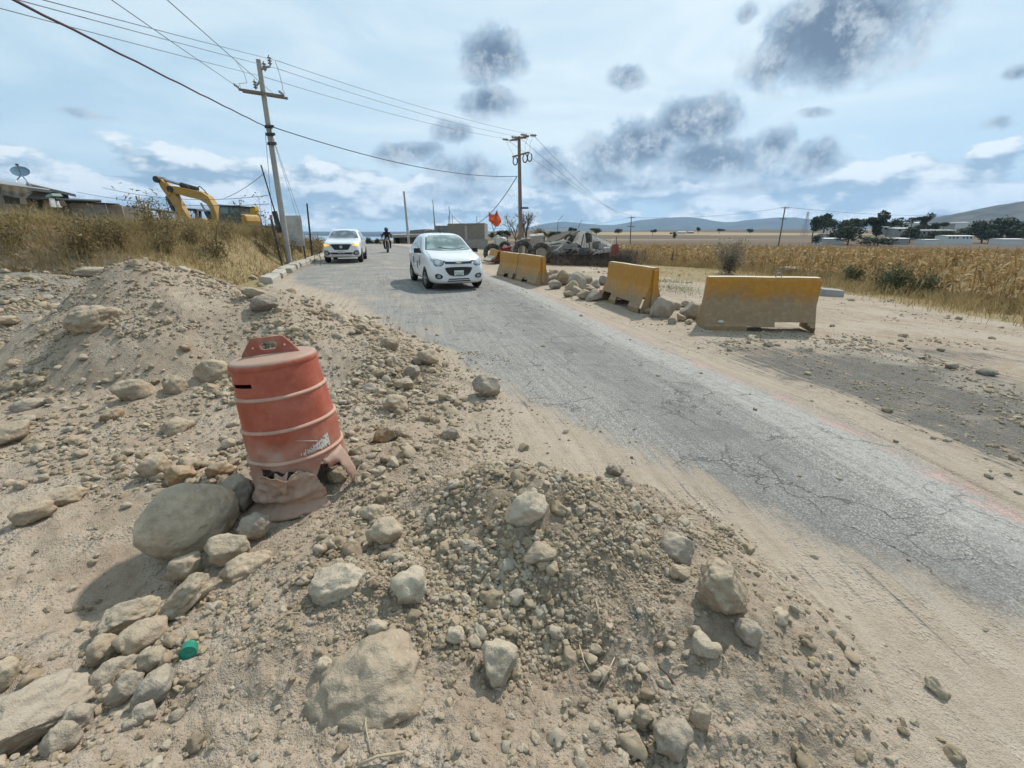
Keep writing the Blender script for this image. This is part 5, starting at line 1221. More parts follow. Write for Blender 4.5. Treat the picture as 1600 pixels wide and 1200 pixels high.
for sgn in (1, -1):
    o = [(.52, .885), (.56, .855), (.72, .82), (.79, .825), (.835, .90), (.80, .955), (.64, .915)]
    shell(bv2, o if sgn > 0 else mir(o), 'x', .016, .02).obj('lit_indicator', M_AMBER, suv, auto=35)
    shell(bv2, ring(sgn * .71, .505, .085, .08), 'x', .018, .03).obj('fog_lamp', M_LAMP, suv, auto=35)
    m_ = MB(); m_.box((.58, sgn * 1.01, 1.17), (.12, .22, .15), (0, 0, sgn * R(8)), .86); m_.box((.58, sgn * .90, 1.12), (.06, .14, .05)); m_.obj('door_mirror', M_CARW, suv, bevel=.03)
    mb = MB(); mb.tube([(.0, sgn * .60, 1.60), (-.2, sgn * .60, 1.67), (-1.4, sgn * .60, 1.67), (-1.6, sgn * .60, 1.58)], .018, 6); mb.obj('roof_rail', M_CARW, suv)
    for xa in (.72, -.34, -1.24): shell(bv2, [(xa, .40), (xa + .014, .40), (xa + .014, 1.08), (xa, 1.08)], 'y', .002, .01, .1, sgn).obj('door_seam', M_INK, suv)
    shell(bv2, [(1.0, .44), (1.0, .33), (-1.0, .33), (-1.0, .44)], 'y', .012, .03, .12, sgn).obj('side_sill', M_BLACK, suv)
shell(bv2, ring(0, .80, .075, .075, 8), 'x', .028, .03, .04).obj('octagon_badge', M_SIL, suv)
plate(suv, bv2, .30, .15, .50, 'NPZ-42-18', None)

# ---- motorcycle and rider
RZM = R(-90 + 12); hm_ = gp(606, 399, 0.0)
moto = empty('motorcycle', (0, 0, 0), RZM, 'dark motorcycle with one headlamp coming down the road behind the cars', 'motorcycle')
fwd = Vector((math.cos(RZM), math.sin(RZM), 0)); cp = Vector((hm_.x, hm_.y, 0)) * 1.10 - fwd * .7; mz = H1(cp.x, cp.y); moto.location = (cp.x, cp.y, mz)
Mx = Matrix.Rotation(R(90), 4, 'X')
for x in (.66, -.66):
    e = empty('wheel', (x, 0, .31)); e.parent = moto
    mb = MB(); mb.lathe([(.255 + .055 * math.cos(t), .055 * math.sin(t)) for t in np.linspace(0, 2 * math.pi, 13)], 32, Mx); mb.obj('tyre', M_RUBBER, e, smooth=True)
    mb = MB(); mb.lathe([(.215, -.02), (.215, .02), (.195, .02), (.195, -.02), (.215, -.02)], 28, Mx)
    for k in range(6):
        a = k * math.pi / 3; mb.box((math.cos(a) * .1, 0, math.sin(a) * .1), (.2, .02, .025), Matrix.Rotation(-a, 3, 'Y'))
    mb.obj('rim', M_ALLOY, e)
mb = MB()
for s in (-.09, .09): mb.tube([(.66, s, .31), (.42, s, .92)], .024, 8)
mb.obj('fork', M_STEEL, moto, smooth=True)
mb = MB(); mb.box((.66, 0, .66), (.42, .11, .03), (0, R(12), 0)); mb.obj('front_mudguard', M_GLOSSB, moto, bevel=.01)
mb = MB(); mb.tube([(.02, 0, .86), (.20, 0, .93), (.36, 0, .93), (.44, 0, .86)], [.10, .155, .15, .06], 12); mb.obj('tank', pm('tank_red', (.10, .012, .012), .3, coat=.5), moto, smooth=True)
mb = MB(); mb.box((-.32, 0, .80), (.62, .24, .10), (0, R(5), 0)); mb.obj('seat', M_BLACK, moto, bevel=.03)
mb = MB(); mb.box((.12, 0, .50), (.36, .26, .30)); mb.tube([(.22, 0, .55), (.30, 0, .74)], .10, 10); mb.tube([(.25, -.13, .42), (.1, -.16, .26), (-.75, -.17, .34)], .04, 8); mb.obj('engine', M_DARK, moto, bevel=.015)
mb = MB(); mb.tube([(.42, 0, .9), (.1, 0, .74), (-.4, 0, .70), (-.62, 0, .80)], .03, 8); mb.tube([(.4, 0, .8), (.2, 0, .32), (-.2, 0, .32), (-.66, .10, .31)], .025, 8); mb.obj('chassis', M_DARK, moto)
mb = MB(); mb.tube([(.28, -.38, 1.06), (.36, -.2, 1.07), (.42, 0, .99), (.36, .2, 1.07), (.28, .38, 1.06)], .016, 8); mb.obj('handlebar', M_BLACK, moto)
hd_ = MB(); hd_.tube([(.50, 0, .93), (.58, 0, .92)], [.10, .085], 14); h0 = hd_.obj('headlamp', M_GLOSSB, moto, smooth=False)
mb = MB(); mb.tube([(.581, 0, .92), (.590, 0, .92)], .075, 14); mb.obj('lamp_lens', M_LAMP, h0)
for s in (-1, 1):
    mb = MB(); mb.tube([(.34, s * .24, 1.07), (.30, s * .33, 1.25)], .008, 6); mb.box((.30, s * .36, 1.27), (.02, .11, .075)); mb.obj('mirror', M_BLACK, moto, bevel=.004)
    mb = MB(); mb.tube([(.46, s * .12, .86), (.46, s * .2, .86)], .022, 8); mb.obj('turn_signal', pm('amber_lens', (.6, .25, .02), .3), moto)
def skin_body(name, pts, edges, matl, parent=None, loc=(0, 0, 0), rz=0.0, root=0, sub=2):
    me = bpy.data.meshes.new(name); me.from_pydata([p[0] for p in pts], edges, []); ob = bpy.data.objects.new(name, me); COL.objects.link(ob)
    ob.modifiers.new('skin', 'SKIN'); ly = me.skin_vertices[0] if me.skin_vertices else None
    if ly is None:
        bm = bmesh.new(); bm.from_mesh(me); bm.verts.layers.skin.verify(); bm.to_mesh(me); bm.free(); ly = me.skin_vertices[0]
    for i, p in enumerate(pts):
        r = p[1]; ly.data[i].radius = (r, r) if not hasattr(r, '__len__') else r; ly.data[i].use_root = (i == root)
    s_ = ob.modifiers.new('sub', 'SUBSURF'); s_.levels = sub; s_.render_levels = sub
    dg = bpy.context.evaluated_depsgraph_get(); out = bpy.data.meshes.new_from_object(ob.evaluated_get(dg)); bpy.data.objects.remove(ob)
    out.polygons.foreach_set('use_smooth', [True] * len(out.polygons)); out.materials.clear()
    return link(name, out, matl, parent, loc, (0, 0, rz))
M_JACKET = pm('black_clothes', (.014, .014, .016), .8); M_SKIN = pm('skin', (.33, .19, .12), .6); M_JEANS = pm('dark_jeans', (.018, .02, .03), .9)
pts = [((-.22, 0, .90), .15), ((-.20, 0, 1.08), (.17, .13)), ((-.14, 0, 1.28), (.20, .13)), ((-.10, 0, 1.42), (.14, .10)), ((-.07, 0, 1.50), .065), ((-.05, 0, 1.60), .085),
       ((-.12, .19, 1.40), .085), ((-.04, .33, 1.18), .062), ((.25, .36, 1.09), .045), ((.31, .36, 1.07), .05), ((-.12, -.19, 1.40), .085), ((-.04, -.33, 1.18), .062), ((.25, -.36, 1.09), .045), ((.31, -.36, 1.07), .05),
       ((-.16, .12, .88), .11), ((.20, .24, .80), .085), ((.02, .22, .38), .058), ((.14, .22, .31), .05), ((-.16, -.12, .88), .11), ((.20, -.24, .80), .085), ((.02, -.22, .38), .058), ((.14, -.22, .31), .05)]
eds = [(0, 1), (1, 2), (2, 3), (3, 4), (4, 5), (3, 6), (6, 7), (7, 8), (8, 9), (3, 10), (10, 11), (11, 12), (12, 13), (0, 14), (14, 15), (15, 16), (16, 17), (0, 18), (18, 19), (19, 20), (20, 21)]
rider = skin_body('person', pts, eds, M_JACKET, None, moto.location, RZM)
tag(rider, 'motorcycle rider in black jacket, dark trousers and black helmet', 'person')
mb = MB(); mb.lathe([(.001, .155), (.06, .148), (.105, .12), (.138, .06), (.145, 0), (.135, -.07), (.115, -.12), (.10, -.125)], 24); hel = mb.obj('helmet', M_GLOSSB, rider, (-.04, 0, 1.645), smooth=True)
mb = MB(); mb.lathe([(.147, -.04), (.149, 0), (.146, .05)], 14, None, (-1.1, 1.1)); mb.obj('visor', pm('visor', (.03, .03, .035), .05, spec=.8), hel, smooth=True)
# ------------------------------------------------------------------ kerb
M_KERB = pm('kerb_concrete', (.40, .365, .31), .92, spec=.2, bump=.4, bscale=30, nscale=3, dust=.35)
def kerb_xy(y): return np.interp(y, _yy, _xx) - (road_w(y) + .02) * math.sqrt(1 + np.interp(y, _yy, _dx) ** 2)
KB = [(15.2, 1.5, 0), (16.8, 1.5, 3), (18.4, .55, 22), (19.2, 1.35, -3), (20.7, .85, 5), (21.9, 1.3, 0), (23.3, 1.4, 2), (24.8, 1.4, -2), (26.3, 1.4, 0), (27.9, 1.4, 0), (29.5, 1.5, 0), (31.2, 1.5, 0), (33, 1.6, 0)]
KL = ['kerb stone nearest the big heap', 'second kerb stone from the big heap', 'short kerb stone tilted out of the line', 'kerb stone beyond the tilted one', 'short broken kerb stone']
for i, (y, l, tw) in enumerate(KB):
    x = float(kerb_xy(y)); x2 = float(kerb_xy(y + .5)); a = math.atan2(.5, x2 - x)
    mb = MB(); n = 6; prof = [(.20, -.12), (.19, .16), (.15, .21), (-.16, .24), (-.20, .22), (-.20, -.12)]
    vs = []
    for k in range(n + 1):
        for (c, z) in prof: vs.append((-l / 2 + l * k / n + .02 * random.uniform(-1, 1) * (k in (0, n)), c + .012 * random.uniform(-1, 1), z + .016 * random.uniform(-1, 1)))
    m = len(prof); fs = [(k * m + j, k * m + (j + 1) % m, (k + 1) * m + (j + 1) % m, (k + 1) * m + j) for k in range(n) for j in range(m)] + [tuple(range(m)), tuple(range(n * m + m - 1, n * m - 1, -1))]
    mb.add(vs, fs); o = mb.obj('kerb_stone', M_KERB, None, (x, y, H1(x + .15, y) - .02), (R(tw) * .3, R(tw) * .25, a + R(180) + R(tw)), bevel=.015)
    tag(o, KL[i] if i < len(KL) else 'pale kerb stone in the row leading past the white SUV', 'kerb stone', 'kerb stones below the grass bank', 'thing')

# ------------------------------------------------------------------ utility poles and cables
M_POLE = pm('pole_concrete', (.36, .345, .315), .9, nscale=2, bump=.2, bscale=30); M_POLEW = pm('pole_brown', (.20, .155, .12), .9, nscale=3, bump=.3, bscale=25)
M_INS = pm('insulator', (.22, .21, .20), .3, spec=.6, nscale=20); M_WIRE = pm('cable_black', (.03, .03, .033), .6); M_WIREG = pm('cable_grey', (.16, .16, .17), .5); M_WIREP = pm('cable_purple', (.07, .035, .05), .6)
def cable(a, b, sag, r, matl, label, group='overhead cables', n=28, wob=0.0, name='power_cable'):
    a = Vector(a); b = Vector(b); pts = []
    for i in range(n + 1):
        t = i / n; p = a.lerp(b, t); p.z -= sag * 4 * t * (1 - t)
        if wob and 0 < i < n: p += Vector((0, 0, wob * math.sin(i * 2.1)))
        pts.append(p)
    mb = MB(); mb.tube(pts, r, 5); return tag(mb.obj(name, matl, None, smooth=True), label, 'cable', group, 'thing')
def insul(mb, p, up, s=1.0, n=3):
    up = Vector(up).normalized(); q = up.to_track_quat('Z', 'Y').to_matrix().to_4x4(); Mx_ = Matrix.Translation(p) @ q
    pr = [(.012 * s, 0)]
    for k in range(n): pr += [(.018 * s, (.02 + k * .055) * s), (.05 * s, (.035 + k * .055) * s), (.045 * s, (.05 + k * .055) * s), (.018 * s, (.06 + k * .055) * s)]
    pr += [(.02 * s, (.03 + n * .055) * s), (.001, (.05 + n * .055) * s)]
    mb.lathe(pr, 10, Mx_)
# near left pole
PA = at(449, 390, 21.5); PA.z = H1(PA.x, PA.y); TA = at(403.5, 93, 20.9); axA = (TA - PA).normalized(); LA = (TA - PA).length
def onA(d): return PA + axA * d
pole = empty('utility_pole', PA, 0, 'leaning concrete utility pole on the grass bank, tallest at the left', 'utility pole', 'utility poles')
def loc(o, p): return Vector(p) - o.location
mb = MB(); mb.tube([loc(pole, onA(-.5)), loc(pole, onA(LA * .5)), loc(pole, TA)], [.135, .115, .09], 14); mb.obj('pole_shaft', M_POLE, pole, smooth=False, auto=40)
armdir = (at(439, 151, 20.9) - at(372, 140.5, 20.9)); armL = armdir.length; armdir.normalize(); dA_ = (at(405, 146, 20.9) - PA).length; ac = onA(dA_)
for sgn in (-1, 1):
    mb = MB(); c, s_, q = bar(loc(pole, ac - armdir * armL * .53 + Vector((0, sgn * .14, 0))), loc(pole, ac + armdir * armL * .53 + Vector((0, sgn * .14, 0))), .07, .09); mb.box(c, s_, q); mb.obj('crossarm', M_WOOD, pole, bevel=.006)
endL = ac - armdir * armL * .52; endR = ac + armdir * armL * .52
# the bracket on top with three pin insulators
mb = MB(); b0 = TA - axA * .35
tip = [TA + Vector((-.28, 0, -.60)), TA + Vector((.20, .0, .02)), TA + Vector((.44, 0, .22))]
mb.tube([loc(pole, b0), loc(pole, b0 + Vector((.22, -.02, .08))), loc(pole, tip[2] - Vector((0, 0, .45)))], .045, 8); mb.tube([loc(pole, b0 + Vector((.2, 0, .06))), loc(pole, tip[1] - Vector((0, 0, .35)))], .04, 8); mb.tube([loc(pole, b0 + Vector((0, 0, -.3))), loc(pole, tip[0] - Vector((-.04, 0, .30)))], .04, 8); mb.obj('top_bracket', M_STEEL, pole)
for t_ in tip:
    mb = MB(); insul(mb, loc(pole, t_ - Vector((0, 0, .42))), (0, 0, 1), 1.7, 3); mb.obj('insulator', M_INS, pole, smooth=True)
for e_, s_ in ((endL, -1), (endR, 1)):
    mb = MB(); insul(mb, loc(pole, e_ + Vector((0, -.12, .05))), (-.5 , -.7, .45), 1.2, 3); mb.obj('insulator', M_INS, pole, smooth=True)
dB = (at(417, 198, 21) - PA).length
for k, dd in enumerate((0, -.28, -.62)):
    mb = MB(); p = loc(pole, onA(dB + dd)); mb.tube([p - axA * .05, p + axA * .05], .155, 14); mb.box(p + Vector((.12, -.12, 0)), (.30, .10, .09)); mb.obj('clamp', M_DARK, pole)
mb = MB(); p = loc(pole, onA(1.9)); mb.box(p + Vector((-.24, -.05, .0)), (.16, .16, .9), (0, R(-6), 0)); mb.tube([p + Vector((-.27, -.05, .4)), p + Vector((-.55, -.05, 2.3))], .03, 8); mb.obj('service_conduit', M_DARK, pole)
# centre pole
PB = at(814, 385, 36.5); PB.z = H1(PB.x, PB.y); TB = at(811, 213, 36.3)
poleB = empty('utility_pole', PB, 0, 'brown utility pole with two crossarms behind the joined yellow barriers', 'utility pole', 'utility poles')
mb = MB(); mb.tube([loc(poleB, PB - Vector((0, 0, .4))), loc(poleB, (PB + TB) / 2), loc(poleB, TB)], [.165, .14, .11], 12); mb.obj('pole_shaft', M_POLEW, poleB, auto=40)
def armB(ul, vl, ur, vr, Y0, Y1, r): 
    a = at(ul, vl, Y0); b = at(ur, vr, Y1); mb = MB(); c, s_, q = bar(loc(poleB, a), loc(poleB, b), .10, .10); mb.box(c, s_, q); mb.obj('crossarm', M_POLEW, poleB, bevel=.008); return a, b
b1, b2 = armB(797, 219.5, 826, 212.5, 37.2, 35.2, .1); b3, b4 = armB(801, 245, 826, 238, 37.0, 35.4, .1)
for t_ in (.0, .5, 1.0):
    p = b1.lerp(b2, t_)
    for dx in (-1, 1):
        mb = MB(); insul(mb, loc(poleB, p + Vector((dx * .1, 0, .04))), (dx, .35 * dx, .05), 1.9, 4); mb.obj('insulator', M_INS, poleB, smooth=True)
for t_ in (.08, .70, .98):
    p = b3.lerp(b4, t_) + Vector((.1, -.1, -.32)); mb = MB()
    mb.tube([p + Vector((math.cos(a) * .16, 0, math.sin(a) * .27)) for a in np.linspace(R(120), R(420), 12)], .045, 6); mb.tube([p + Vector((0, 0, .3)), p + Vector((0, 0, .25))], .05, 6)
    o = mb.obj('cutout_fuse', M_DARK, poleB); o.location = -poleB.location
    mb = MB(); q = b1.lerp(b2, t_) + Vector((-.4 if t_ < .5 else .4, 0, .05)); mb.tube([q, (q + p) / 2 + Vector((-.12, 0, .2)), p + Vector((0, 0, .2))], .010, 5); o = mb.obj('jumper_wire', M_WIREG, poleB); o.location = -poleB.location
mb = MB(); p = loc(poleB, at(820, 325, 36.3)); mb.box(p, (.55, .2, .12)); mb.obj('lamp_bracket', M_DARK, poleB, bevel=.01)
# far thin poles
def thin_pole(u0, v0, u1, v1, Y, r0, r1, label, matl=M_POLE, arm=None, group='utility poles'):
    a = at(u0, v0, Y); b = at(u1, v1, Y); a.z = min(a.z, H1(a.x, a.y)) - .2
    e = empty('utility_pole', a, 0, label, 'utility pole', group); mb = MB(); mb.tube([(0, 0, 0), (b - a) * .5, b - a], [r0, (r0 + r1) / 2, r1], 8); mb.obj('pole_shaft', matl, e)
    if arm:
        for (f, hw) in arm:
            p = (b - a) * f; mb = MB(); mb.box(p, (hw * 2, .1, .12), (0, R(random.uniform(-4, 4)), 0)); mb.obj('crossarm', M_DARK, e)
            for s in (-1, 0, 1):
                mb = MB(); insul(mb, p + Vector((s * hw * .85, 0, .05)), (0, 0, 1), 2, 2); mb.obj('insulator', M_INS, e)
    return e, b
thin_pole(638.5, 376, 631, 299, 60, .17, .11, 'bare pale pole standing before the low flat roofed house')
thin_pole(681, 352, 676, 312, 74, .20, .05, 'short pale mast rising behind the stepped grey walls', M_CONC)
thin_pole(704, 350, 701.5, 322, 72, .06, .04, 'thin rod rising from the corner of the tall grey wall', M_DARK)
_, PC = thin_pole(986, 368, 986.5, 338, 120, .16, .11, 'far pole before the blue mountain, behind the scrap heap', M_POLEW, [(.96, 1.0), (.70, .9)])
_, PD = thin_pole(1220, 364, 1227, 323, 130, .22, .15, 'far leaning pole standing in the ploughed fields at the right', M_POLEW, [(.97, 1.0), (.72, .9)])
thin_pole(485, 382, 479.5, 318, 27, .06, .045, 'dark charred post standing on the bank behind the sign', M_DARK)
thin_pole(1590, 350, 1592, 343, 320, .2, .15, 'tiny distant pole near the right edge below the hill', M_DARK)
# steel lattice pylon far right
pl = at(1258, 356, 420); pt = at(1263, 331, 420); pl.z = H1(pl.x, pl.y); e = empty('lattice_pylon', pl, 0, 'faint lattice pylon beside the first tall trees at the right', 'pylon'); hpt = (pt - pl)
mb = MB(); hh_ = hpt.z
for sx in (-1, 1):
    for sy in (-1, 1): mb.tube([(sx * 2.0, sy * 2.0, 0), (hpt.x + sx * .3, sy * .3, hh_)], .14, 4)
for k in range(7):
    f0, f1 = k / 7, (k + 1) / 7; w0, w1 = 2.0 - 1.7 * f0, 2.0 - 1.7 * f1
    for sy in (-1, 1): mb.tube([(hpt.x * f0 - w0, sy * w0, hh_ * f0), (hpt.x * f1 + w1, sy * w1, hh_ * f1)], .08, 4); mb.tube([(hpt.x * f0 + w0, sy * w0, hh_ * f0), (hpt.x * f1 - w1, sy * w1, hh_ * f1)], .08, 4)
mb.obj('lattice', M_STEEL, e)
for f in (.97, .86):
    mb = MB(); mb.box((hpt.x * f, 0, hh_ * f), (4.4, .3, .25)); mb.obj('crossarm', M_STEEL, e)

# high voltage lines: from overhead at the upper left, past the near pole top, to the centre pole and on
hv0 = [at(95, 0, 8.0), at(55, 0, 8.0), at(-30, -2, 8.0)]
topp = [at(432, 94.5, 20.5), at(433, 107, 20.6), at(412, 120, 20.7)]
ends = [b2 + Vector((0.3, .1, .1)), b1.lerp(b2, .5) + Vector((0, 0, .1)), b1 + Vector((-.3, -.1, .1))]
for k in range(3):
    nm = ('highest', 'middle', 'lowest')[k]
    cable(topp[k] + (hv0[k] - topp[k]) * 2.4, topp[k], .06, .008, M_WIREG, f'{nm} of three thin lines from the upper left to the leaning pole')
    cable(topp[k], ends[k], .22, .010, M_WIREG, f'{nm} of three thin lines from the leaning pole to the centre pole')
    cable(ends[k], PC + Vector((-.9 + .9 * k, 0, .2)), 1.2, .013, M_WIREG, f'{nm} of three thin lines from the centre pole to the far pole')
cable(endR + Vector((-.3, -.1, .0)), endR + (at(250, -30, 9.0) - endR) * 2.2, .05, .009, M_WIREG, 'thin stay line from the leaning pole top up out of view, right one')
cable(endL + Vector((0, -.1, .05)), endL + (at(150, -20, 9.0) - endL) * 2.2, .05, .009, M_WIREG, 'thin stay line from the left crossarm end up out of view')
pj = onA(dB)
cable(pj + Vector((-.08, -.15, 0)), pj + (at(20, -8, 7.0) - pj) * 1.9, .03, .020, M_WIREP, 'thick twisted purple cable from the leaning pole to the upper left', n=40, wob=.008)
cend = at(808, 275.5, 36.3)
cable(pj + Vector((.15, -.1, 0)), cend, .55, .020, M_WIRE, 'thick black cable from the leaning pole to the centre pole')
cable(cend, at(703, 331, 71), 2.6, .030, M_WIRE, 'slack cable drooping from the centre pole to the grey wall house')
cable(PC + Vector((0, 0, -.2)), PD + Vector((0, 0, -.1)), 1.0, .035, M_WIREG, 'far line between the two far poles over the fields')
cable(PD + Vector((0, 0, -.1)), at(1560, 331, 250), 2.0, .05, M_WIREG, 'far line running right from the far leaning pole')
cable(PC + Vector((0, 0, -.2)), at(700, 352, 85), 1.5, .025, M_WIREG, 'far line running left from the pole by the scrap heap')
# droppers on the near pole
for (a, ua, va, b_, lab_) in ((topp[2], 370, 97, endL, 'left'), (topp[0], 430, 95, endR, 'right')):
    t0_ = at(ua, va, 20.6); mb = MB(); mb.tube([t0_, t0_.lerp(b_, .4) + Vector((.22 if lab_ == 'left' else .02, 0, 0)), t0_.lerp(b_, .72) + Vector((.28 if lab_ == 'left' else 0, 0, .0)), t0_.lerp(b_, .8) + Vector((-.05, 0, .05)), b_ + Vector((0, 0, .1))], .010, 5); o = mb.obj('dropper_wire', M_WIREG, pole); o.location = -pole.location
# guy wires to the verge
gpt_ = at(425, 392, 20.0); gpt_.z = H1(gpt_.x, gpt_.y)
for k, v in enumerate((0, .18)):
    cable(onA(dB - .1) + Vector((.1, -.1, 0)), at(466 + k * 6, 345 + k * 3, 21.5), 0, .008, M_WIREG, f'guy wire slanting down right of the leaning pole, {("inner", "outer")[k]} one', name='guy_wire')
cable(onA(dB - .2) + Vector((-.12, -.1, 0)), PA + Vector((-.5, -.2, .3)), 0, .010, M_WIREG, 'guy wire down the left side of the leaning pole', name='guy_wire')
# service lines behind the digger
sp = onA(3.0) + Vector((-.5, 0, 0))
cable(sp, at(160, 293, 26), .35, .012, M_WIREG, 'upper service line behind the digger arm to the house'); cable(sp - Vector((0, 0, .35)), at(120, 300, 26), .30, .012, M_WIREG, 'lower service line behind the digger arm to the house')
cable(onA(3.9) + Vector((-.45, 0, 0)), at(350, 310, 27), .1, .012, M_WIREG, 'short service line slanting down from the leaning pole to the digger')
# iron post leaning in front of the pole, white plate sign behind
a = at(437, 385, 20.5); a.z = H1(a.x, a.y) - .2; b = at(424, 343, 20.5); mb = MB(); mb.tube([(0, 0, 0), b - a], .045, 8); o = mb.obj('iron_post', M_DARK, None, a); tag(o, 'short dark iron post leaning right before the sign back', 'post')
mb = MB(); mb.tube([(0, 0, 0), (0, 0, .18)], .05, 8); q = mb.obj('post_cap', pm('faded_red', (.34, .13, .09), .8, dust=.3), o, (b - a))
sg = at(460, 372, 24); sg.z = H1(sg.x, sg.y); e = empty('sign_board', sg, R(-16), 'weathered white sign board seen from behind on the bank beside the pole', 'sign')
ztop = at(460, 336, 24).z - sg.z
mb = MB(); mb.box((0, 0, ztop - .75), (1.15, .03, 1.45)); mb.obj('board', pm('sign_back', (.50, .49, .46), .7, dust=.4, dustcol=(.30, .20, .13, 1), nscale=2.5), e)
for s in (-1, 1):
    mb = MB(); mb.tube([(s * .45, .05, -.4), (s * .45, .05, ztop - .1)], .035, 8); mb.obj('post', M_DARK, e)
mb = MB(); mb.box((0, .03, ztop - .95), (1.1, .03, .05)); mb.box((0, .03, ztop - .25), (1.1, .03, .05)); mb.obj('brace', M_DARK, e)

# ------------------------------------------------------------------ the yellow digger behind the bank
M_YEL = pm('digger_yellow', (.43, .24, .05), .55, dust=.3, nscale=3); M_YEL2 = pm('digger_yellow_clean', (.56, .33, .03), .5, dust=.15); M_CAB = pm('cab_grey_green', (.10, .11, .085), .6, dust=.3); M_CGL = pm('cab_glass', (.16, .22, .22), .08, spec=.7, nscale=1.5)
DY = 27.0
dg0 = at(352, 350, DY); dgz = H1(dg0.x, dg0.y); dig = empty('excavator', (dg0.x, DY, dgz), 0, 'large yellow excavator with raised folded boom behind the grass bank', 'excavator')
def dl(u, v, dy=0.0):
    p = at(u, v, DY + dy); return Vector((p.x, p.y, p.z)) - dig.location
def plank3(name, pts, y0, y1, matl, bev=.03, parent=dig):
    """a side outline given as surveyed points, extruded across the machine"""
    mb = MB(); yo = y0 if y0 < -1 else 0; P2 = [(dl(u, v, yo).x, dl(u, v, yo).z) for u, v in pts]; mb.prism(P2, y0, y1, lambda a, b, d: Vector((a, d, b))); return mb.obj(name, matl, parent, bevel=bev)
plank3('boom', [(345, 345), (336, 345), (334, 331), (327, 319), (315, 312), (297, 308), (276, 302), (269, 297), (269, 292), (275, 291), (296, 295), (318, 300), (329, 307), (337, 320), (341, 331)], -.25, .25, M_YEL)
plank3('stick', [(249, 281), (251, 279), (256, 281), (268, 292), (276, 301), (287, 322), (299, 343), (292, 346), (284, 338), (272, 318), (263, 305), (255, 294)], -.19, .19, M_YEL)
def cylr(name, u0, v0, u1, v1, r, y=0.0, f=.55):
    a = dl(u0, v0); b = dl(u1, v1); a.y = b.y = y; mb = MB(); mb.tube([a, a.lerp(b, f)], r, 10); mb.obj(name, M_DARK, dig, smooth=False, auto=40); mb = MB(); mb.tube([a.lerp(b, f), b], r * .55, 8); mb.obj('piston_rod', M_STEEL, dig)
cylr('stick_cylinder', 309, 296, 256, 281, .13, 0, .5); cylr('boom_cylinder', 336, 347, 320, 318, .10, -.33); cylr('boom_cylinder', 336, 347, 320, 318, .10, .33); cylr('bucket_cylinder', 262, 307, 280, 345, .10, -.05, .6)
mb = MB(); mb.tube([dl(304, 296), dl(312, 291), dl(319, 297), dl(325, 305)], .025, 6); mb.obj('hydraulic_hose', M_BLACK, dig)
for u, v in ((271, 296), (249.5, 281)): mb = MB(); p = dl(u, v); mb.tube([p + Vector((0, -.3, 0)), p + Vector((0, .3, 0))], .17, 12); mb.obj('pivot_pin', M_DARK, dig)
z0 = .95
cabp = [(342, 321), (374, 323), (376, 346), (376, 352), (340, 352)]
plank3('cab', cabp, -1.35, -.25, M_CAB, .05)
plank3('cab_window', [(344, 324), (356, 324), (357, 334), (344, 333)], -1.37, -1.352, M_CGL, 0); plank3('cab_window', [(360, 326), (371, 326), (373, 332), (361, 333)], -1.37, -1.352, M_CGL, 0)
plank3('cab_roof', [(340, 319.5), (376, 321.5), (376, 323.2), (340, 321.2)], -1.42, -.2, M_DARK, .02)
plank3('engine_body', [(374, 334), (380, 335), (383, 341), (383, 356), (340, 356), (340, 352), (374, 352)], -1.3, .1, M_YEL, .06)
plank3('counterweight', [(379, 334), (384, 337), (386, 345), (384, 357), (379, 357)], -1.32, .12, M_YEL, .1)
mb = MB(); c = dl(372, 345, -1.3)
for s in (-1, 1): mb.box((c.x - .5, s * 1.1, .45), (3.0, .55, .85))
mb.obj('crawler_track', M_RUBBER, dig, bevel=.2)
mb = MB(); mb.tube([dl(384, 336, -.6), dl(384, 329, -.6)], .07, 8); mb.obj('exhaust_pipe', M_DARK, dig)
# folded arm of a second yellow machine
q0_ = at(398, 352, 29); q0_.z = H1(q0_.x, 29); bk = empty('backhoe', q0_, 0, 'yellow backhoe arm standing up behind the right end of the excavator', 'digger arm')
def bl(u, v):
    p = at(u, v, 29); return p - bk.location
def out2(name, pts, y0, y1, matl, parent, fn, bev=.02):
    mb = MB(); mb.prism([(fn(u, v).x, fn(u, v).z) for u, v in pts], y0, y1, lambda a, b, d: Vector((a, d, b))); return mb.obj(name, matl, parent, bevel=bev)
out2('dipper_arm', [(393, 324), (397, 322), (401, 323), (402, 330), (400, 342), (400, 360), (394, 360), (395, 342), (392, 332)], -.2, .2, M_YEL2, bk, bl)
out2('arm_frame', [(400, 336), (402, 336), (407, 352), (407, 360), (404, 360), (404, 352)], -.3, .3, M_DARK, bk, bl)
# tractor with roof between boom and stick
q1 = at(310, 352, 31); q1.z = H1(q1.x, 31); tr = empty('tractor', q1, 0, 'dark roofed yellow tractor seen between the boom and stick of the excavator', 'tractor')
def tl2(u, v):
    p = at(u, v, 31); return p - tr.location
out2('canopy_roof', [(291, 325.5), (319, 327), (321, 330), (290, 329)], -.8, .8, M_DARK, tr, tl2)
for pu in ((300, 303, 299, 304), (315, 318, 316, 321)):
    out2('canopy_post', [(pu[0], 329), (pu[1], 329), (pu[3], 345), (pu[2] + 2, 345)], -.75, -.6, M_DARK, tr, tl2, .01); out2('canopy_post', [(pu[0], 329), (pu[1], 329), (pu[3], 345), (pu[2] + 2, 345)], .6, .75, M_DARK, tr, tl2, .01)
out2('bonnet', [(302, 343), (312, 341), (330, 343), (332, 358), (300, 358)], -.6, .6, M_YEL2, tr, tl2, .05)
mb = MB()
for s in (-1, 1):
    for x in (-.6, 1.0): c = tl2(312, 358); mb.tube([(c.x + x - .4, s * .75, .5), (c.x + x - .4, s * .95, .5)], .5, 16)
mb.obj('tyre', M_RUBBER, tr)

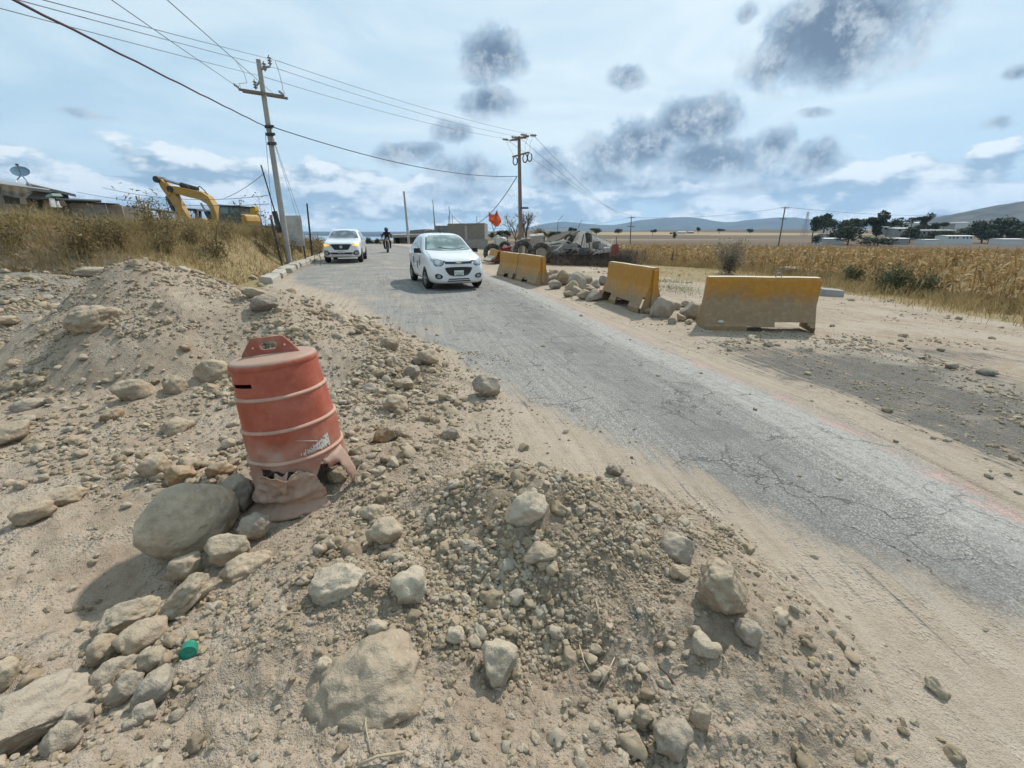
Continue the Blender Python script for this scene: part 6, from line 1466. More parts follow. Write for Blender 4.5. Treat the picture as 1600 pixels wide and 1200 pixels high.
# ------------------------------------------------------------------ houses
def block_mat(name, c, mort, sx=.40, sz=.20):
    mt = bpy.data.materials.new(name); mt.use_nodes = True; W = NT(mt.node_tree); b = W.n['Principled BSDF']
    tc = W.new('ShaderNodeTexCoord'); s = W.sep(tc.outputs['Object']); v = W.comb(W.m('ADD', s[0], s[1]), s[2], 0)
    br = W.new('ShaderNodeTexBrick'); W.put(br.inputs['Vector'], v); br.inputs['Scale'].default_value = 1; br.inputs['Brick Width'].default_value = sx; br.inputs['Row Height'].default_value = sz; br.inputs['Mortar Size'].default_value = .012
    br.inputs['Color1'].default_value = tuple(c) + (1,); br.inputs['Color2'].default_value = tuple(x * .8 for x in c) + (1,); br.inputs['Mortar'].default_value = tuple(mort) + (1,)
    n = W.noise(tc.outputs['Object'], 1.6, 6, .65)
    col = W.mix(W.m('MULTIPLY', W.ss(n, .42, .68), .5), br.outputs[0], (.17, .155, .135, 1)); W.put(b.inputs['Base Color'], col); b.inputs['Roughness'].default_value = .95
    W.put(b.inputs['Normal'], W.bump(br.outputs['Fac'], -.5, .02)); return mt
M_BLOCK = block_mat('concrete_block', (.30, .285, .255), (.22, .205, .185)); M_BLOCK2 = block_mat('tan_block', (.33, .265, .20), (.26, .22, .18)); M_BLOCKD = block_mat('grey_block', (.235, .215, .185), (.19, .175, .155))
M_SLAB = pm('roof_slab', (.27, .255, .235), .95, nscale=2, dust=.2, dustcol=(.2, .18, .16, 1)); M_TARP = pm('pale_tarp', (.40, .37, .31), .85, nscale=2, bump=.4, bscale=8); M_HOLE = pm('dark_interior', (.02, .02, .02), .9)
def wallbox(name, P0, P1, z0, z1, th, matl, parent, bev=0):
    """wall from P0 to P1 (xy, world); z0 and z1 are heights at both ends"""
    P0 = Vector((P0[0], P0[1], 0)); P1 = Vector((P1[0], P1[1], 0)); d = (P1 - P0); n = Vector((-d.y, d.x, 0)).normalized() * th; o = parent.location
    z1 = z1 if hasattr(z1, '__len__') else (z1, z1); vs = [P0, P1, P1 + n, P0 + n]; vs = [Vector((p.x, p.y, z0)) - o for p in vs] + [Vector((p.x, p.y, z1[k])) - o for k, p in zip((0, 1, 1, 0), vs)]
    mb = MB(); mb.add(vs, [(3, 2, 1, 0), (4, 5, 6, 7), (0, 1, 5, 4), (1, 2, 6, 5), (2, 3, 7, 6), (3, 0, 4, 7)]); return mb.obj(name, matl, parent, bevel=bev)
hz0 = .1
# left house with sloping slab roofs
A0 = at(-40, 300, 23); A1 = at(78, 300, 25.5); A2 = at(118, 303, 27)
hs_ = empty('block_house', (A0.x, 25, hz0), 0, 'grey block house with slab roof and dish at the left edge on the bank', 'house')
wallbox('wall', (A0.x, 23.2), (at(70, 300, 25).x, 25), hz0, (at(0, 287, 23.2).z, at(74, 299, 25).z), .2, M_BLOCK, hs_)
wallbox('wall', (at(30, 300, 26.4).x, 26.2), (at(104, 305, 27).x, 27), hz0, (at(40, 290, 26.2).z, at(104, 303, 27).z), .2, M_BLOCK, hs_)
def slab(name, pts, th, matl, parent):
    o = parent.location; mb = MB(); n = len(pts); vs = [Vector(p) - o for p in pts] + [Vector(p) - o - Vector((0, 0, th)) for p in pts]
    mb.add(vs, [tuple(range(n)), tuple(range(2 * n - 1, n - 1, -1))] + [(i, n + i, n + (i + 1) % n, (i + 1) % n) for i in range(n)]); return mb.obj(name, matl, parent)
slab('roof', [at(-60, 279, 22.6), at(78, 297, 24.6), at(74, 293, 29), at(-40, 275, 29)], .13, M_SLAB, hs_)
slab('roof', [at(45, 287, 26), at(118, 303.5, 26.6), at(104, 300, 31), at(40, 284, 31)], .14, M_SLAB, hs_)
# sagging tarpaulin under the eave
bm = bmesh.new(); g_ = []
for i in range(14):
    row = []
    for k in range(9):
        u = 2 + (56 - 2) * i / 13; vt = 288 + 10 * i / 13; vb = 302 + 7 * math.sin(i / 13 * 3.0) - 8 * (i > 10) * (i - 10) / 3
        p = at(u, vt + (vb - vt) * k / 8, 22.7 + .08 * math.sin(i * 1.7) + .25 * math.sin(k / 8 * 3.1)); row.append(bm.verts.new(p - hs_.location))
    g_.append(row)
for i in range(13):
    for k in range(8): bm.faces.new((g_[i][k], g_[i + 1][k], g_[i + 1][k + 1], g_[i][k + 1]))
bmesh.ops.solidify(bm, geom=bm.faces[:], thickness=.01); me = bpy.data.meshes.new('tarp'); bm.to_mesh(me); bm.free(); me.polygons.foreach_set('use_smooth', [True] * len(me.polygons)); link('tarpaulin', me, M_TARP, hs_)
wallbox('dark_opening', (at(6, 310, 23.05).x, 23.05), (at(46, 310, 24).x, 24.0), at(6, 318, 23).z, at(6, 305, 23).z, .02, M_HOLE, hs_)
# clutter under the low roof
slab('lean_to_roof', [at(40, 309, 23), at(158, 314, 25), at(158, 312, 28), at(60, 308, 28)], .07, M_DARK, hs_)
for k, (u, v, w, h, c) in enumerate(((40, 314, .35, .3, (.35, .30, .24)), (52, 317, .5, .35, (.14, .13, .12)), (74, 318, .28, .4, (.40, .34, .26)), (82, 317, .2, .42, (.70, .70, .68)), (90, 319, .24, .3, (.62, .62, .60)), (64, 316, .5, .25, (.10, .12, .11)), (98, 318, .3, .25, (.22, .16, .11)), (84, 306, .6, .14, (.28, .36, .32)))):
    p = at(u, v, 23.4 + .3 * (k % 3)); mb = MB(); mb.box((0, 0, 0), (w, w * .7, h), (.1 * (k % 3 - 1), .15 * (k % 2), .4 * k), .86); o = mb.obj('stored_bundle', pm('bundle', c, .9, nscale=14), None, p, bevel=.02)
    tag(o, ('tan bundle stored under the sagging tarpaulin', 'dark crate stored under the low roof of the left house', 'tan sack under the low roof', 'white sack under the low roof', 'smaller white sack beside the other white one', 'flat dark crate beside the tan bundle', 'brown bundle right of the white sacks', 'greenish sheet lying over the low roof edge')[k], 'bundle', 'clutter under the low roof of the house')
b0_ = at(114, 330, 24.6); e = empty('block_wall', (b0_.x, 24.6, hz0), 0, 'low grey concrete block wall right of the left house', 'wall')
wallbox('wall', (b0_.x, 24.6), (at(166, 330, 25.2).x, 25.2), hz0, (at(114, 316.5, 24.6).z, at(166, 318.5, 25.2).z), .18, M_BLOCK, e)
wallbox('coping', (at(70, 330, 24.4).x, 24.45), (at(186, 330, 25.2).x, 25.15), at(120, 317, 24.6).z, (at(70, 311, 24.45).z, at(186, 319.5, 25.15).z), .3, M_DARK, e)
e = empty('tan_wall', (at(166, 330, 25.3).x, 25.3, hz0), 0, 'tan wall with a sloping top between the block wall and the digger', 'wall')
wallbox('wall', (at(168, 330, 25.3).x, 25.3), (at(192, 330, 25.6).x, 25.6), hz0, (at(168, 319, 25.3).z, at(192, 320.5, 25.6).z), .2, M_BLOCK2, e)
wallbox('wall', (at(186, 330, 25.6).x, 25.7), (at(238, 330, 27).x, 27.0), hz0, (at(186, 320.5, 25.7).z, at(238, 331, 27).z), .2, pm('tan_render', (.42, .36, .285), .95, nscale=2, dust=.4, dustcol=(.30, .25, .19, 1)), e)
e = empty('open_shed', (at(245, 330, 28).x, 28, hz0), 0, 'open shed with dark sheet roof on posts left of the digger', 'shed')
slab('roof', [at(205, 322, 27.4), at(284, 333.5, 27.8), at(280, 331, 31), at(210, 320.5, 31)], .08, M_DARK, e)
for u in (246, 252, 275): wallbox('post', (at(u, 330, 28).x, 28), (at(u + 3, 330, 28).x, 28), hz0, at(u, 329, 28).z, .12, M_WOOD, e)
# satellite dish on the roof
dp = at(32, 269, 25.5); e = empty('satellite_dish', dp, 0, 'blue grey mesh satellite dish on the roof of the left house', 'satellite dish')
nrm_ = Vector((.42, -.55, .72)).normalized(); Mq = nrm_.to_track_quat('Z', 'Y').to_matrix().to_4x4(); mb = MB(); mb.lathe([(r, .42 * r * r) for r in np.linspace(.01, .36, 8)] + [(.37, .42 * .135 + .01), (.36, .42 * .13 - .015)] + [(r, .42 * r * r - .012) for r in np.linspace(.34, .01, 8)], 32, Mq)
mb.obj('reflector', pm('dish_blue', (.095, .165, .225), .6, nscale=6), e, smooth=True)
for q in ((at(24, 284, 25) - dp), (at(50, 293, 25) - dp)): mb = MB(); mb.tube([Vector((0, 0, -.1)) - nrm_ * .03, q], .025, 6); mb.obj('strut', M_STEEL, e)
mb = MB(); mb.tube([nrm_ * .05 + Vector((.1, -.1, -.2)), nrm_ * .42], .012, 6); mb.box(nrm_ * .44, (.09, .09, .09)); mb.obj('feed_arm', M_DARK, e)

# houses beyond the crest
def house_far(name, label, faces, Y, z0, depth, matl, roof=None):
    """front wall outline surveyed along its top, then built back to its depth"""
    u0, u1, v0, v1 = faces; a = at(u0, v0, Y); b = at(u1, v1, Y); e = empty(name, ((a.x + b.x) / 2, Y, z0), 0, label, 'house', 'houses beyond the crest')
    mb = MB(); o = e.location; vs = []
    for (p, y) in ((a, Y), (b, Y), (b, Y + depth), (a, Y + depth)): vs.append(Vector((p.x * (y / Y if False else 1), y, z0)) - o)
    for (p, y) in ((a, Y), (b, Y), (b, Y + depth), (a, Y + depth)): vs.append(Vector((p.x, y, p.z)) - o)
    mb.add(vs, [(3, 2, 1, 0), (4, 5, 6, 7), (0, 1, 5, 4), (1, 2, 6, 5), (2, 3, 7, 6), (3, 0, 4, 7)]); mb.obj('wall', matl, e); return e
hb_ = -.7
e = house_far('flat_roof_house', 'low house with overhanging flat roof and dark doorway beyond the road crest', (614, 694, 368, 365), 66, hb_, 7, M_BLOCKD)
slab('roof', [at(605, 367.5, 64.5), at(700, 365, 64.5), at(700, 363.5, 74), at(607, 366, 74)], .35, M_SLAB, e)
def opening(e, u0, v0, u1, v1, Y, nm):
    a = at(u0, v0, Y); b = at(u1, v1, Y); mb = MB(); mb.box((((a + b) / 2).x - e.location.x, Y - e.location.y, (a.z + b.z) / 2 - e.location.z), (abs(b.x - a.x), .12, abs(a.z - b.z))); mb.obj(nm, M_HOLE, e)
opening(e, 618, 371, 625, 383, 65.97, 'doorway'); opening(e, 634, 370, 640, 377, 65.97, 'window'); opening(e, 655, 370, 664, 378, 65.97, 'window')
e = house_far('stepped_wall_house', 'unfinished grey house with sloping wall tops behind the bare pole', (640, 664, 360, 358), 70, hb_, 6, M_BLOCKD)
e = house_far('stepped_wall_house', 'unfinished grey wall right of a notch, behind the white car roof', (665, 684, 361, 357.5), 70.5, hb_, 6, M_BLOCKD)
e = house_far('block_house', 'grey block house section between the notch and the tall grey wall', (680, 706, 352.5, 352.5), 71, hb_, 7, M_BLOCKD)
e = house_far('block_house', 'tall plain grey block house with a flat top behind the white car', (699, 757, 349.5, 348.5), 62, -1.0, 8, M_BLOCKD)
mb = MB(); pz = at(728, 350, 61.9); mb.box((pz.x - e.location.x, -.06, 1.0), (.35, .12, 4.6)); mb.obj('pilaster', M_CONC, e)
mb = MB(); mb.box((0, -.10, .75), (5.6, .2, 1.5)); mb.obj('plinth', M_SLAB, e)
for u in (701, 707, 745): mb = MB(); pz = at(u, 349, 62.4); mb.tube([(pz.x - e.location.x, .4, pz.z - e.location.z - .1), (pz.x - e.location.x, .4, pz.z - e.location.z + .9)], .03, 5); mb.obj('rebar', M_DARK, e)
# ------------------------------------------------------------------ vegetation
def leaf_mat(name, c0, c1, c2, trans=.25):
    mt = bpy.data.materials.new(name); mt.use_nodes = True; W = NT(mt.node_tree); b = W.n['Principled BSDF']; t = W.attr('tone')
    ra = W.new('ShaderNodeValToRGB'); W.put(ra.inputs[0], t); e = ra.color_ramp.elements; e[0].color = tuple(c0) + (1,); e[1].color = tuple(c2) + (1,); x = e.new(.5); x.color = tuple(c1) + (1,)
    pn = W.noise(W.geo(), .9, 5, .65); cc = W.mix(W.m('MULTIPLY', W.ss(pn, .48, .66), .45), ra.outputs[0], tuple(x * .45 for x in c1) + (1,)); cc = W.mix(W.m('MULTIPLY', W.ss(pn, .46, .30), .35), cc, tuple(min(1, x * 1.15) for x in c2) + (1,))
    W.put(b.inputs['Base Color'], cc); b.inputs['Roughness'].default_value = .8; b.inputs['Specular IOR Level'].default_value = .2
    tr = W.new('ShaderNodeBsdfTranslucent'); W.put(tr.inputs[0], cc); mx = W.new('ShaderNodeMixShader'); mx.inputs[0].default_value = trans
    W.l.new(b.outputs[0], mx.inputs[1]); W.l.new(tr.outputs[0], mx.inputs[2]); W.l.new(mx.outputs[0], W.n['Material Output'].inputs[0]); return mt
M_GRASS = leaf_mat('dry_grass', (.135, .105, .045), (.33, .235, .105), (.47, .37, .19), .3)
M_WEED = leaf_mat('weed', (.11, .09, .042), (.215, .165, .08), (.34, .255, .13), .25)
M_CORN = leaf_mat('dry_corn', (.20, .115, .045), (.40, .265, .115), (.56, .43, .24), .3)
M_TREE = leaf_mat('tree_leaf', (.018, .028, .014), (.040, .055, .026), (.075, .088, .045), .12)
M_BARK = pm('bark', (.10, .08, .06), .95)
def blades(px, py, pz, h, w, tone, lean=.35, segs=3):
    """curved tapering blades, one per point"""
    n = len(px); az = RNG.uniform(0, 6.283, n); la = RNG.normal(0, lean, n)[:, None]; dirx = np.cos(az); diry = np.sin(az); ba = RNG.uniform(0, 6.283, n)
    V = np.zeros((n, segs * 2 + 1, 3)); bend = np.abs(RNG.normal(.25, .3, n)) + np.abs(la[:, 0])
    for s in range(segs + 1):
        t = s / segs; hx = px + dirx * bend * h * t ** 1.8; hy = py + diry * bend * h * t ** 1.8; hz = pz + h * t * (1 - .25 * np.minimum(bend, 1.3) * t)
        if s < segs:
            ww = w * (1 - t * .75) * .5; V[:, s * 2, :] = np.stack([hx - np.cos(ba) * ww, hy - np.sin(ba) * ww, hz], 1); V[:, s * 2 + 1, :] = np.stack([hx + np.cos(ba) * ww, hy + np.sin(ba) * ww, hz], 1)
        else: V[:, s * 2, :] = np.stack([hx, hy, hz], 1)
    k = segs * 2 + 1; base = np.arange(n)[:, None] * k
    q = np.concatenate([base + np.array([[s * 2, s * 2 + 1, s * 2 + 3, s * 2 + 2]]) for s in range(segs - 1)], 0); t3 = base + np.array([[segs * 2 - 2, segs * 2 - 1, segs * 2]])
    tn = np.repeat(tone, k).reshape(n, k) + np.linspace(-.12, .12, k)[None]
    return V.reshape(-1, 3), t3, q, np.clip(tn, 0, 1).ravel()
def grass_obj(name, x, y, h, w, tone, matl, lean=.35, segs=3):
    z = terrain(x, y, False) - .03; V, t3, q, tn = blades(x, y, z, h, w, tone, lean, segs)
    return tag(link(name, np_mesh(name, V, tris=t3, quads=q, attrs=dict(tone=tn)), matl), kind='stuff')
def berm_pts(n, lo, hi, y0=5.5, y1=46):
    y = y0 + (y1 - y0) * RNG.random(n) ** 1.25; tl = RNG.uniform(lo, hi, n); t0 = np.interp(y, [0, 9, 13, 18, 25], [5.2, 3.3, .8, .25, .1])
    x = np.interp(y, _yy, _xx) - (road_w(y) + t0 + tl) * np.sqrt(1 + np.interp(y, _yy, _dx) ** 2); return x, y, tl
def heapfree(x, y):
    A, G, F = heaps(x, y); s_, t_ = road_st(x, y); q_ = -t_ - road_w(y) - np.interp(y, [0, 9, 13, 18, 25], [5.2, 3.3, .8, .25, .1]); return (A + F < .12) & ((G < .12) | (q_ > 1.0))
x, y, tl = berm_pts(115000, .05, 9.5); dens = .35 + .65 * sstep(-.5, .2, fbm(x * .6, y * .6, 3, 301)); m = (RNG.random(len(x)) < dens) & heapfree(x, y); x, y, tl = x[m], y[m], tl[m]
p_ = fbm(x * .55, y * .55, 3, 303); tone = np.clip(.52 + .55 * p_ + RNG.normal(0, .17, len(x)), 0, 1)
grass_obj('dry_grass', x, y, np.clip(.22 + .35 * RNG.random(len(x)) + .25 * p_, .12, .9) * np.interp(tl, [.3, 1.5], [.55, 1]), RNG.uniform(.008, .022, len(x)), tone, M_GRASS, .55)
x, y, tl = berm_pts(20000, 1.4, 5.5, 6, 40); m = heapfree(x, y); x, y = x[m], y[m]
x2, y2, tl2_ = berm_pts(9000, 2.2, 6.5, 15, 34); x, y = np.concatenate([x, x2]), np.concatenate([y, y2])
grass_obj('tall_grass', x, y, RNG.uniform(.35, .75, len(x)), RNG.uniform(.006, .014, len(x)), np.clip(RNG.normal(.6, .2, len(x)), 0, 1), M_GRASS, .2)
# olive and brown weeds on the bank, each a plant
def weed_mesh(seed, n=420, spread=.55, hgt=.8, twig=8):
    rg = np.random.default_rng(seed); vs = []; tr = []; tn = []
    for k in range(twig):
        a = rg.uniform(0, 6.28); l = hgt * rg.uniform(.6, 1.1); e = np.array([math.cos(a) * spread * rg.uniform(.2, .9), math.sin(a) * spread * rg.uniform(.2, .9), l]); nn = n // twig
        for j in range(nn):
            t = rg.uniform(.15, 1.0); c = e * np.array([t ** 1.3, t ** 1.3, t]) + rg.normal(0, .10 * spread / .55, 3); d = rg.normal(0, 1, 3); d /= np.linalg.norm(d); u = np.cross(d, rg.normal(0, 1, 3)); u /= np.linalg.norm(u) + 1e-6
            s = rg.uniform(.035, .10); b = len(vs); vs += [c - u * s * .22, c + u * s * .22, c + d * s * 1.3]; tr.append((b, b + 1, b + 2)); tn += [rg.uniform(0, 1)] * 3
        for j in range(5):
            t0, t1 = j / 5, (j + 1) / 5; p0 = e * np.array([t0 ** 1.3, t0 ** 1.3, t0]); p1 = e * np.array([t1 ** 1.3, t1 ** 1.3, t1]); o = np.array([-math.sin(a), math.cos(a), 0]) * .008; b = len(vs); vs += [p0 - o, p0 + o, p1 + o, p1 - o]; tr += [(b, b + 1, b + 2), (b, b + 2, b + 3)]; tn += [.3] * 4
    V = np.array(vs); V[:, 2] = np.maximum(V[:, 2], 0); me = np_mesh('weed', V, tris=tr, attrs=dict(tone=tn)); me.materials.append(M_WEED); return me
WV = [weed_mesh(40 + i, 620, random.uniform(.45, .75), random.uniform(.55, .95), 11) for i in range(5)]
WP = [(30, 385), (130, 362), (160, 385), (140, 400), (190, 390), (210, 360), (235, 365), (262, 395), (300, 378), (365, 352), (378, 350), (352, 372), (340, 400), (400, 372), (420, 378), (432, 388), (465, 385), (470, 395), (478, 386), (490, 395), (498, 384), (500, 400), (440, 405), (455, 400), (415, 398)]
q = hits([p[0] for p in WP], [p[1] for p in WP])
rows_ = ['below the left house', 'under the left house and dish', 'below the block wall', 'below the shed', 'below the excavator', 'by the leaning pole', 'near the white SUV']
for i, p in enumerate(q):
    o = link('weed_bush', random.choice(WV), None, None, (p[0], p[1], p[2] - .05), (0, 0, random.uniform(0, 6.3)), random.uniform(.7, 1.25))
    u = WP[i][0]; w_ = rows_[0] if u < 70 else rows_[2] if u < 200 else rows_[3] if u < 255 else rows_[4] if u < 385 else rows_[5] if u < 462 else rows_[6]
    hgt_ = 'crest' if WP[i][1] < 365 else 'middle' if WP[i][1] < 388 else 'foot'
    tag(o, f'{"big" if o.scale[0] > 1.05 else "small" if o.scale[0] < .88 else "middling"} olive brown weed clump at the {hgt_} of the grass bank {w_}', 'weed', 'weed clumps on the grass bank', 'thing')
# tall dry stalks against the sky
for i, (u, v, h_) in enumerate(((302, 345, 1.3), (371, 340, 1.2), (378, 342, 1.5), (412, 358, 1.7), (418, 360, 1.3), (265, 335, 1.4), (60, 335, .9), (497, 372, .9), (488, 372, 1.0))):
    p = at(u, v + 12, 22 if u > 100 else 14); p.z = H1(p.x, p.y); mb = MB(); mb.tube([(0, 0, 0), (.03, 0, h_ * .5), (.08, 0, h_)], [.012, .009, .005], 5)
    for k in range(11):
        t = random.uniform(.4, 1); a = random.uniform(0, 6.28); l = random.uniform(.12, .38); s0 = Vector((.06 * t, 0, h_ * t)); e_ = s0 + Vector((math.cos(a) * l, math.sin(a) * l, l * .7)); mb.tube([s0, e_], [.006, .004], 4); mb.box(e_, (.035, .035, .05), (k, k * .7, 0))
    tag(mb.obj('dry_stalk', M_BARK, None, p), ('dry stalk', 'tall dry stalk', 'tallest dry stalk', 'tall dry stalk', 'dry stalk', 'dry stalk', 'short dry stalk', 'short dry stalk', 'dry stalk')[i] + ' standing ' + ('before the excavator boom', 'before the excavator cab roof', 'behind the excavator cab', 'beside the backhoe arm', 'between the backhoe arm and leaning pole', 'left of the excavator stick', 'before the left house', 'just left of the white SUV', 'left of the SUV beside another stalk')[i], 'dry stalk', 'dry stalks on the grass bank', 'thing')

# ---- maize stubble field on the right
def corn_edge(y): return np.interp(y, [-6, 5, 11, 18, 25, 28, 31, 34, 60, 100], [12.3, 12.3, 12.5, 12.6, 12.4, 10.2, 8.2, 6.8, 4.0, 2.0])
def corn_proto(seed):
    rg = np.random.default_rng(seed); vs = []; tr = []; tn = []; h = rg.uniform(1.0, 1.28); lx, ly = rg.normal(0, .10, 2)
    def quad(a, b, c, d, t):
        k = len(vs); vs.extend([a, b, c, d]); tr.extend([(k, k + 1, k + 2), (k, k + 2, k + 3)]); tn.extend([t] * 4)
    def tri(a, b, c, t):
        k = len(vs); vs.extend([a, b, c]); tr.append((k, k + 1, k + 2)); tn.extend([t] * 3)
    st_ = [np.array([lx * t * t * h, ly * t * t * h, t * h]) for t in np.linspace(0, 1, 4)]
    for a, b in zip(st_[:-1], st_[1:]):
        for d in (np.array([.011, 0, 0]), np.array([0, .011, 0])): quad(a - d, a + d, b + d, b - d, .55)
    for k in range(rg.integers(8, 11)):
        t = rg.uniform(.12, .97); a = rg.uniform(0, 6.28); o = np.array([lx * t * t * h, ly * t * t * h, t * h]); D_ = np.array([math.cos(a), math.sin(a), 0]); S = np.array([-math.sin(a), math.cos(a), 0]); l = rg.uniform(.28, .6); w = rg.uniform(.025, .045); up = rg.uniform(.05, .5); dr = rg.uniform(.5, 1.3)
        c = [o + D_ * l * s * (1 - .3 * s) + np.array([0, 0, l * (up * s - dr * s * s)]) + S * rg.normal(0, .03) * s for s in (0, .35, .7, 1)]; ws = [w * .6, w, w * .7]; t0 = np.clip(rg.normal(.55, .28), 0, 1); tw = rg.normal(0, .6)
        for j in range(2):
            s0 = S * ws[j] + np.array([0, 0, ws[j] * tw * .5]); s1 = S * ws[j + 1] + np.array([0, 0, ws[j + 1] * tw]); quad(c[j] - s0, c[j] + s0, c[j + 1] + s1, c[j + 1] - s1, t0)
        s1 = S * ws[2]; tri(c[2] - s1, c[2] + s1, c[3], t0)
    for k in range(3):
        a = rg.uniform(0, 6.28); e = st_[-1] + np.array([math.cos(a) * .08, math.sin(a) * .08, .16]); tri(st_[-1] - np.array([.006, 0, 0]), st_[-1] + np.array([.006, 0, 0]), e, .2)
    return np.array(vs), np.array(tr), np.array(tn)
CP = [corn_proto(i) for i in range(9)]; CM = []
for v, t, n_ in CP:
    me = np_mesh('corn_stalk', v, tris=t, attrs=dict(tone=n_)); me.materials.append(M_CORN); CM.append(me)
cand = []
for rowk in range(0, 4):                                              # the rows nearest the lot: each stalk an object
    for y in np.arange(6.5, 33, .34):
        x = corn_edge(y) + .15 + rowk * .75 + RNG.normal(0, .12); yy_ = y + RNG.normal(0, .10); cand.append((x, yy_))
cand.sort(key=lambda c: math.hypot(*c)); cand = [c for c in cand if math.atan2(c[0], c[1]) < R(56)]
for (x, y) in cand[:200]:
    o = link('corn_stalk', random.choice(CM), None, None, (x, y, H1(x, y) - .02), (RNG.normal(0, .08), RNG.normal(0, .08), RNG.uniform(0, 6.28)), float(RNG.uniform(.82, 1.12)))
    cu = FPX * x / depth_of((x, y, 0)) + 800; w_ = 'behind the scrap heap' if cu < 1060 else 'near the leafless grey bush' if cu < 1200 else 'behind the dark soil mound' if cu < 1300 else 'by the first grey green bush' if cu < 1370 else 'by the wide grey green bush' if cu < 1480 else 'past the last grey green bush'; ht_ = 'tall' if o.scale[0] > 1.02 else 'short' if o.scale[0] < .92 else 'middling'
    tag(o, f'{ht_} dry maize stalk in the front rows {w_}', 'maize stalk', 'maize stalks along the front of the field', 'thing')
fx_, fy_ = [], []
for (x, y) in cand[200:]: fx_.append(x); fy_.append(y)
yy_, xx_ = np.meshgrid(np.arange(-4, 88, .42), np.arange(2, 95, .75)); yy_ = yy_.ravel() + RNG.normal(0, .12, yy_.size); xx_ = xx_.ravel() + RNG.normal(0, .10, xx_.size)
m = (xx_ > corn_edge(yy_) + 3.1) & (np.arctan2(xx_, yy_) < R(60)) & (np.hypot(xx_, yy_) < 95) & ((yy_ > 33.4) | (xx_ > corn_edge(yy_) + 3.1)); xx_, yy_ = xx_[m], yy_[m]
keep = RNG.random(len(xx_)) < np.clip(1.35 - np.hypot(xx_, yy_) / 75, .16, 1); fx_ = np.concatenate([fx_, xx_[keep]]); fy_ = np.concatenate([fy_, yy_[keep]])
fz_ = terrain(fx_, fy_, False) - .02; VV = []; TT = []; NN = []; b = 0; pick = RNG.integers(0, len(CP), len(fx_)); rot = RNG.uniform(0, 6.28, len(fx_)); far_ = np.hypot(fx_, fy_); sc_ = RNG.uniform(.8, 1.12, len(fx_))
for k in range(len(CP)):
    v, t, n_ = CP[k]; ix = np.where(pick == k)[0]; c, s = np.cos(rot[ix])[:, None], np.sin(rot[ix])[:, None]; wide = np.interp(far_[ix], [20, 90], [1.0, 2.2])[:, None]
    X = (v[None, :, 0] * c - v[None, :, 1] * s) * sc_[ix][:, None] * wide + fx_[ix][:, None]; Y = (v[None, :, 0] * s + v[None, :, 1] * c) * sc_[ix][:, None] * wide + fy_[ix][:, None]; Z = v[None, :, 2] * sc_[ix][:, None] + fz_[ix][:, None]
    VV.append(np.stack([X, Y, Z], -1).reshape(-1, 3)); TT.append((t[None] + (np.arange(len(ix)) * len(v))[:, None, None]).reshape(-1, 3) + b); NN.append(np.tile(n_, len(ix))); b += len(ix) * len(v)
tag(link('maize_field', np_mesh('maize_field', np.concatenate(VV), tris=np.concatenate(TT), attrs=dict(tone=np.concatenate(NN))), M_CORN), kind='stuff')
# dry verge grass before the maize and about the lot
n = 30000; y = RNG.uniform(5, 36, n); off = np.abs(RNG.normal(0, 1.3, n)); x = corn_edge(y) + .8 - off; z_ = (RNG.random(n) < .25 + .75 * sstep(-.3, .3, fbm(x * .7, y * .7, 3, 311))); x, y = x[z_], y[z_]
grass_obj('verge_grass', x, y, RNG.uniform(.12, .55, len(x)), RNG.uniform(.008, .02, len(x)), np.clip(RNG.normal(.55, .22, len(x)), 0, 1), M_GRASS, .4)
n = 26000; x = RNG.uniform(3.0, 13, n); y = RNG.uniform(13, 31, n); s_, t_ = road_st(x, y); k_ = (t_ > 5) & (RNG.random(n) < .15 + .7 * sstep(0, .4, fbm(x * .5, y * .5, 3, 313))) & (x < corn_edge(y)); x, y = x[k_], y[k_]
grass_obj('short_grass', x, y, RNG.uniform(.03, .14, len(x)), RNG.uniform(.008, .018, len(x)), np.clip(RNG.normal(.6, .2, len(x)), 0, 1), M_GRASS, .5, 2)
M_GREENG = leaf_mat('green_grass', (.055, .075, .02), (.12, .15, .04), (.25, .25, .09), .3)
gx_, gy_ = [], []
for (u, v, ru, rv, n) in ((1055, 452, 34, 5, 700), (1040, 440, 25, 3, 400), (1510, 465, 40, 6, 1100), (1560, 470, 30, 4, 400), (1330, 430, 12, 6, 240)):
    c = hit(u, v); a = hit(u + ru, v); b_ = hit(u, v - rv); gx_.append(RNG.normal(c.x, abs(a.x - c.x) * .6, n)); gy_.append(RNG.normal(c.y, abs(b_.y - c.y) * .6, n))
x = np.concatenate(gx_); y = np.concatenate(gy_); grass_obj('green_grass', x, y, RNG.uniform(.04, .20, len(x)), RNG.uniform(.006, .014, len(x)), RNG.random(len(x)), M_GREENG, .4, 2)

# ---- bushes on the lot
def bush(name, p, spread, hgt, n, matl, label, seed, cat='bush'):
    me = weed_mesh(seed, n, spread, hgt, 26); me.materials.clear(); o = link(name, me, matl, None, p); return tag(o, label, cat, None, 'thing')
M_GREYB = leaf_mat('grey_bush', (.10, .085, .06), (.20, .17, .125), (.33, .29, .22), .2); M_GREENB = leaf_mat('green_bush', (.05, .058, .03), (.11, .12, .06), (.20, .20, .11), .2)
bush('dry_bush', hit(1138, 428), .9, 1.35, 3600, M_GREYB, 'leafless grey bush before the maize left of the concrete lump', 71)
bush('green_bush', hit(1328, 446), .55, .7, 1500, M_GREENB, 'grey green bush at the maize edge behind the nearest barrier', 72)
bush('green_bush', hit(1392, 458), .8, .75, 2400, M_GREENB, 'grey green bush at the maize edge, next right of the first one', 73)
bush('green_bush', hit(1445, 463), .7, .6, 1900, M_GREENB, 'low grey green bush rightmost at the maize edge', 74)
bush('dry_bush', hit(1010, 412), .7, .5, 1200, M_GREYB, 'low grey brush beside the fence post left of the dry bush', 75)
